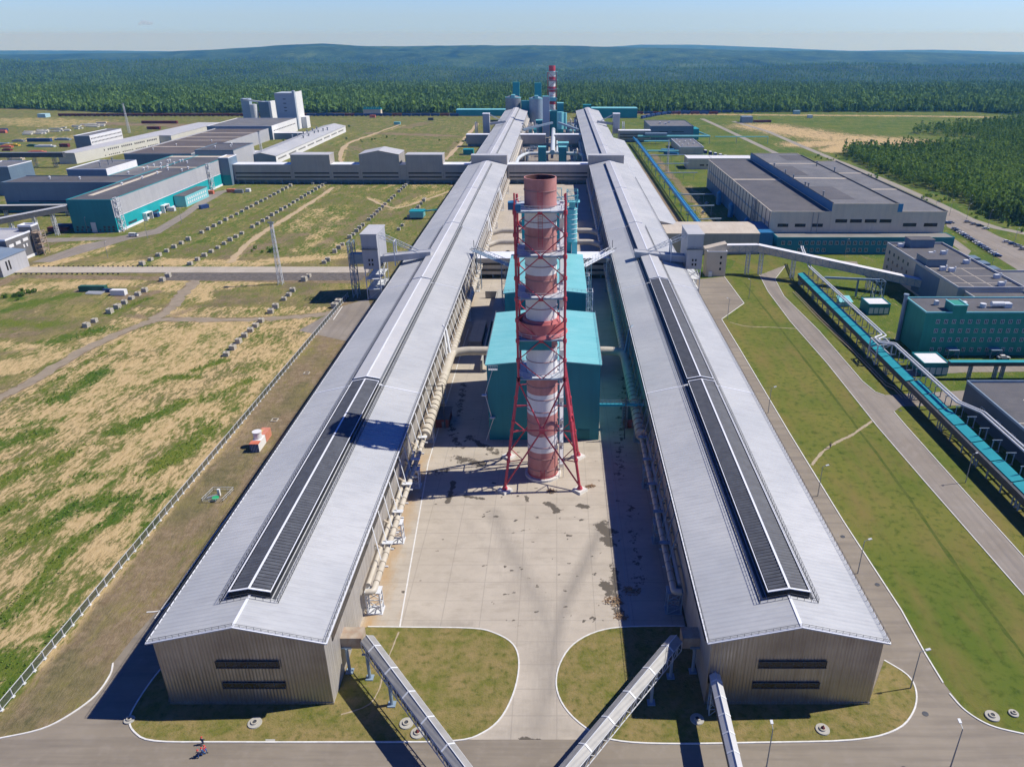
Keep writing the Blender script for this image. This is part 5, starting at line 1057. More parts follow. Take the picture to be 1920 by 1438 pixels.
add_part(RH, "blue_side_cladding", M['blue'], lambda m: m.box(152.85,153.03,417.1,610,20.95,25.8)); add_part(RH, "blue_end_cladding", M['blue_pipe'], lambda m: m.box(189.52,192.2,416.8,417.0,20.95,25.5))
add_part(RH, "dark_roof_patch", M['bitumen'], lambda m: (m.box(153.6,170,430,470,25.4,25.43), m.box(153.6,168,510,548,25.4,25.43), m.box(172,188,575,600,25.4,25.43)))
add_part(RH, "panel_joint", M['steel_dark'], lambda m: [m.box(119.3,119.48,419+k*8.2,419.7+k*8.2,0,20.8) for k in range(23)])
add_part(RH, "side_window_strip", M['steel_blue'], lambda m: [m.box(119.35,119.47,420.5+k*8.2,426+k*8.2,13.2,14.4) for k in range(22)])
add_part(RH, "blue_base_cladding", M['blue'], lambda m: m.box(119.3,119.45,417.2,606,0,7.5))
add_part(RH, "fire_ladder", M['steel_grey'], lambda m: (m.lattice(117.4,119,448,451,0,22.3,8,.18), m.bar((143,416.8,10),(143,416.8,21),.25), m.bar((146,416.8,10),(146,416.8,21),.25)))
add_part(RH, "dark_seam", M['steel_dark'], lambda m: (m.box(189.1,189.9,417.2,600,25.45,25.9), m.box(217.0,217.8,417.2,600,21.0,21.5), m.box(153.1,153.5,417.2,610,25.45,26.1)))
for yy in (455, 500, 540): add_part(RH, "side_silo", M['blue_pipe'], lambda m: (m.tube((116,yy,0),(116,yy,8),1.8,n=14), m.tube((116,yy,8),(116,yy,9.6),1.8,.3,n=14)), True)
RA = block("blue_annex", "two storey blue annex with pale-framed windows along the foot of the large pale hall", "office block", [(121.5,219,406,416.8,9.2)], mat('petrol_blue_cladding', (.01,.18,.25), (.014,.21,.28), .1, .5), mat('dusty_grey_roof', (.20,.19,.175), (.25,.24,.22), .1, .8), cap='teal_dark', parapet=.25)
def framed(t, face, pl, xs_, zs_, w_, h_, fm='white'):
    for z_ in zs_:
        for x in xs_:
            m = MB()
            if face == 'S':
                m.bar((x-.1,pl-.08,z_),(x+w_+.1,pl-.08,z_),.12); m.bar((x-.1,pl-.08,z_+h_),(x+w_+.1,pl-.08,z_+h_),.12)
                for k in (0, .5, 1): m.bar((x+w_*k,pl-.08,z_),(x+w_*k,pl-.08,z_+h_),.12)
                f = build(m, "window", M[fm], t); m = MB(); m.box(x+.05,x+w_-.05,pl-.06,pl-.02,z_+.05,z_+h_-.05); build(m, "pane", M['glass'], f)
            else:
                m.bar((pl-.08,x-.1,z_),(pl-.08,x+w_+.1,z_),.12); m.bar((pl-.08,x-.1,z_+h_),(pl-.08,x+w_+.1,z_+h_),.12)
                for k in (0, .5, 1): m.bar((pl-.08,x+w_*k,z_),(pl-.08,x+w_*k,z_+h_),.12)
                f = build(m, "window", M[fm], t); m = MB(); m.box(pl-.06,pl-.02,x+.05,x+w_-.05,z_+.05,z_+h_-.05); build(m, "pane", M['glass'], f)
framed(RA, 'S', 406, [124,127.6]+[133.5+k*3.35 for k in range(15)], (5.4,), 1.7, 1.9)
framed(RA, 'S', 406, [133.5+k*3.35 for k in (0,1,2,3,4,8,9,10,11,13,14)], (1.4,), 1.7, 1.9)
wg = gable_hall("cream_gallery", "wide gallery with cream ribbed roof joining the right long hall to the large pale hall", "gallery", 57.5, 111.5, 406, 434, 11.6, 12.8, M['grey_wall'], M['cream_roof'], axis='X', ov=.2)
block("blue_link", "dark blue link block between the cream-roofed gallery and the large pale hall", "link building", [(111.6,119.3,407,434,11.6)], M['blue'], M['blue'], cap='blue', parapet=.2)
# stair block and sloping conveyor gallery
SB = block("cream_stair_block", "cream stair block with a small white door, right of the right-hand lift tower", "stair block", [(75,84.8,364,372,12.4)], M['cream_wall'], M['white'], cap='white', parapet=.5, wins=[('S',364,81.5,82.4,z_,z_+1.3,'dark') for z_ in (3.2,6.2,9.2)])
add_part(SB, "sloped_head", M['cream_wall'], lambda m: m.profile_y([(74,12.5),(84.8,12.5),(84.8,16.2),(74,13.6)], 366, 371.5))
add_part(SB, "door", M['white'], lambda m: m.box(76.2,78.0,363.2,363.95,0,2.6))
gallery("conveyor_gallery", "long cream conveyor gallery with white roof sloping down to the rooftop laboratory on the right", [(84.9,368.5,15.0),(101,369,15.0),(172,331,7.6)], 3.2, 3.4, M['cream_wall'], M['white'], [(96.5,368,11),(103,367.5,11),(117.5,361,9.6),(149,344,7)], truss=True)
# L-shaped laboratory
RL_ = block("laboratory", "dark-roofed laboratory block with rooftop units, where the white conveyor gallery ends", "office block", [(168,196,300,374,14),(196.1,226,284,330,12.4),(171,196,284,299.9,12.4)], [M['cream_wall'],M['grey_wall'],M['cream_wall']], [M['bitumen'],M['bitumen_b'],M['bitumen']], cap='roofB', parapet=.9,
    wins=rows('W',168,345,372,5,1.4,10.2,11.8)+rows('W',168,345,372,5,1.4,6.4,8.0)+rows('W',168,345,372,5,1.4,2.6,4.2)+[('W',168,316,340,1,13.5,'blue_grey','bluish_cladding')], lines=[(169,330,195,330,14,.5),(169,318,195,318,14,.3),(169,308,195,308,14,.3),(176,301,176,330,14,.3),(184,301,184,330,14,.3)])  # blue-grey panel covers part of the cream left wall
add_part(RL_, "rooftop_cabin", M['blue_grey'], lambda m: (m.box(176,188,366,373,14.1,18), m.box(169,178,332,343,14.1,17.5)))
add_part(RL_, "cabin_roof", M['bitumen'], lambda m: (m.box(175.8,188.2,365.8,373.2,18,18.2), m.box(168.8,178.2,331.8,343.2,17.5,17.7)))
for (x, y) in ((172,368),(180,352),(187,354),(174,327),(177,325),(190,338),(192,315),(188,304)): add_part(RL_, "rooftop_unit", M['steel_white'], lambda m: (m.box(x-1.1,x+1.1,y-.9,y+.9,14.1,15.8), m.tube((x+1.6,y,14.1),(x+1.6,y,16.4),.4,n=8)))
for k in range(3): add_part(RL_, "blue_roof_light", M['blue_grey'], lambda m: m.box(197.0,203,331+k*9,337+k*9,11,13.4))
# green office
RG = block("green_office", "four storey sea-green office with pale roof edge and rooftop ducts, right edge", "office block", [(136.8,245,261.5,279,17)], M['green_wall'], M['bitumen'], cap='teal_light', parapet=.55, group=None)
xs_ = [141.2+k*3.0 for k in range(20)]
framed(RG, 'S', 261.5, xs_[:15], (13.0,), 1.2, 1.5, 'white'); framed(RG, 'S', 261.5, xs_[:15], (9.4,), 1.2, 1.5, 'white'); framed(RG, 'S', 261.5, xs_[:15], (5.8,1.8), 1.2, 1.5, 'white')
add_part(RG, "rooftop_cabin", M['green_wall'], lambda m: m.box(146.5,151.5,261.3,268,17.0,20)); add_part(RG, "cabin_rim", M['teal_light'], lambda m: (m.box(146.3,151.7,261.1,261.5,20,20.3), m.box(146.3,146.7,261.5,268.2,20,20.3), m.box(151.3,151.7,261.5,268.2,20,20.3)))
add_part(RG, "rooftop_duct", M['steel_white'], lambda m: (m.tube((164,268,18.4),(168.5,268,18.4),1.0,n=12), m.box(168.8,171.5,267,269.5,17.1,18.8), m.tube((161,268,17.1),(161,268,18.6),1.1,n=12), m.box(144,145.3,270,271.5,17.1,18.8)))
add_part(RG, "rooftop_duct", M['steel_white'], lambda m: (m.pipe([(150,271,17.2),(150,271,18.4),(154,271,18.4),(156,270,17.6)],.35,8), m.box(152,157,271.5,273,17.1,17.9)))
add_part(RG, "corner_shaft", M['steel_blue'], lambda m: (m.tube((135.9,277.5,0),(135.9,277.5,18.6),.75,n=12), m.tube((135.9,277.5,18.6),(135.9,277.5,19.2),1.0,n=12)))
add_part(RG, "entrance_canopy", M['steel_blue'], lambda m: (m.box(147,151,258.5,261.4,3.2,3.4), m.lattice(147,151,258.6,261.3,0,3.2,1,.12))); add_part(RG, "entrance_canopy", M['steel_blue'], lambda m: (m.box(163,167,258.5,261.4,3.2,3.4), m.lattice(163,167,258.6,261.3,0,3.2,1,.12)))
RB = block("low_blue_building", "low building with dark roof and dark blue left wall in the lower right edge", "workshop", [(132,240,150,218,9)], mat('navy_grey_cladding', (.06,.10,.15), (.08,.12,.17), .1, .5), M['bitumen'], cap='steel_blue', parapet=.8, vents=[(146,203,9,0),(147.5,195.5,9,2),(160,190,9,2)], lines=[(143,205,150,211,9,.35),(143,205,151,189,9,.35),(132.5,190,160,190,9,.35)])
framed(RB, 'W', 132, (205,196,188,183,176), (4.2,), 2.2, 1.6)
# substations
for nm_, lab, (x0,x1,y0,y1) in (("substation_kiosk","teal kiosk with white flat roof left of the green office's back corner",(135,144.5,307,316)),("substation_kiosk","teal kiosk with white flat roof in front of the green office",(130.3,139.4,243,253))):
    kk = block(nm_, lab, "kiosk", [(x0,x1,y0,y1,4.6)], M['teal_dark'], M['white'], cap='teal_dark', parapet=.35, group="substation kiosks"); add_part(kk, "panel_doors", M['steel_white'], lambda m: [m.box(x0+.5+k*2.2,x0+2.3+k*2.2,y0-.1,y0-.02,.6,3.2) for k in range(4)])
simple("teal_shelter", "small bright teal-roofed shelter behind the elevated pipes, left of the first kiosk", "shelter", lambda b: (b.box(127,132,318,323,0,2.2), b.add([(126.5,317.5,2.2),(132.5,317.5,2.2),(132.5,323.5,3.4),(126.5,323.5,3.4)], [(0,1,2,3)])), M['teal_light'])
# elevated teal conveyor with pipes
tq = thing("pipe_trestle", "long elevated teal-roofed conveyor with twin pale pipes beside the right-hand road", "pipe rack", (119.5, 250, 0))
y = 352; k = 0; yb = 140
while y > yb:
    L_ = 10.4; m = MB(); jog = 0 if y > 235 else 1.2
    m.add([(117.2+jog,y,5.15),(120.3+jog,y,5.75),(120.3+jog,y-L_+.45,5.75),(117.2+jog,y-L_+.45,5.15),(117.2+jog,y,5.0),(120.3+jog,y,5.6),(120.3+jog,y-L_+.45,5.6),(117.2+jog,y-L_+.45,5.0)], [(0,3,2,1),(4,5,6,7),(0,1,5,4),(2,3,7,6),(3,0,4,7),(1,2,6,5)])
    build(m, "teal_roof_panel", mat('bright_teal_roof', (.02,.29,.34), (.03,.34,.39), .3, .5), tq); y -= L_
m = MB(); m.box(117.4,120.6,140,352,3.0,4.9); build(m, "conveyor_body", M['steel_dark'], tq)
m = MB(); m.pipe([(129,388,9.2),(128,384,9.2),(122.2,352,8.4),(122.2,262,8.4),(118.2,259,8.4),(118.2,254,8.4),(122.6,252,8.4),(122.6,205,8.4),(126.5,198,8.4),(126.5,140,8.4)], .32, 8); build(m, "pale_pipe", M['steel_white'], tq, smooth=True)
m = MB(); m.pipe([(130,388,9.2),(129,384,9.2),(123.4,352,8.4),(123.4,261,8.4),(119.2,257.6,8.4),(119.2,255.6,8.4),(123.8,253.2,8.4),(123.8,205.6,8.4),(127.8,198.4,8.4),(127.8,140,8.4)], .28, 8); build(m, "pale_pipe", M['steel_white'], tq, smooth=True)
y = 350; k = 0
while y > 140:
    m = MB(); m.bar((118,y,0),(118,y,4.6),.35); m.bar((121.6,y,0),(121.6,y,4.6),.35); m.bar((118,y,3),(121.6,y,3),.3); m.bar((121.9,y,4.4),(121.9,y,8.1),.2); m.bar((123.9,y,4.4),(123.9,y,8.1),.2); m.bar((121.5,y,8.05),(124.3,y,8.05),.2); m.bar((118,y,4.4),(124.1,y,4.4),.25)
    if k % 3 == 0: m.bar((118,y,0),(121.6,y,3),.15); m.lattice(118,121.6,y-1.4,y+1.4,0,4.4,1,.2)
    build(m, "trestle_frame", M['steel_blue'], tq); y -= 7.0; k += 1
m = MB(); m.lattice(117.2,122.4,252.5,259.5,0,8.0,2,.3); build(m, "expansion_loop_frame", M['steel_white'], tq)
gallery("teal_conveyor", "level teal-roofed conveyor on thin legs crossing in front of the green office", [(138,241,6.4),(230,241,6.4)], 1.8, 1.4, M['steel_dark'], mat('bright_teal_roof', (.02,.29,.34)), [(146,241,5),(155,241,5),(157.5,241,5),(168,241,5)], legw=.8, mleg='steel_blue')
pp = thing("pipe_pair", "pair of thin dark pipes lying on the shaded grass beside the elevated conveyor", "pipe", (112, 330, 0))
add_part(pp, "pipe", M['cladding_rust'], lambda b: b.pipe([(111.5,338,.5),(112,300,.5),(113.6,262,.5),(113.8,234,.5),(115.5,231,.5),(115.5,224,.5)],.16,6), True)
add_part(pp, "pipe", M['cladding_rust'], lambda b: b.pipe([(112.6,338,.5),(113.1,300,.5),(114.7,262,.5),(115,236,.5),(116.7,233,.5),(116.7,224,.5)],.16,6), True)
# portal frame carrying pipes behind the trestle
simple("portal_frame", "blue-grey steel portal under the sloping conveyor gallery", "pipe rack", lambda b: (b.bar((124,334,8.6),(148,330,8.6),.9,.9), b.bar((139,332,0),(139,332,8.4),.7), b.lattice(146,150,328,332,0,8.4,2,.3), b.bar((141,331,0),(146,330,6),.2)), M['steel_blue'])
# ------------------------------------------------------------------ far right group
R1_ = block("blue_grey_hall", "blue-grey hall with dark roof and teal right end, beyond the blue pipeline", "factory hall", [(107,157,900,966,14.8)], M['blue_grey'], M['bitumen_b'], cap='blue_grey', vents=[(122,930,14.8,2),(128,925,14.8,2),(134,940,14.8,2)], wins=[('S',900,118,128,8.8,9.4,'dark'),('S',900,132,146,8.8,9.4,'dark')]); add_part(R1_, "teal_end", M['teal'], lambda m: m.box(157.1,164,902,925,0,12))
block("cream_pump_house", "cream pump house with a dark roof and eight white vents, beyond the large pale hall", "pump house", [(125,149,786,853,6.8)], M['cream_wall'], M['bitumen_b'], vents=[(129+ (k%3)*7, 798+k*7, 6.8, 0) for k in range(7)])
block("white_roof_shed", "cream shed with bright white roof at the back corner of the large pale hall", "shed", [(118,140,694,715,9.2),(140.1,178,696,715,9.0)], M['cream_wall'], M['white'], cap='white', parapet=.3, wins=rows('S',694,128,140,2,4,3,4.2,'dark'))
bp_ = thing("blue_pipeline", "thick blue pipeline on supports running along the right long hall's outer side", "pipeline", (86, 460, 0))
m = MB(); m.pipe([(85.4,868,6.3),(86,800,6.3),(86,440,6.3),(86,436,5)], 1.15, 14); build(m, "main_pipe", M['blue_pipe'], bp_, smooth=True)
m = MB(); m.pipe([(88.2,865,5.8),(88.4,800,5.8),(88.4,438,5.8)], .45, 8); build(m, "side_pipe", M['blue_pipe'], bp_, smooth=True)
for k in range(14):
    yy = 455+k*29; m = MB(); m.bar((85,yy,0),(85,yy,5.1),.4); m.bar((89,yy,0),(89,yy,5.1),.4); m.bar((83.5,yy,5.1),(90,yy,5.1),.5); m.bar((82.5,yy,7.6),(89.5,yy,7.6),.8,.2) if k % 2 else None; build(m, "pipe_support", M['blue_pipe'], bp_)
m = MB()
for yy, xe, zz in ((470,104,5),(505,106,6),(545,118,6),(640,118,5.6),(686,118,6),(735,123,6.5)): m.tube((88.5,yy,zz),(xe,yy+2,zz),.45,n=8); [m.bar((88.5+(xe-88.5)*q,yy+1,0),(88.5+(xe-88.5)*q,yy+1,zz),.2) for q in (.3,.6,.9)]
build(m, "branch_pipe", M['steel_blue'], bp_)
t2 = thing("teal_pipe_rack", "teal pipe rack crossing between the blue pipeline and the pale hall's yard", "pipe rack", (120,862,0))
m = MB(); m.tube((90,868,8),(170,868,8),1.2,n=10); m.tube((170,868,8),(158,960,8),.9,n=8); m.tube((95,850,5),(126,850,5),.8,n=8); m.tube((176,868,7.5),(235,868,7.5),.5,n=8); m.bar((235,868,7.5),(235,868,0),.4); m.tube((90,775,5),(122,775,5),.8,n=8); build(m, "pipe", M['teal_light'], t2, smooth=True)
m = MB(); [m.bar((x,868,0),(x,868,7.5),.4) for x in (95,110,125,140,155,170,200)]; m.bar((104,866,0),(104,866,9),.3); m.box(98,122,864,870,9,11.5); build(m, "support", M['steel_blue'], t2)
cb = thing("cooler_bank", "row of blue and white cooling units behind the large pale hall", "cooling unit", (160, 745, 0))
for k in range(6): add_part(cb, "cooling_unit", M['darkblue'], lambda m: m.box(147+k*3.2,149.6+k*3.2,770-k*9,776-k*9,3,5.8)); add_part(cb, "unit_lid", M['white'], lambda m: m.box(147.2+k*3.2,149.4+k*3.2,770.5-k*9,775.5-k*9,5.85,6.1))
add_part(cb, "frame", M['steel_blue'], lambda m: [m.bar((147.5+k*3.2,771-k*9,0),(147.5+k*3.2,771-k*9,3),.4) for k in range(6)])
simple("blue_tank_group", "low bright blue tanks left of the cream pump house", "tank", lambda b: (b.box(108,122,800,806,0,3), b.tube((110,790,1.5),(122,778,1.5),1.6,n=12)), M['blue'])
rs_ = quad_hall("teal_shed", "long low teal shed beyond the far end of the right long hall", [(40,1152),(117,1150),(117,1174),(40,1176)], 13, M['teal'], M['teal_roof'], cat="shed"); add_part(rs_, "roof_block", M['teal'], lambda m: m.box(38,50,1152,1162,13.4,18))
quad_hall("teal_shed", "long low teal shed beyond the far end of the left long hall", [(-150,1180),(-72,1180),(-72,1200),(-150,1200)], 8.5, M['teal'], M['teal_light'], cat="shed")
gg = thing("rail_office", "small pale station with teal sign frame on its roof by the far wagons", "office", (-282, 1200, 0))
x0, _ = G(687, 214); x1, _ = G(719, 214)
add_part(gg, "wall", M['cream_wall'], lambda m: m.box(x0,x1,1195,1206,0,8)); add_part(gg, "teal_roof_band", M['teal'], lambda m: (m.box(x0-.4,x1+.4,1194.6,1206.4,8,9.2), [m.box(x0+1+k*2.6,x0+2.6+k*2.6,1194.8,1195.2,9.2,12) for k in range(int((x1-x0)/2.6))]))
simple("pale_hut", "small pale blue-roofed hut by the treeline at the far left", "hut", lambda b: b.prism([(G(71,221)[0],G(71,221)[1]),(G(86,221)[0],G(86,221)[1]),(G(86,221)[0],G(86,221)[1]+12),(G(71,221)[0],G(71,221)[1]+12)],0,5), mat('pale_blue_metal', (.35,.55,.62)))
simple("blue_hut", "small bright blue hut by the treeline right of the far wagons", "hut", lambda b: b.prism([(G(1490,215)[0],1210),(G(1502,215)[0],1210),(G(1502,215)[0],1216),(G(1490,215)[0],1216)],0,5), mat('pale_blue_metal', (.35,.55,.62)))
simple("white_hut", "tiny white hut in the meadow right of the bright blue hut", "hut", lambda b: b.prism([(G(1512,221)[0],1150),(G(1521,221)[0],1150),(G(1521,221)[0],1155),(G(1512,221)[0],1155)],0,4), M['white'])
simple("blue_shed", "grey-blue shed by the fork of the two far pale roads", "shed", lambda b: (b.box(255,270,1085,1097,0,8),), M['steel_blue'])
simple("red_container_row", "dark red containers right of the grey-blue shed by the fork of the pale roads", "container", lambda b: (b.box(272,285,1088,1092,0,3), b.box(286,297,1090,1094,0,3)), M['darkred'])
# ------------------------------------------------------------------ far centre: second gas cleaning unit
fc = thing("striped_chimney", "distant second striped chimney between the two long halls' far ends", "chimney", (-6, 960, 0))
m = MB(); zb_ = [28,34,41,48,54,60,65,71,77]
for k, (a, b) in enumerate(zip([0]+zb_[:-1], zb_)): m.cm = k % 2; m.lathe(-5.6, 960, [(3.9,a),(3.8,b)], 20)
m.cm = 0; m.lathe(-5.6,960,[(3.8,77),(3.3,77)],20); build(m, "stack_shaft", [M['red'], M['stack_white']], fc, smooth=True)
m = MB(); m.lattice(-10.8,-.4,955,965,0,70,8,.5); build(m, "lattice_tower", M['red'], fc)
m = MB(); [m.lathe(-5.6,960,[(3.9,z_),(6.5,z_),(6.5,z_+.5)],20) for z_ in (40,51,61,70)]; m.box(-11.5,-.5,954,957,38,42); build(m, "ring_platform", M['teal_light'], fc)
def silo(name, label, x, y, r_, z, tx, m_, tz):
    t = thing(name, label, "silo", (x, y, 0), "far storage silos"); m = MB(); m.lathe(x,y,[(r_,0),(r_,z),(r_*.5,z+2),(0,z+2.6)],28); build(m, "silo_drum", m_, t, smooth=True)
    m = MB(); m.box(tx-4.6,tx+4.6,y+r_-3,y+r_+5,0,tz); build(m, "lift_shaft", M['teal'], t); m = MB(); m.lathe(x,y,[(r_+.3,z-.5),(r_+.3,z+.6)],28); m.box(x-2,x+3,y-r_,y,z+1,z+4); build(m, "top_walkway", M['teal_light'], t)
silo("storage_silo", "dark grey far silo with teal lift shaft, left of the two", -61, 1112, 10.8, 31, -57, M['steel_grey'], 50)
silo("storage_silo", "pale blue-grey far silo with teal lift shaft, right of the two", -28.5, 1095, 9.6, 31, -26, M['steel_blue'], 50)
block("teal_far_block", "small teal block between the two far silos", "block", [(-49,-38,1100,1110,27)], M['teal'], M['teal_roof'], cap='teal_light', parapet=.3)
block("far_tower", "tall narrow grey tower left of the distant striped chimney", "tower", [(-16.5,-8.6,925,936,45)], mat('lavender_grey_panel', (.36,.40,.50), (.40,.44,.53), .1), M['teal_light'], cap='teal_light', parapet=.4)
block("far_filter_hall", "dark teal hall at the foot of the distant striped chimney", "factory hall", [(-8.4,.4,938,952,28),(.5,8,935,950,37),(-25,-17,930,945,18)], M['teal_dark'], M['teal_roof'], cap='teal_light', parapet=.3)
fs = thing("far_bin_silo", "pale teal bin silo on legs right of the distant striped chimney", "silo", (5, 915, 0)); add_part(fs, "silo_drum", M['teal_light'], lambda m: m.tube((4,918,10),(4,918,29),4,n=20), True); add_part(fs, "side_drum", M['teal_light'], lambda m: m.tube((9.5,920,10),(9.5,920,28),2.2,n=16), True); add_part(fs, "leg", M['teal'], lambda m: m.lattice(0,11,914,922,0,10,2,.5))
for p, q, lab in (((-38,876,14),(-5,900,19),"white conveyor ramp rising from the left hall to the far teal unit"),((24,876,14),(2,900,19),"white conveyor ramp rising from the right hall to the far teal unit")):
    m = MB(); m.bar(p, q, 2.6, 2); pm = Vector(p).lerp(Vector(q), .5); m.lattice(pm.x-1,pm.x+1,pm.y-1,pm.y+1,0,pm.z-1,3,.3); build(m, "conveyor_ramp", M['steel_blue'], label=lab, cat="conveyor", group="far conveyor ramps")
du = thing("large_duct", "big pale duct forking to both sides between the long halls, behind the linking gallery", "duct", (-4, 745, 0)); dw = mat('pale_blue_duct', (.50,.56,.60), (.58,.62,.66), .4, .5)
add_part(du, "main_duct", dw, lambda m: m.pipe([(-4,915,10),(-4,760,9),(-4,742,8)], 2.3, 14), True); add_part(du, "side_duct", dw, lambda m: m.pipe([(0.2,905,6),(.2,760,6)], 1.0, 10), True)
for s_ in (-1, 1): add_part(du, "side_branch", dw, lambda m: m.pipe([(-4,746,7.5),(-4+s_*12,742,7),(-4+s_*26,742,7),(-4+s_*32,720,6),(-4+s_*33,650,6)], 1.6, 12, bend=6), True)
for xa, lab in ((-17.6, "left of the twin dark teal filter boxes between the halls"), (1.8, "right of the twin dark teal filter boxes between the halls")):
    block("filter_box", lab, "filter", [(xa,xa+7.4,728,738,14.5)], M['teal_dark'], M['teal_light'], cap='teal_light', parapet=.3, group="twin filter boxes")
simple("teal_module", "small teal module right of the big forked duct", "filter", lambda b: (b.box(1,12,800,812,0,9), b.box(.6,12.4,799.6,812.4,9,9.4)), M['teal_light'])
for k, (x, y, w_, d_, h_, mm) in enumerate(((-34,690,10,6,5,'steel_white'),(-20,700,8,5,4,'steel_grey'),(14,700,9,6,5,'steel_blue'),(-33,790,9,7,6,'steel_grey'),(-18,770,7,6,9,'steel_white'),(-28,820,7,6,4,'steel_blue'),(-4,655,5,6,6,'steel_dark'))):
    simple("plant_module", ("pale","grey","blue-grey","grey","tall pale","small blue-grey","dark")[k]+" equipment module on the slabs between the long halls, "+("front left","left of the filter boxes","right of the filter boxes","left behind the duct","beside the duct","far left of the duct","between the filter boxes")[k], "equipment", lambda b: (b.box(x,x+w_,y,y+d_,0,h_*.6), b.lattice(x,x+w_,y,y+d_,0,h_,2,.3), b.tube((x+w_/2,y+1,h_*.6),(x+w_/2,y+1,h_),1,n=10)), M[mm], "equipment modules between the halls")
EX = [(-30,650,12,9,7,'steel_dark',"dark pump skid just behind the linking gallery, left side"),(9,655,12,9,6,'steel_grey',"grey pump skid just behind the linking gallery, right side"),(-34,742,7,10,9,'steel_blue',"blue-grey fan unit left of the filter boxes"),(16,742,7,10,9,'steel_white',"pale fan unit right of the filter boxes"),
      (-30,860,8,12,11,'steel_white',"pale vessel frame left of the distant grey tower"),(14,862,8,12,10,'steel_blue',"blue-grey vessel frame right of the distant bin silo"),(-33,905,10,12,16,'teal',"teal module left of the far narrow tower"),(14,905,9,12,14,'teal_light',"pale teal module right of the far bin silo"),(-34,960,14,14,12,'steel_grey',"grey module behind the far teal module"),(10,960,14,14,15,'blue_grey',"slate module behind the far bin silo")]
for (x,y,w_,d_,h_,mm,lab) in EX:
    t = thing("plant_module", lab, "equipment", (x+w_/2,y,0), "equipment modules between the halls"); add_part(t, "casing", M[mm], lambda b: b.box(x+1,x+w_-1,y+1,y+d_-1,0,h_*.7)); add_part(t, "steel_frame", M['steel_white'], lambda b: b.lattice(x,x+w_,y,y+d_,0,h_,3,.3)); add_part(t, "outlet_pipe", M['duct'], lambda b: b.pipe([(x+w_/2,y+d_/2,h_*.7),(x+w_/2,y+d_/2,h_+2),(x+w_/2,y-4,h_+2),(x+w_/2,y-4,1)],.7,8), True)
# small teal transformer box left of the left hall and pipe to it
tb = thing("teal_kiosk", "teal kiosk with a teal pipe bridge running to the left long hall", "kiosk", (-82,432,0)); x, y = G(780, 412)
add_part(tb, "cabin", M['teal_light'], lambda m: m.box(x-4,x+5,y,y+8,1.2,5)); add_part(tb, "roof", M['teal'], lambda m: m.box(x-4.3,x+5.3,y-.3,y+8.3,5,5.3)); add_part(tb, "footing", M['steel_dark'], lambda m: m.box(x-3,x+4,y+1,y+7,0,1.2)); add_part(tb, "pipe_bridge", M['teal'], lambda m: m.bar((x+5,y+3,5),(-70,y+3,6.5),1.6,.6))
x, y = G(878, 291); simple("teal_kiosk", "small dark teal kiosk left of the far part of the left long hall", "kiosk", lambda b: (b.box(x-5,x+5,y,y+9,0,5), b.box(x-5.3,x+5.3,y-.3,y+9.3,5,5.3)), M['teal'])
# ------------------------------------------------------------------ front conveyor galleries
def front_conv(label, pts, wd, m_, trusses, legs, head, flat=False):
    t = thing("conveyor_gallery", label, "conveyor gallery", (pts[0][0], pts[0][1], 0), "conveyor galleries leaving the near hall ends")
    a, b = Vector(pts[0]), Vector(pts[1]); d = (b-a).normalized(); u = d.cross(Vector((0,0,1))).normalized()*wd/2; up = Vector((0,0,1)); m = MB(); n = 14
    c0, c1 = a, b; q = [c0-u, c0+up*.75, c0+u, c1-u, c1+up*.75, c1+u]; lo = [v-up*.25 for v in q]
    m.add([tuple(v) for v in q]+[tuple(v) for v in lo], [(0,1,4,3),(1,2,5,4),(6,9,10,7),(7,10,11,8),(0,3,9,6),(2,8,11,5),(0,6,7,1),(1,7,8,2)]); body = build(m, "ribbed_roof", m_, t)
    m = MB()
    for k in range(1, n):
        c = a.lerp(b, k/n)
        if k % 2: m.bar(c-u*1.02+up*.03, c+up*.80, .3, .06); m.bar(c+u*1.02+up*.03, c+up*.80, .3, .06)
    m.bar(a+up*.80, b+up*.80, .12, .08); build(m, "roof_seam", M['steel_white'], body)
    m = MB(); m.bar(a-up*1.1, b-up*1.1, wd*.86, 1.6); build(m, "conveyor_body", M['steel_dark'], t)
    if trusses:
        m = MB(); nn = int((b-a).length/1.7)
        for s_ in (-1, 1): m.truss(a+u*s_*1.02-up*2.3, b+u*s_*1.02-up*2.3, 2.1, nn, .13)
        build(m, "side_truss", M['steel_white'], t)
    for (x, y, z) in legs:
        m = MB(); m.tube((x,y,0.25),(x,y,z),.32,n=8); m.box(x-.7,x+.7,y-.7,y+.7,0.05,.3); m.bar((x-.9,y,z),(x+.9,y,z),.3); build(m, "support_column", M['steel_blue'], t)
    if head: m = MB(); m.box(*head); build(m, "transfer_box", M['cladding_rust'], t)
    return t
def conv_pts(pa, za, pb, zb_):
    a = Vector((*G(*pa, za), za)); b = Vector((*G(*pb, zb_), zb_)); return [tuple(a), tuple(a+(b-a)*1.35)]
front_conv("grey ribbed conveyor gallery leaving the left hall's near corner toward the bottom", conv_pts((688,1196), 8.2, (868,1438), 6.8), 2.5, M['grate'], True, [(-39.6,106.2,6),(-35.4,104.6,6),(-30,98.4,6)], (-41.2,-36.6,106.4,109.4,5.7,8.2))
front_conv("grey ribbed conveyor gallery leaving the right hall's near corner toward the bottom", conv_pts((1268,1196), 8.2, (1066,1438), 6.8), 2.5, M['grate'], True, [(26,106.2,6),(21.6,104.9,6),(17.2,98.8,6)], (23.6,27.6,106.4,109.4,5.7,8.2))
front_conv("bright white ribbed gallery leaving the right hall's front left corner toward the viewer", conv_pts((1340,1264), 7.2, (1381,1438), 7.2), 2.0, M['roofB'], False, [], (27.0,28.8,98.6,99.4,5.2,7.6))
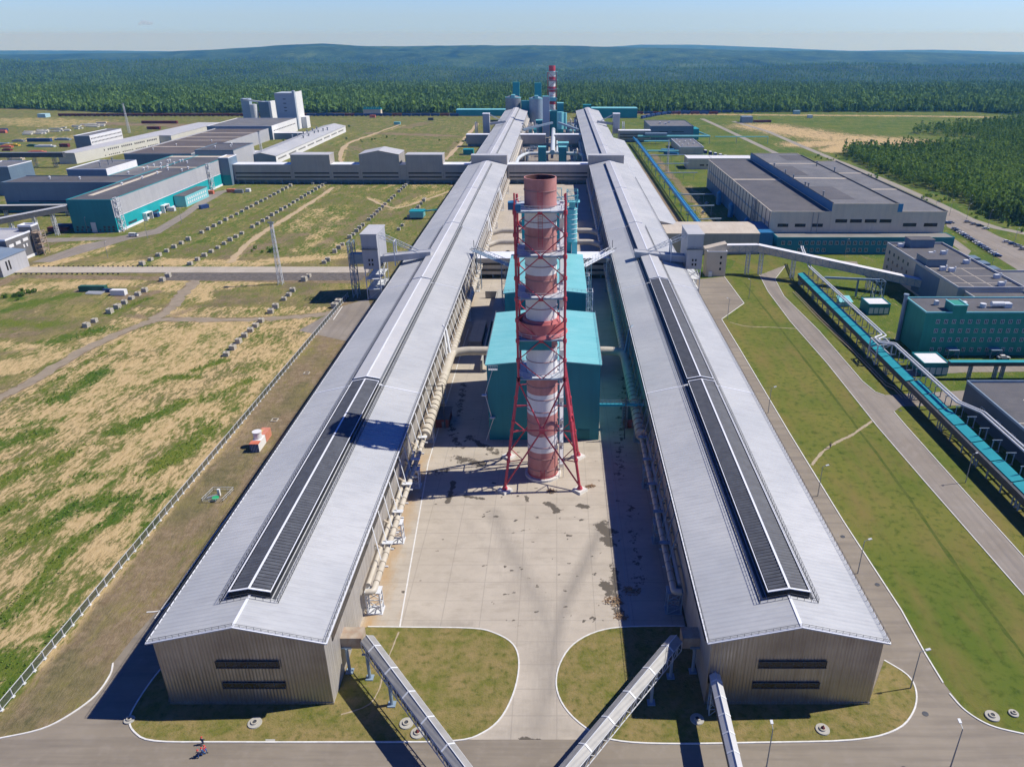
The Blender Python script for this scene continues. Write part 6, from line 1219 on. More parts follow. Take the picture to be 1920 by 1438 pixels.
m = MB(); m.lattice(27.2,28.6,96,97.4,0,6.5,4,.14); build(m, "trestle", M['steel_blue'], label="narrow lattice trestle under the white gallery at the right hall's corner", cat="trestle")
# wells, manholes, marker frames
def well(px, py, label, cone=False, r=1.0):
    x, y = G(px, py); t = thing("well_ring", label, "manhole", (x, y, 0), "concrete well heads in the grass")
    add_part(t, "slab", M['concrete'], lambda m: (m.lathe(x,y,[(r*1.25,.1),(r*1.2,.3),(.5,.3)],24),)); add_part(t, "collar", M['block'], lambda m: m.lathe(x,y,[(r*.62,.3),(r*.6,.55),(r*.38,.55),(r*.38,.3)],20))
    if cone: add_part(t, "marker_cone", M['darkred'], lambda m: m.lathe(x,y,[(.55,.3),(.02,1.2)],4))
    else: add_part(t, "cover", M['steel_dark'], lambda m: m.disc(x,y,.42,r*.4,20))
for a in ((478,1356,"grey well head in front of the left hall's gable"),(762,1357,"pale ring well head between the left gallery and its shadow"),(783,1375,"ring well head with a dark pyramid marker beside the left gallery",True),(1307,1349,"well head with brown cover left of the white gallery"),(1542,1368,"ring well head with dark pyramid marker in front of the right hall's gable",True),(1860,1343,"well head with two covers in the lawn at the lower right edge"),(1900,1338,"small well head nearest the right edge of the lower lawn",False,.7),(243,1350,"small well head on the kerb corner left of the left hall",False,.75)): well(*a)
for px, py in ((1735,1338),(1580,1006),(1645,1096),(1570,660),(1688,770)):
    x, y = G(px, py); m = MB(); m.disc(x, y, .075, .55, 16); build(m, "manhole_cover", M['steel_dark'], kind="structure")
# fence along the left service strip
fe = thing("mesh_fence", "long pale post and mesh fence between the dry field and the left long hall", "fence", (-98.6, 92, 0))
P0 = Vector((-100.3, 88, 0)); P1 = Vector((-97.2, 332, 0)); n = 80; fm = mat('green_wire_mesh', (.10,.12,.09), (.16,.17,.13), 3, .7)
for i in range(n+1):
    p = P0.lerp(P1, i/n); m = MB(); m.box(p.x-.12, p.x+.12, p.y-.06, p.y+.06, 0, 2.1); m.box(p.x-.3, p.x+.3, p.y-.3, p.y+.3, 0.01, .22); build(m, "post", M['steel_white'], fe)
m = MB(); m.bar(P0+Vector((0,0,2.0)), P1+Vector((0,0,2.0)), .09); m.bar(P0+Vector((0,0,.25)), P1+Vector((0,0,.25)), .09); build(m, "rail", M['steel_white'], fe)
m = MB()
for i in range(n*14): p = P0.lerp(P1, i/(n*14)); m.bar(p+Vector((0,0,.25)), p+Vector((0,0,2.0)), .045)
for z_ in (.5,.75,1.0,1.25,1.5,1.75): m.bar(P0+Vector((0,0,z_)), P1+Vector((0,0,z_)), .03)
build(m, "wire_mesh", fm, fe)
# lamp posts
def lamp(x, y, dx, dy, label, h=9.0, group="street lamps along the roads"):
    t = thing("street_lamp", label, "street lamp", (x, y, 0), group)
    add_part(t, "pole", M['steel_grey'], lambda m: (m.tube((x,y,0),(x,y,h),.13,.08,n=8), m.bar((x,y,h),(x+dx,y+dy,h+.35),.09)))
    add_part(t, "lamp_head", M['steel_white'], lambda m: m.bar((x+dx*.7,y+dy*.7,h+.3),(x+dx*1.35,y+dy*1.35,h+.45),.45,.16)); return t
for px, py, dx, dy, lab in ((1782,1438,0,1.2,"street lamp at the bottom edge right of the right hall"),(1437,1438,0,1.0,"street lamp at the bottom edge in front of the right hall"),(1707,1290,1.4,.2,"street lamp on the rounded corner lawn right of the right hall"),
    (1608,1075,1.2,.2,"street lamp by the lane kerb, second from the near right corner"),(1533,930,1.2,.2,"street lamp by the lane kerb, third from the near right corner"),(1440,775,1.2,.2,"dark street lamp by the lane kerb beside the right long hall"),(1364,598,-.9,0,"lamp post on the brown apron by the cream stair block"),
    (1404,560,-.9,0,"lamp post on the lawn right of the brown apron"),(1810,905,.9,0,"white-headed lamp by the right-hand road under the low blue building"),(165,437,0,0.8,"lamp in front of the long teal hall's end"),(277,447,.8,0,"thin lamp beside the road bend by the long teal hall"),(203,485,.8,0,"thin lamp on the sand left of the block rows"),(341,418,.8,0,"thin lamp at the road fork right of the long teal hall"),(1584,480,.8,0,"lamp in front of the blue annex")):
    x, y = G(px, py); lamp(x, y, dx, dy, lab)
for k, (px, py) in enumerate(((1721,398),(1750,408),(1780,405),(1815,395),(1852,425),(1812,412),(1900,462),(1858,505))):
    x, y = G(px, py); lamp(x, y, .8, 0, f"thin lamp post, {nth(k+1)} of those near the car park and outer road", 10, "lamp posts by the car park")
# lattice light masts
def mast(px, py, h, w_, label, cat="lattice mast"):
    x, y = G(px, py); t = thing("lattice_mast", label, cat, (x, y, 0)); m = MB(); nb = int(h/2.5)
    for i in range(nb):
        a, b = w_*(1-.55*i/nb)/2, w_*(1-.55*(i+1)/nb)/2; z0, z1 = h*i/nb, h*(i+1)/nb
        for sx, sy in ((-1,-1),(1,-1),(1,1),(-1,1)): m.bar((x+sx*a,y+sy*a,z0),(x+sx*b,y+sy*b,z1),.17)
        for (p, q) in (((-1,-1),(1,-1)),((1,-1),(1,1)),((1,1),(-1,1)),((-1,1),(-1,-1))): m.bar((x+p[0]*a,y+p[1]*a,z0),(x+q[0]*b,y+q[1]*b,z1),.1); m.bar((x+q[0]*a,y+q[1]*a,z0),(x+p[0]*b,y+p[1]*b,z1),.1)
    build(m, "lattice_shaft", M['steel_white'], t); add_part(t, "lamp_platform", M['steel_grey'], lambda m: (m.box(x-1.2,x+1.2,y-1.2,y+1.2,h,h+.2), [m.box(x+a-.3,x+a+.3,y-1.3,y-1.0,h+.2,h+.9) for a in (-.9,0,.9)], m.bar((x,y,h),(x,y,h+1.6),.12)))
    return t
mast(527, 533, 30, 2.2, "tall pale lattice light mast standing in the sandy field by the concrete road")
mast(494, 306, 28, 2.2, "pale lattice mast in front of the long low warehouse's near end")
mast(1251, 322, 27, 1.6, "thin dark lattice mast beside the white-roofed shed on the right")
mast(243, 250, 34, 2.4, "slim pale light mast behind the long white warehouse")
# ------------------------------------------------------------------ concrete foundation blocks in rows
bx = []
def row(pa, pb, n, skip=()):
    a = Vector((*G(*pa), 0)); b = Vector((*G(*pb), 0))
    for i in range(n):
        if i not in skip: bx.append(a.lerp(b, i/(n-1)))
for p in ((163,613),(178,604),(207,587),(221,578),(234,570),(247,561),(259,554),(272,547),(305,527),(316,520),(425,667),(437,655),(448,643),(459,632),(470,622),(480,613),(490,604),(508,587),(517,578),(533,563),(542,555),(549,547),(571,527),(579,520),(615,490),(608,494),(628,577),(635,570),(796,375)): bx.append(Vector((*G(*p), 0)))
row((267,497),(545,350),27,(7,)); row((357,497),(605,349),28,(9,)); row((628,474),(722,385),17,(3,9)); row((730,378),(765,345),9,(3,)); row((748,432),(795,378),9,(2,))
row((500,343),(560,343),3); row((587,346),(610,345),2)
m = MB(); s_ = 1.15; m.add([(-s_,-s_,0),(s_,-s_,0),(s_,s_,0),(-s_,s_,0),(-s_,-s_,2.0),(s_,-s_,2.0),(s_,s_,2.0),(-s_,s_,2.0)], [(0,3,2,1),(0,1,5,4),(1,2,6,5),(2,3,7,6),(3,0,4,7)])
k_ = .55; m.add([(-s_,-s_,2.0),(s_,-s_,2.0),(s_,s_,2.0),(-s_,s_,2.0),(-k_,-k_,2.0),(k_,-k_,2.0),(k_,k_,2.0),(-k_,k_,2.0),(-k_,-k_,1.7),(k_,-k_,1.7),(k_,k_,1.7),(-k_,k_,1.7)], [(0,1,5,4),(1,2,6,5),(2,3,7,6),(3,0,4,7),(4,5,9,8),(5,6,10,9),(6,7,11,10),(7,4,8,11),(8,9,10,11)])
b0 = build(m, "foundation_block", M['block'], label="square cast concrete foundation block in one of the field rows", cat="concrete block", group="foundation blocks in rows across the left field", org=(0,0,0))
rws = {}
for p in bx: rws.setdefault((0 if p.y > 390 else 1, min(range(5), key=lambda k: abs(p.x-(-215,-192,-124,-112,-80)[k]))), []).append(p)
rn = {0: "leftmost", 1: "second from left", 2: "middle", 3: "second from right", 4: "rightmost"}; i = 0
for (fr, k_), lst in rws.items():
    for q_, p in enumerate(sorted(lst, key=lambda v: v.y)):
        o = b0 if i == 0 else b0.copy()
        if i: C.collection.objects.link(o)
        o["label"] = f"{nth(q_+1)} block from the near end, {rn[k_]} row, {'beyond' if fr == 0 else 'before'} the concrete road"
        o.location = p-Vector((0,0,random.uniform(0,.3))); o.rotation_euler = (random.uniform(-.03,.03), random.uniform(-.03,.03), random.uniform(-.16, .16)); q_s = random.uniform(.86,1.08); o.scale = (q_s, q_s, q_s*random.uniform(.9,1.1)); i += 1
# small round posts along the concrete road edges
m = MB(); m.box(-.35,.35,-.25,.25,0,.55); c0 = build(m, "kerb_stone", M['rubber'], label="dark kerb block beside the pale concrete road", cat="kerb block", group="dark kerb blocks along the concrete road", org=(0,0,0)); q = 0
for xs0, xs1, yy in ((-272,-205,381.2),(-275,-222,367.6)):
    x = xs0; q0 = q
    while x < xs1:
        o = c0 if q == 0 else c0.copy()
        if q: C.collection.objects.link(o)
        o["label"] = f"dark kerb block, {nth(q-q0+1)} from the left on the {'far' if yy > 370 else 'near'} edge of the concrete road"
        o.location = (x, yy, 0 if yy > 370 else .18); x += 2.6; q += 1
# ------------------------------------------------------------------ vehicles, containers, yard things
def make_car(name, col, label, cat="car"):
    t = thing(name, label, cat, (0,0,0)); m = MB()
    m.profile_y([(-2.15,.35),(2.15,.35),(2.2,.75),(1.3,.95),(-1.9,1.0),(-2.2,.8)], -.87, .87); build(m, "body", col, t)
    m = MB(); m.add([(-1.75,-.8,.98),(1.05,-.8,.95),(1.05,.8,.95),(-1.75,.8,.98),(-1.35,-.65,1.42),(.35,-.65,1.42),(.35,.65,1.42),(-1.35,.65,1.42)], [(0,1,5,4),(1,2,6,5),(2,3,7,6),(3,0,4,7)]); build(m, "window", M['glass'], t)
    m = MB(); m.box(-1.37,.37,-.67,.67,1.42,1.47); build(m, "car_roof", col, t)
    for sx in (-1.35, 1.35):
        for sy in (-.88, .7): m = MB(); m.tube((sx,sy,.33),(sx,sy+.18,.33),.33,n=12); build(m, "wheel", M['rubber'], t)
    for sy in (-.6,.6): m = MB(); m.box(2.16,2.24,sy-.18,sy+.18,.58,.74); build(m, "headlight", M['white'], t)
    remember(t); return t
cols = [("white", mat('white_car_paint', (.7,.7,.7), None, 1, .25)), ("dark", mat('dark_car_paint', (.03,.035,.04), None, 1, .25)), ("silver", mat('silver_car_paint', (.38,.40,.42), None, 1, .3, .5)), ("blue", mat('blue_car_paint', (.03,.07,.2), None, 1, .25))]
pro = {}
seq = [(1770,417),(1777,420),(1783,419)]+[(1790+k*5.0,431+k*3.15) for k in range(17)]+[(1814,418),(1826,422),(1837,425),(1848,430)]+[(1887,455),(1898,459),(1909,463),(1918,469)]
for i, (px, py) in enumerate(seq):
    cn, cm_ = cols[(i*7+i//3) % 4]; x, y = G(px, py)
    gl = f"{cn} car parked in the row of cars on the car park at the right edge"
    if cn not in pro: pro[cn] = make_car("parked_car", cm_, gl); pro[cn]["group"] = f"{cn} cars on the car park"; o = pro[cn]
    else: o = copy_tree(pro[cn])
    o["label"] = f"{cn} car, " + (f"{nth(i+1)} of the three at the hall's corner" if i < 3 else f"{nth(i-2)} from the far end of the long parked row" if i < 20 else f"{nth(i-19)} of the four parked across the aisle" if i < 24 else f"{nth(i-23)} of the four by the right edge")
    o.location = (x, y, .07); o.rotation_euler.z = R(-8)+random.uniform(-.08,.08)
for cn, (px, py), rz, lab in (("white",(1881,673),0,"white car parked alone at the foot of the green office"),("silver",(1318,400),1.2,"silver car parked in the shade of the pale hall's left wall"),("white",(1325,383),1.0,"white car parked further along the pale hall's left wall")):
    x, y = G(px, py); o = copy_tree(pro[cn], (x, y, .07), rz, lab)
    if "group" in o: del o["group"]
x, y = G(251, 444); v = thing("white_van", "white van driving on the road in front of the long teal hall", "van", (x, y, .07)); vb = mat('white_van_paint', (.72,.72,.72), None, 1, .3)
add_part(v, "body", vb, lambda m: (m.box(x-2.6,x+1.4,y-1,y+1,.5,2.3), m.box(x+1.4,x+2.6,y-.95,y+.95,.5,1.3))); add_part(v, "windscreen", M['glass'], lambda m: (m.add([(x+1.42,y-.9,2.2),(x+2.1,y-.9,1.32),(x+2.1,y+.9,1.32),(x+1.42,y+.9,2.2)], [(0,1,2,3)]), m.box(x-2.0,x+1.2,y-1.04,y-1.0,1.5,2.05)))
for a in (-1.7,1.7):
    for b in (-1.0,.85): add_part(v, "wheel", M['rubber'], lambda m: m.tube((x+a,y+b,.42),(x+a,y+b+.18,.42),.42,n=12))
def container(px, py, L_, W_, H_, m_, label, rz=0, group=None, z=0, name="shipping_container"):
    x, y = G(px, py); m = MB()
    m.box(-L_/2,L_/2,-W_/2,W_/2,.1,H_); n = int(L_/.6)
    for i in range(n): a = -L_/2+(i+.5)*L_/n; m.box(a-.12,a+.12,-W_/2-.05,W_/2+.05,.25,H_-.15)
    for a in (-L_/2, L_/2):
        for b in (-W_/2, W_/2): m.box(a-.1,a+.1,b-.1,b+.1,0,H_+.04)
    o = build(m, name, m_, label=label, cat="container", group=group, org=(0,0,0)); o.location = (x, y, z); o.rotation_euler.z = rz; ORG[o.name] = (x, y, z); return o
container(176,546,12.2,2.5,2.7,M['darkgreen'],"long dark green container in the field left of the concrete road")
container(224,553,6.5,2.6,2.6,M['white'],"white container with striped things on its roof, right of the green container")
for k, (px, py, mm, lab) in enumerate(((196,548,'darkblue',"blue drum stack in front of the green container"),(176,552,'steel_white',"heap of pale pipes in front of the green container"))):
    x, y = G(px, py); simple("drum_stack" if k == 0 else "pipe_heap", lab, "drum stack" if k == 0 else "pipe heap", lambda b: ([b.tube((x+i*.9,y,0),(x+i*.9,y,1.7),.5,n=10) for i in range(5)] if k == 0 else [b.tube((x-4,y+i*.4,.3+(i%2)*.3),(x+4,y+i*.5-1,.3+(i%2)*.3),.15,n=6) for i in range(8)]), M[mm])
container(111,434,12.2,2.6,2.7,M['darkred'],"long dark red container left of the long teal hall's end"); container(128,428,12,2.5,2.7,M['darkblue'],"dark blue container behind the long red container by the teal hall")
container(383,391,6.0,2.5,2.6,M['darkblue'],"dark blue container on the road verge right of the long teal hall", R(55)); container(395,364,5,2.5,2.6,M['orange'],"small red container at the far end of the teal hall's annex")
container(434,361,6,2.5,2.6,M['orange'],"orange container at the gallery end of the teal hall road"); container(449,362,6,2.5,2.6,M['steel_grey'],"grey container right of the orange one"); container(466,360,3,3,2.4,M['white'],"small white cabin right of the grey container"); container(293,407,3.5,3,2.6,M['darkblue'],"blue cube cabin at the side of the long teal hall"); container(322,396,5,2.5,2.6,M['steel_white'],"pale green-grey cabin at the teal hall's side wall")
container(1295,270,6,3,2.6,M['blue'],"small blue cabin beyond the blue-grey hall") if False else None
for k, (px, py, L_, mm, lab) in enumerate(((300,232,48,'darkred',"long dark red row of stored wagons in the far left yard"),(289,243,16,'darkred',"short dark red row of containers behind the long warehouse"),(560,231,7,'darkgreen',"dark green container in the far meadow"),(699,221,8,'orange',"orange container in front of the far station"),(745,234,8,'teal_light',"pale teal cabin in the far meadow"),(808,226,7,'steel_dark',"dark cabin in the far meadow near the pipe"),(5,250,10,'orange',"brick red hut at the far left edge"),(8,247,8,'darkblue',"blue roofed hut at the far left edge"),(122,276,9,'darkred',"dark red container at the end of the warehouse by the white office"),(75,266,26,'darkblue',"dark blue row of drums in the far left yard"))):
    container(px, py, L_, 4, 3.5, M[mm], lab)
# yellow-white timber / pipe bundles in the far storage yard
for i in range(46):
    px = random.uniform(50, 198); py = 251-(px-50)*.13+random.uniform(-2.2,4.5); x, y = G(px, py); L_ = random.uniform(5, 14); m = MB()
    for q_ in range(4): m.box(-L_/2,L_/2,q_*.9-1.8,q_*.9-1.1,0,random.uniform(.8,1.8))
    BN = f"pale wrapped bundle, {nth(i+1)} of the scattered bundles at the far left"
    o = build(m, "board_bundle", mat('pale_wrapped_board', (.62,.60,.48), (.72,.70,.6), .4), label=BN, cat="bundle", group="pale wrapped bundles in the storage yard", org=(0,0,0)); o.location = (x, y, 0); o.rotation_euler.z = random.uniform(-.15,.15)
for i, (px, py, mm) in enumerate(((25,296,'white'),(12,277,'orange'),(22,274,'yellow'),(5,272,'steel_blue'),(60,275,'darkgreen'),(35,266,'steel_grey'),(70,287,'orange'),(85,276,'steel_white'),(14,283,'darkred'),(32,300,'cream_wall'),(118,263,'steel_blue'))):
    x, y = G(px, py); m = MB(); L_ = 9+i%4*4
    for q_ in range(3): m.box(-L_/2,L_/2,q_*1.6-2,q_*1.6-.8,0,1.6)
    m.box(-L_/3,L_/3,-1,1.5,1.6,2.3)
    cn = ("white","orange","yellow","blue-grey","dark green","grey","orange-red","pale steel","dark red","cream","pale blue")[i]
    o = build(m, "material_stack", M[mm], label=f"{cn} stack of building material in the far left storage field", cat="material stack", org=(0,0,0)); o.location = (x, y, 0)
# rail wagons by the treeline
m = MB(); m.box(-6.6,6.6,-1.5,1.5,1.1,3.9); [m.box(-6.5+i*1.1,-6.3+i*1.1,-1.58,1.58,1.2,3.8) for i in range(13)]; [m.tube((a,-1.2,.5),(a,1.2,.5),.5,n=8) for a in (-5,-3.4,3.4,5)]; m.box(-6.9,6.9,-.4,.4,.7,1.1)
wg_ = build(m, "rail_wagon", M['darkred'], label="dark red open wagon in the long goods train by the far treeline", cat="rail wagon", group="dark red wagons by the treeline", org=(0,0,0))
wb_ = None; xw = -735; k = 0
wb_ = wg_.copy(); wb_.data = wg_.data.copy(); wb_.data.materials[0] = M['darkblue']; C.collection.objects.link(wb_); wb_["label"] = "dark blue-grey open wagon in the goods train by the far treeline"; wb_["group"] = "dark blue wagons by the treeline"
first = {0: True, 1: True}
def put_wagon(x, y, rz, c):
    src = wg_ if c == 0 else wb_
    if first[c]: o = src; first[c] = False
    else: o = src.copy(); C.collection.objects.link(o)
    o.location = (x, y, 0); o.rotation_euler.z = rz
    NW[0] += 1; o["label"] = f"dark {'red' if c == 0 else 'blue'} rail wagon, {nth(NW[0])} from the left in the far goods train"
NW = [0]
while xw < -150:
    put_wagon(xw, 1176+ (1 if xw > -400 else 0), 0, 0 if xw < -430 or k % 5 == 0 else 1); xw += 14.2; k += 1
pts = smoothline([G(1198,206)+(0,), G(1240,207)+(0,), G(1262,208)+(0,)], 4)
for k in range(9): put_wagon(125+k*14.2, 1205, 0, k % 2)
cur = [(G(1200,224)), (G(1235,217)), (G(1275,213)), (G(1330,212)), (G(1420,213))]
cp_ = smoothline(cur, 20); acc = 0
for a, b in zip(cp_[:-1], cp_[1:]):
    acc += math.dist(a, b)
    if acc > 14.5: acc = 0; put_wagon(a[0], a[1], math.atan2(b[1]-a[1], b[0]-a[0]), 1)
# red and white cabin with water tank by the left fence
x, y = G(478, 848); cb_ = thing("water_cabin", "white and red cabin carrying a round white water tank, between fence and left long hall", "cabin", (x, y, 0))
add_part(cb_, "front_cabin", M['white'], lambda m: m.box(x-1.2,x+1.3,y,y+5.8,0,2.6)); add_part(cb_, "blue_door_end", M['darkblue'], lambda m: [m.box(x-1.15+i*.45,x-.85+i*.45,y-.08,y-.01,.1,2.6) for i in range(6)]); add_part(cb_, "red_roof", M['orange'], lambda m: m.box(x-1.3,x+1.4,y-.1,y+2.0,2.6,2.8))
add_part(cb_, "water_tank", M['white'], lambda m: (m.tube((x-.1,y+3.9,2.6),(x-.1,y+3.9,4.6),1.2,n=20), m.tube((x-.1,y+3.9,4.6),(x-.1,y+3.9,4.85),1.35,n=20)), True)
add_part(cb_, "rear_container", mat('peach_red_paint', (.55,.20,.13), (.6,.26,.18), .8, .6), lambda m: (m.box(x-1.2,x+1.3,y+5.9,y+10.5,0,2.6),)); add_part(cb_, "yellow_panel", mat('faded_yellow', (.6,.42,.18)), lambda m: m.box(x-1.2,x-.2,y+6.1,y+9,2.62,2.67))
x, y = G(405, 938); fr_ = thing("fenced_valve", "small fenced enclosure with a green valve wheel and white box in the service strip", "valve enclosure", (x, y, 0))
add_part(fr_, "railing", M['steel_white'], lambda m: [handrail(m, a, b, 1.2, 1.5, .07) for a, b in (((x-3.2,y-1,0),(x+2.2,y-1,0)),((x+2.2,y-1,0),(x+3.0,y+4.5,0)),((x+3,y+4.5,0),(x-2.4,y+4.5,0)),((x-2.4,y+4.5,0),(x-3.2,y-1,0)))])
add_part(fr_, "valve_wheel", mat('valve_green', (.02,.38,.14)), lambda m: m.lathe(x,y,[(0,.9),(.9,.9),(.9,.75),(0,.75)],16)); add_part(fr_, "white_box", M['white'], lambda m: m.box(x-.3,x+.3,y+2,y+2.6,0,2)); add_part(fr_, "pipe", M['steel_grey'], lambda m: (m.tube((x,y,0),(x,y,.8),.3,n=8), m.tube((x-2.5,y+.6,.4),(x,y+2.3,.4),.3,n=8)))
for px, py, lab in ((515,788,"square concrete frame in the service strip beside the left hall"),(575,700,"small square concrete frame further along the service strip")):
    x, y = G(px, py); simple("concrete_frame", lab, "hatch frame", lambda b: (b.box(x-1,x+1,y-1,y-.75,0,.25), b.box(x-1,x+1,y+.75,y+1,0,.25), b.box(x-1,x-.75,y-.75,y+.75,0,.25), b.box(x+.75,x+1,y-.75,y+.75,0,.25)), M['block'])
# ------------------------------------------------------------------ people
def person(x, y, rz, label, shirt, trousers, helmet, walk=.35, arm=.3, ratio=1.0):
    t = thing("person", label, "person", (x, y, 0.02)); t.rotation_euler.z = rz
    def skin(name, pts, edges, radii, m_, parent=None):
        me = bpy.data.meshes.new(name); me.from_pydata(pts, edges, []); me.materials.append(m_); me.update(); o = bpy.data.objects.new(name, me); C.collection.objects.link(o); o.parent = parent or t; ORG[o.name] = (x,y,0)
        md = o.modifiers.new("skin", 'SKIN'); sk = me.skin_vertices[0].data
        for i, r_ in enumerate(radii): sk[i].radius = (r_, r_) if isinstance(r_, (int,float)) else r_; sk[i].use_root = (i == 0)
        s = o.modifiers.new("sub", 'SUBSURF'); s.levels = 1; s.render_levels = 2; return o
    w_ = walk; sk_m = mat('skin_tone', (.42,.24,.16), None, 1, .6)
    P = [(0,0,.95),(0,0,1.15),(0,0,1.42),(0,0,1.52),(0.02,0,1.64),(0.02,0,1.72),  (0,.1,.9),(w_*.45,.1,.5),(w_*.35,.1,.08),(w_*.35+.16,.1,.04),  (0,-.1,.9),(-w_*.3,-.1,.5),(-w_,-.1,.12),(-w_+.16,-.1,.05),
         (0,.2,1.40),(-arm*.5,.27,1.14),(arm*.1,.3,.93),(arm*.1+.08,.3,.86), (0,-.2,1.40),(arm*.4,-.27,1.14),(arm,-.28,.98),(arm+.08,-.27,.93)]
    E_ = [(0,1),(1,2),(2,3),(3,4),(4,5),(0,6),(6,7),(7,8),(8,9),(0,10),(10,11),(11,12),(12,13),(2,14),(14,15),(15,16),(16,17),(2,18),(18,19),(19,20),(20,21)]
    RR = [.13,.12,.12,.055,.095,.085,.085,.06,.045,.045,.085,.06,.045,.045,.055,.045,.035,.03,.055,.045,.035,.03]
    body = skin("body", P, E_, RR, sk_m)
    skin("jacket", [P[0],P[1],P[2],P[14],P[15],P[16],P[18],P[19],P[20]], [(0,1),(1,2),(2,3),(3,4),(4,5),(2,6),(6,7),(7,8)], [(.17,.15),(.16,.14),(.17,.13),.08,.068,.055,.08,.068,.055], shirt)
    skin("trousers", [P[0],P[6],P[7],P[8],P[10],P[11],P[12]], [(0,1),(1,2),(2,3),(0,4),(4,5),(5,6)], [.155,.11,.085,.07,.11,.085,.07], trousers)
    m = MB(); m.lathe(.02,0,[(.17,1.70),(.135,1.71),(.125,1.78),(.08,1.84),(0,1.86)],14); me = bpy.data.meshes.new("helmet"); me.from_pydata(m.v, [], m.f); me.materials.append(helmet); o = bpy.data.objects.new("helmet", me); C.collection.objects.link(o); o.parent = t
    for sx, c in ((1, P[9]), (1, P[13])): m = MB(); m.box(c[0]-.2,c[0]+.1,c[1]-.05,c[1]+.05,0,.1); me = bpy.data.meshes.new("boot"); me.from_pydata(m.v, [], m.f); me.materials.append(M['rubber']); o = bpy.data.objects.new("boot", me); C.collection.objects.link(o); o.parent = t
    m = MB(); m.box(.1,.13,-.012,.012,1.62,1.67); me = bpy.data.meshes.new("nose"); me.from_pydata(m.v, [], m.f); me.materials.append(sk_m); o = bpy.data.objects.new("nose", me); C.collection.objects.link(o); o.parent = body
    return t
rd = mat('red_workwear', (.45,.04,.06), None, 1, .8); bl = mat('blue_workwear', (.03,.10,.30), None, 1, .8); nv = mat('navy_workwear', (.02,.03,.09), None, 1, .8); rh = mat('red_helmet', (.6,.05,.05), None, 1, .3); gy = mat('grey_workwear', (.18,.18,.2), None, 1, .8)
for px, py, rz, lab, s_, t_, h_ in ((381,1395,R(60),"worker in dark blue and red helmet stepping over the kerb, rearmost of the group",nv,nv,rh),(386,1411,R(-20),"worker with red jacket and outstretched stride in the middle of the walking group",rd,bl,rh),(381,1415,R(200),"worker in blue overalls and red helmet beside the red-jacketed one",bl,bl,rh),(374,1419,R(220),"worker in navy overalls nearest the viewer in the walking group",nv,bl,rh)):
    x, y = G(px, py); person(x, y, rz, lab, s_, t_, h_, .4, .35)
x, y = G(1556, 840); person(x, y, R(230), "lone person in dark clothes walking on the worn footpath across the right lawn", gy, nv, nv, .35, .2)
# ------------------------------------------------------------------ trees
def leaf_material(name, a, b):
    m = bpy.data.materials.new(name); m.use_nodes = True; n = m.node_tree; N = n.nodes; L = n.links
    bs = N["Principled BSDF"]; bs.inputs["Roughness"].default_value = .9; bs.inputs["Specular IOR Level"].default_value = .1
    at = N.new("ShaderNodeVertexColor"); at.layer_name = "tint"; oi = N.new("ShaderNodeObjectInfo")
    ad = N.new("ShaderNodeMath"); ad.operation = 'ADD'; ml = N.new("ShaderNodeMath"); ml.operation = 'MULTIPLY'; ml.inputs[1].default_value = .35
    L.new(oi.outputs["Random"], ml.inputs[0]); L.new(ml.outputs[0], ad.inputs[0]); sp = N.new("ShaderNodeSeparateColor"); L.new(at.outputs[0], sp.inputs[0]); L.new(sp.outputs[0], ad.inputs[1])
    x = N.new("ShaderNodeMix"); x.data_type = 'RGBA'; L.new(ad.outputs[0], x.inputs[0]); x.inputs[6].default_value = (*a, 1); x.inputs[7].default_value = (*b, 1); L.new(x.outputs[2], bs.inputs["Base Color"])
    tr = N.new("ShaderNodeBsdfTranslucent"); ms = N.new("ShaderNodeMixShader"); ms.inputs[0].default_value = .4; L.new(x.outputs[2], tr.inputs[0]); L.new(bs.outputs[0], ms.inputs[1]); L.new(tr.outputs[0], ms.inputs[2]); L.new(ms.outputs[0], n.nodes["Material Output"].inputs[0]); return m
LEAF = leaf_material("birch_foliage", (.055,.135,.022), (.26,.38,.075))
LEAF2 = leaf_material("mixed_wood_foliage", (.045,.125,.034), (.20,.33,.085))
BARK = mat('pale_birch_bark', (.16,.14,.11), (.09,.075,.06), 2, .8)
def crown_arrays(seed, h, r, n, top='round'):
    """many leaf-clump faces through an uneven crown volume"""
    rr = np.random.RandomState(seed); V_ = []; Q = []; T_ = []
    lobes = [(rr.uniform(-.35,.35)*r, rr.uniform(-.35,.35)*r, rr.uniform(.2,.82)*h, rr.uniform(.5,.8)*r) for _ in range(7)]+[(0,0,.55*h,r*.8),(0,0,.9*h,r*.3)]
    for i in range(n):
        lx, ly, lz, lr = lobes[rr.randint(len(lobes))]; d = rr.normal(size=3); d /= np.linalg.norm(d); k = rr.uniform(.55,1.0)
        c = np.array([lx, ly, lz])+d*lr*k*np.array([1,1,1.25]); c[2] = min(max(c[2], .07*h), h)
        s = rr.uniform(.28,.62)*r*.45; a = rr.normal(size=3); a /= np.linalg.norm(a); b = np.cross(a, d+rr.normal(size=3)*.5); b /= np.linalg.norm(b)+1e-9
        o = len(V_); V_ += [c-a*s-b*s*.7, c+a*s*.8-b*s, c+a*s+b*s*.8, c-a*s*.7+b*s]; Q.append((o,o+1,o+2,o+3)); T_.append(rr.uniform(0,.75))
    return np.array(V_), np.array(Q), np.array(T_)
protos = []
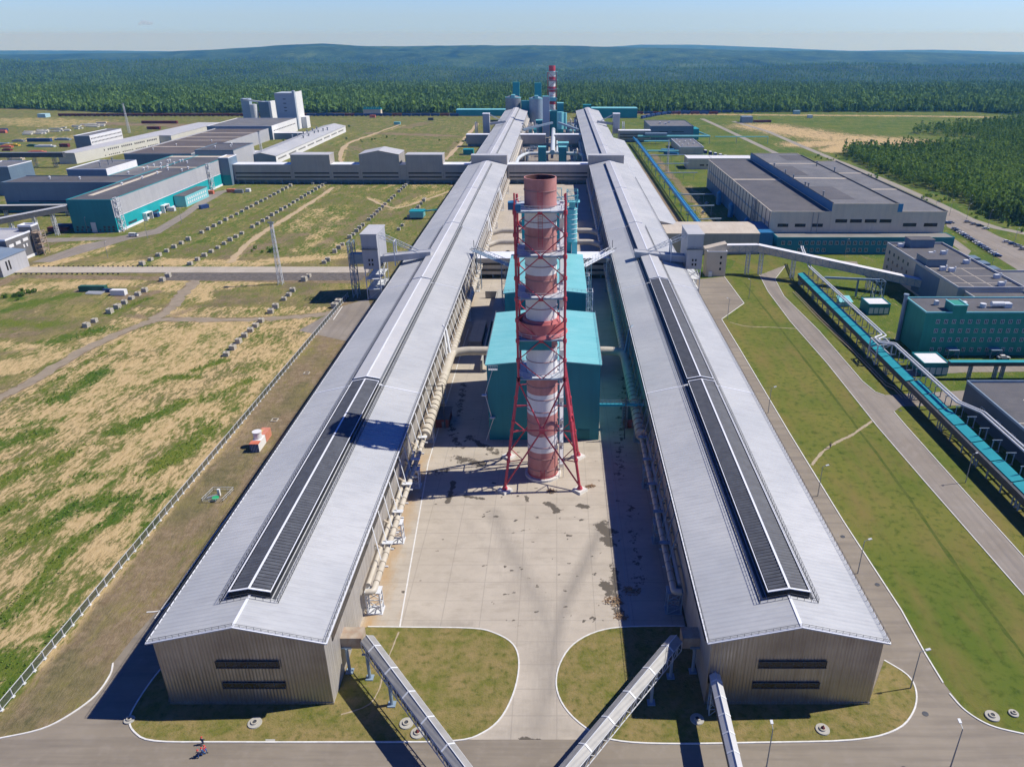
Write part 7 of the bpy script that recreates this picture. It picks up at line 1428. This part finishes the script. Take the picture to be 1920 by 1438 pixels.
for s in range(6):
    h = 9+s*.7; V_, Q, T_ = crown_arrays(s, h, 2.5, 210); me = bpy.data.meshes.new("crown"); me.from_pydata(V_.tolist(), [], Q.tolist()); me.materials.append(LEAF)
    c = me.color_attributes.new("tint", 'FLOAT_COLOR', 'CORNER'); c.data.foreach_set("color", np.repeat(np.stack([T_]*3+[np.ones_like(T_)], 1), 4, 0).astype(np.float32).ravel())
    m = MB(); m.tube((0,0,0),(0,0,h*.85),.16,.05,n=6); [m.tube((0,0,h*(.3+.1*k)),(math.cos(k*2.1)*1.4,math.sin(k*2.1)*1.4,h*(.45+.1*k)),.06,.02,n=4) for k in range(5)]
    tm = bpy.data.meshes.new("trunk"); tm.from_pydata(m.v, [], m.f); tm.materials.append(BARK); protos.append((me, tm))
# the near wood on the right: outline on the ground
wood = [G(*p) for p in ((1576,288),(1600,300),(1640,318),(1690,341),(1741,354),(1791,368),(1829,392),(1872,412),(1935,425),(2100,440),(2300,300),(1960,255),(1920,262),(1880,266),(1829,273),(1790,277),(1719,284),(1660,287),(1610,284))]
wood2 = [G(*p) for p in ((1700,250),(1760,255),(1840,262),(1925,262),(2300,250),(2300,222),(1930,223),(1860,235),(1780,243))]
def inside(p, poly):
    c = False; j = len(poly)-1
    for i in range(len(poly)):
        if (poly[i][1] > p[1]) != (poly[j][1] > p[1]) and p[0] < (poly[j][0]-poly[i][0])*(p[1]-poly[i][1])/(poly[j][1]-poly[i][1])+poly[i][0]: c = not c
        j = i
    return c
pts = []
rt = random.Random(3)
for poly, sp_ in ((wood, 4.1), (wood2, 6.0)):
    x0 = min(p[0] for p in poly); x1 = max(p[0] for p in poly); y0 = min(p[1] for p in poly); y1 = max(p[1] for p in poly); yy = y0
    while yy < y1:
        xx = x0
        while xx < x1:
            p = (xx+rt.uniform(-1,1)*sp_*.5, yy+rt.uniform(-1,1)*sp_*.5)
            if inside(p, poly) and p[0] < p[1]*.66+60: pts.append(p)
            xx += sp_
        yy += sp_
def open_front(p):   # how close to the sunlit southern and western edge
    return p[1]+max(0, p[0]-300)*.25
pts.sort(key=open_front)
near = pts[:284]; rest = pts[284:]
extra = [G(*p) for p in ((1795,362),(1812,372),(1826,378),(1845,390),(1858,397),(1880,418),(1905,424),(1890,428),(1712,268),(1702,262),(1725,272),(1916,436))]
for i, (x, y) in enumerate(near+extra):
    me_, tm_ = protos[rt.randrange(6)]; t = bpy.data.objects.new("birch_tree", None); C.collection.objects.link(t); t.location = (x, y, 0); s = rt.uniform(.75, 1.12)*(.55 if i >= len(near) else 1); t.scale = (s*rt.uniform(.9,1.15), s, s*rt.uniform(.9,1.15)); t.rotation_euler.z = rt.uniform(0, 6.28)
    tag(t, "young green birch in the dense wood beyond the outer road", "tree", "birches along the edge of the right-hand wood")
    for nm_, d in (("crown", me_), ("trunk", tm_)): o = bpy.data.objects.new(nm_, d); C.collection.objects.link(o); o.parent = t
def baked(name, P, protoset, m_, label, smin, smax, cat="wood"):
    Vs = []; Qs = []; Ts = []; o = 0; rr = np.random.RandomState(5)
    for (x, y, z) in P:
        V_, Q, T_ = protoset[rr.randint(len(protoset))]; a = rr.uniform(0, 6.28); s = rr.uniform(smin, smax); ca_, sa = math.cos(a)*s, math.sin(a)*s
        W = np.empty_like(V_); W[:,0] = V_[:,0]*ca_-V_[:,1]*sa+x; W[:,1] = V_[:,0]*sa+V_[:,1]*ca_+y; W[:,2] = V_[:,2]*s*rr.uniform(.85,1.25)+z
        Vs.append(W); Qs.append(Q+o); Ts.append(np.clip(T_+rr.uniform(-.28,.28)+.22*math.sin(x*.009+1.7*math.sin(y*.004))*math.sin(y*.006+x*.003)+.1*math.sin(x*.037+y*.021), 0, 1)); o += len(V_)
    V_ = np.concatenate(Vs).astype(np.float32); Q = np.concatenate(Qs).astype(np.int32); T_ = np.concatenate(Ts); k = Q.shape[1]
    me = bpy.data.meshes.new(name); me.vertices.add(len(V_)); me.vertices.foreach_set("co", V_.ravel()); me.loops.add(Q.size); me.loops.foreach_set("vertex_index", Q.ravel()); me.polygons.add(len(Q)); me.polygons.foreach_set("loop_start", np.arange(0, Q.size, k, dtype=np.int32))
    c = me.color_attributes.new("tint", 'FLOAT_COLOR', 'CORNER'); c.data.foreach_set("color", np.repeat(np.stack([T_]*3+[np.ones_like(T_)], 1), k, 0).astype(np.float32).ravel())
    me.materials.append(m_); me.update(); ob = bpy.data.objects.new(name, me); C.collection.objects.link(ob); ob["kind"] = "stuff"; ob["label"] = label; ob["category"] = cat; print(name, len(P), "trees", len(Q), "faces"); return ob
mid = [crown_arrays(20+s, 9.5+s*.6, 2.6, 46) for s in range(5)]
baked("birch_wood", [(x, y, 0) for x, y in rest], mid, LEAF, "dense young birch wood filling the right side beyond the outer road", .8, 1.15)
def spire(seed, h, r):
    rr = np.random.RandomState(seed); V_ = []; Q = []; T_ = []
    n = 5; lv_ = 4
    for l in range(lv_):
        z0 = h*(.12+.22*l); z1 = h*(.42+.2*l) if l < lv_-1 else h; rl = r*(1-.21*l)
        for i in range(n):
            a = 2*math.pi*(i+rr.uniform(-.2,.2))/n; b = 2*math.pi*(i+1+rr.uniform(-.2,.2))/n; q = rl*rr.uniform(.75,1.15); o = len(V_)
            V_ += [(q*math.cos(a), q*math.sin(a), z0+rr.uniform(-.06,.06)*h), (q*math.cos(b), q*math.sin(b), z0+rr.uniform(-.06,.06)*h), (rr.uniform(-.12,.12)*r, rr.uniform(-.12,.12)*r, z1+rr.uniform(-.03,.03)*h)]
            Q.append((o,o+1,o+2)); T_.append(rr.uniform(0,.5))
    return np.array(V_), np.array(Q), np.array(T_)
def roundish(seed, h, r):
    rr = np.random.RandomState(seed); V_ = []; Q = []; T_ = []
    for i in range(20):
        d = rr.normal(size=3); d /= np.linalg.norm(d); d[2] = abs(d[2])*1.0-.15; c = np.array([0,0,h*.55])+d*np.array([r*.75,r*.75,h*.42]); a = rr.normal(size=3); a /= np.linalg.norm(a); b = np.cross(a, d); b /= np.linalg.norm(b)+1e-9; s = r*rr.uniform(.5,.8); o = len(V_)
        V_ += [c-a*s-b*s*.5, c+a*s-b*s*.6, c+b*s]; Q.append((o,o+1,o+2)); T_.append(rr.uniform(.45,1))
    return np.array(V_), np.array(Q), np.array(T_)
fset = [spire(50+s, 13+s*1.0, 2.7) for s in range(5)]+[roundish(70+s, 10.5+s, 3.6) for s in range(5)]
P = []; rr = np.random.RandomState(9)
y = 1222.0
while y < 6000:
    sp_ = 4.7+(y-1222)*.0078; xl, xr = -.80*y-60, .66*y+60
    xx = np.arange(xl, xr, sp_); px_ = xx+rr.uniform(-.5,.5,len(xx))*sp_; py_ = y+rr.uniform(-.5,.5,len(xx))*sp_
    az_ = PX0+1545*px_/py_; fr = np.interp(az_, [-400,0,200,860,1330,1560,1860,1920,2500],[1296,1296,1224,1222,1232,1240,1248,1190,1110])
    cl = ((np.abs(az_-812) < 18) & (py_ > 2060) & (py_ < 2340))
    ok = (py_ > fr) & ~cl; zz = height(px_, py_); P += [(a, b, c) for a, b, c, k in zip(px_, py_, zz, ok) if k]; y += sp_*1.25
baked("far_forest", P, fset, LEAF2, "mixed spruce and birch forest stretching from behind the works to the hills", .5, 1.25, "forest")
# bushes in the fields
bset = [crown_arrays(90+s, 1.6, 1.6, 40) for s in range(3)]
BP = []
for px, py, n, sp_ in ((40,553,14,4),(500,470,10,5),(330,285,1,1),(575,262,6,9),(650,240,6,12),(1560,300,12,14),(1650,330,14,12),(1760,372,16,9),(1850,405,22,6),(1900,420,12,5),(860,265,8,10),(700,262,8,12),(1640,285,8,14)):
    x, y = G(px, py)
    for k in range(n): BP.append((x+rt.gauss(0,sp_), y+rt.gauss(0,sp_), 0))
baked("low_scrub", BP, bset, LEAF, "scattered low scrub in the meadows and along the wood's edge", .5, 1.3, "scrub")
# tall weeds in the field by the fence: tufts that follow the green swaths
i0, i1 = np.searchsorted(ys, [70, 330]); j0, j1 = np.searchsorted(xs, [-195, -101]); sub = GREEN[i0:i1, j0:j1]*(GRAV[i0:i1, j0:j1] < .3)
ii, jj = np.where(sub > .6); rr = np.random.RandomState(4); sel = rr.permutation(len(ii))[:2600]
TP = [(xs[j0+jj[k]]+rr.uniform(-.8,.8), ys[i0+ii[k]]+rr.uniform(-.8,.8), 0) for k in sel if xs[j0+jj[k]] < -101.5]
tset = [crown_arrays(120+s, .6, .7, 7) for s in range(4)]
baked("tall_weeds", TP, tset, LEAF, "lush green weeds in long swaths across the dry field", .35, 1.0, "weeds")
# ------------------------------------------------------------------ small thin cloud, outside the haze
me = bpy.data.meshes.new("cloud"); V_ = []; F_ = []; rr = random.Random(8)
m = MB(); d0 = 9000; cx_, cz_ = (275-PX0)/F*(d0*.906), 0
for k in range(60):
    if k % 10: continue
    u_ = k/25-1.0; px = 275+u_*15; py = 43+rr.gauss(0, 1.9)*(1-u_*u_)+1.5*math.sin(u_*5); X_, Z_ = VX(px, py, d0); r_ = rr.uniform(24, 40)*(1.2-abs(u_)*.7); m.lathe(X_, d0+rr.uniform(-60,60), [(r_*1.5*math.sin(math.pi*q/8)+.01, Z_-r_*.7*math.cos(math.pi*q/8)) for q in range(9)], 14)
cm_ = bpy.data.materials.new("thin_cloud"); cm_.use_nodes = True; cn_ = cm_.node_tree; cn_.nodes.remove(cn_.nodes["Principled BSDF"]); cv = cn_.nodes.new("ShaderNodeVolumePrincipled"); cv.inputs["Color"].default_value = (1,1,1,1); cv.inputs["Density"].default_value = .007; cn_.links.new(cv.outputs[0], cn_.nodes["Material Output"].inputs["Volume"])
build(m, "cloud", cm_, label="single small thin cloud in the upper left sky", cat="cloud", smooth=True)
# ------------------------------------------------------------------ haze
m = MB(); m.box(-19500, 19500, -3000, 16900, -700, 131); hm = bpy.data.materials.new("haze_air"); hm.use_nodes = True; n = hm.node_tree; n.nodes.remove(n.nodes["Principled BSDF"])
pv = n.nodes.new("ShaderNodeVolumePrincipled"); pv.inputs["Color"].default_value = (.11,.46,1,1); pv.inputs["Absorption Color"].default_value = (1,1,1,1); pv.inputs["Density"].default_value = HAZE; pv.inputs["Anisotropy"].default_value = .1
n.links.new(pv.outputs[0], n.nodes["Material Output"].inputs["Volume"])
hz = build(m, "haze", hm, kind="stuff", label="bluish summer haze over the forest and hills", cat="haze", org=(0,0,0))
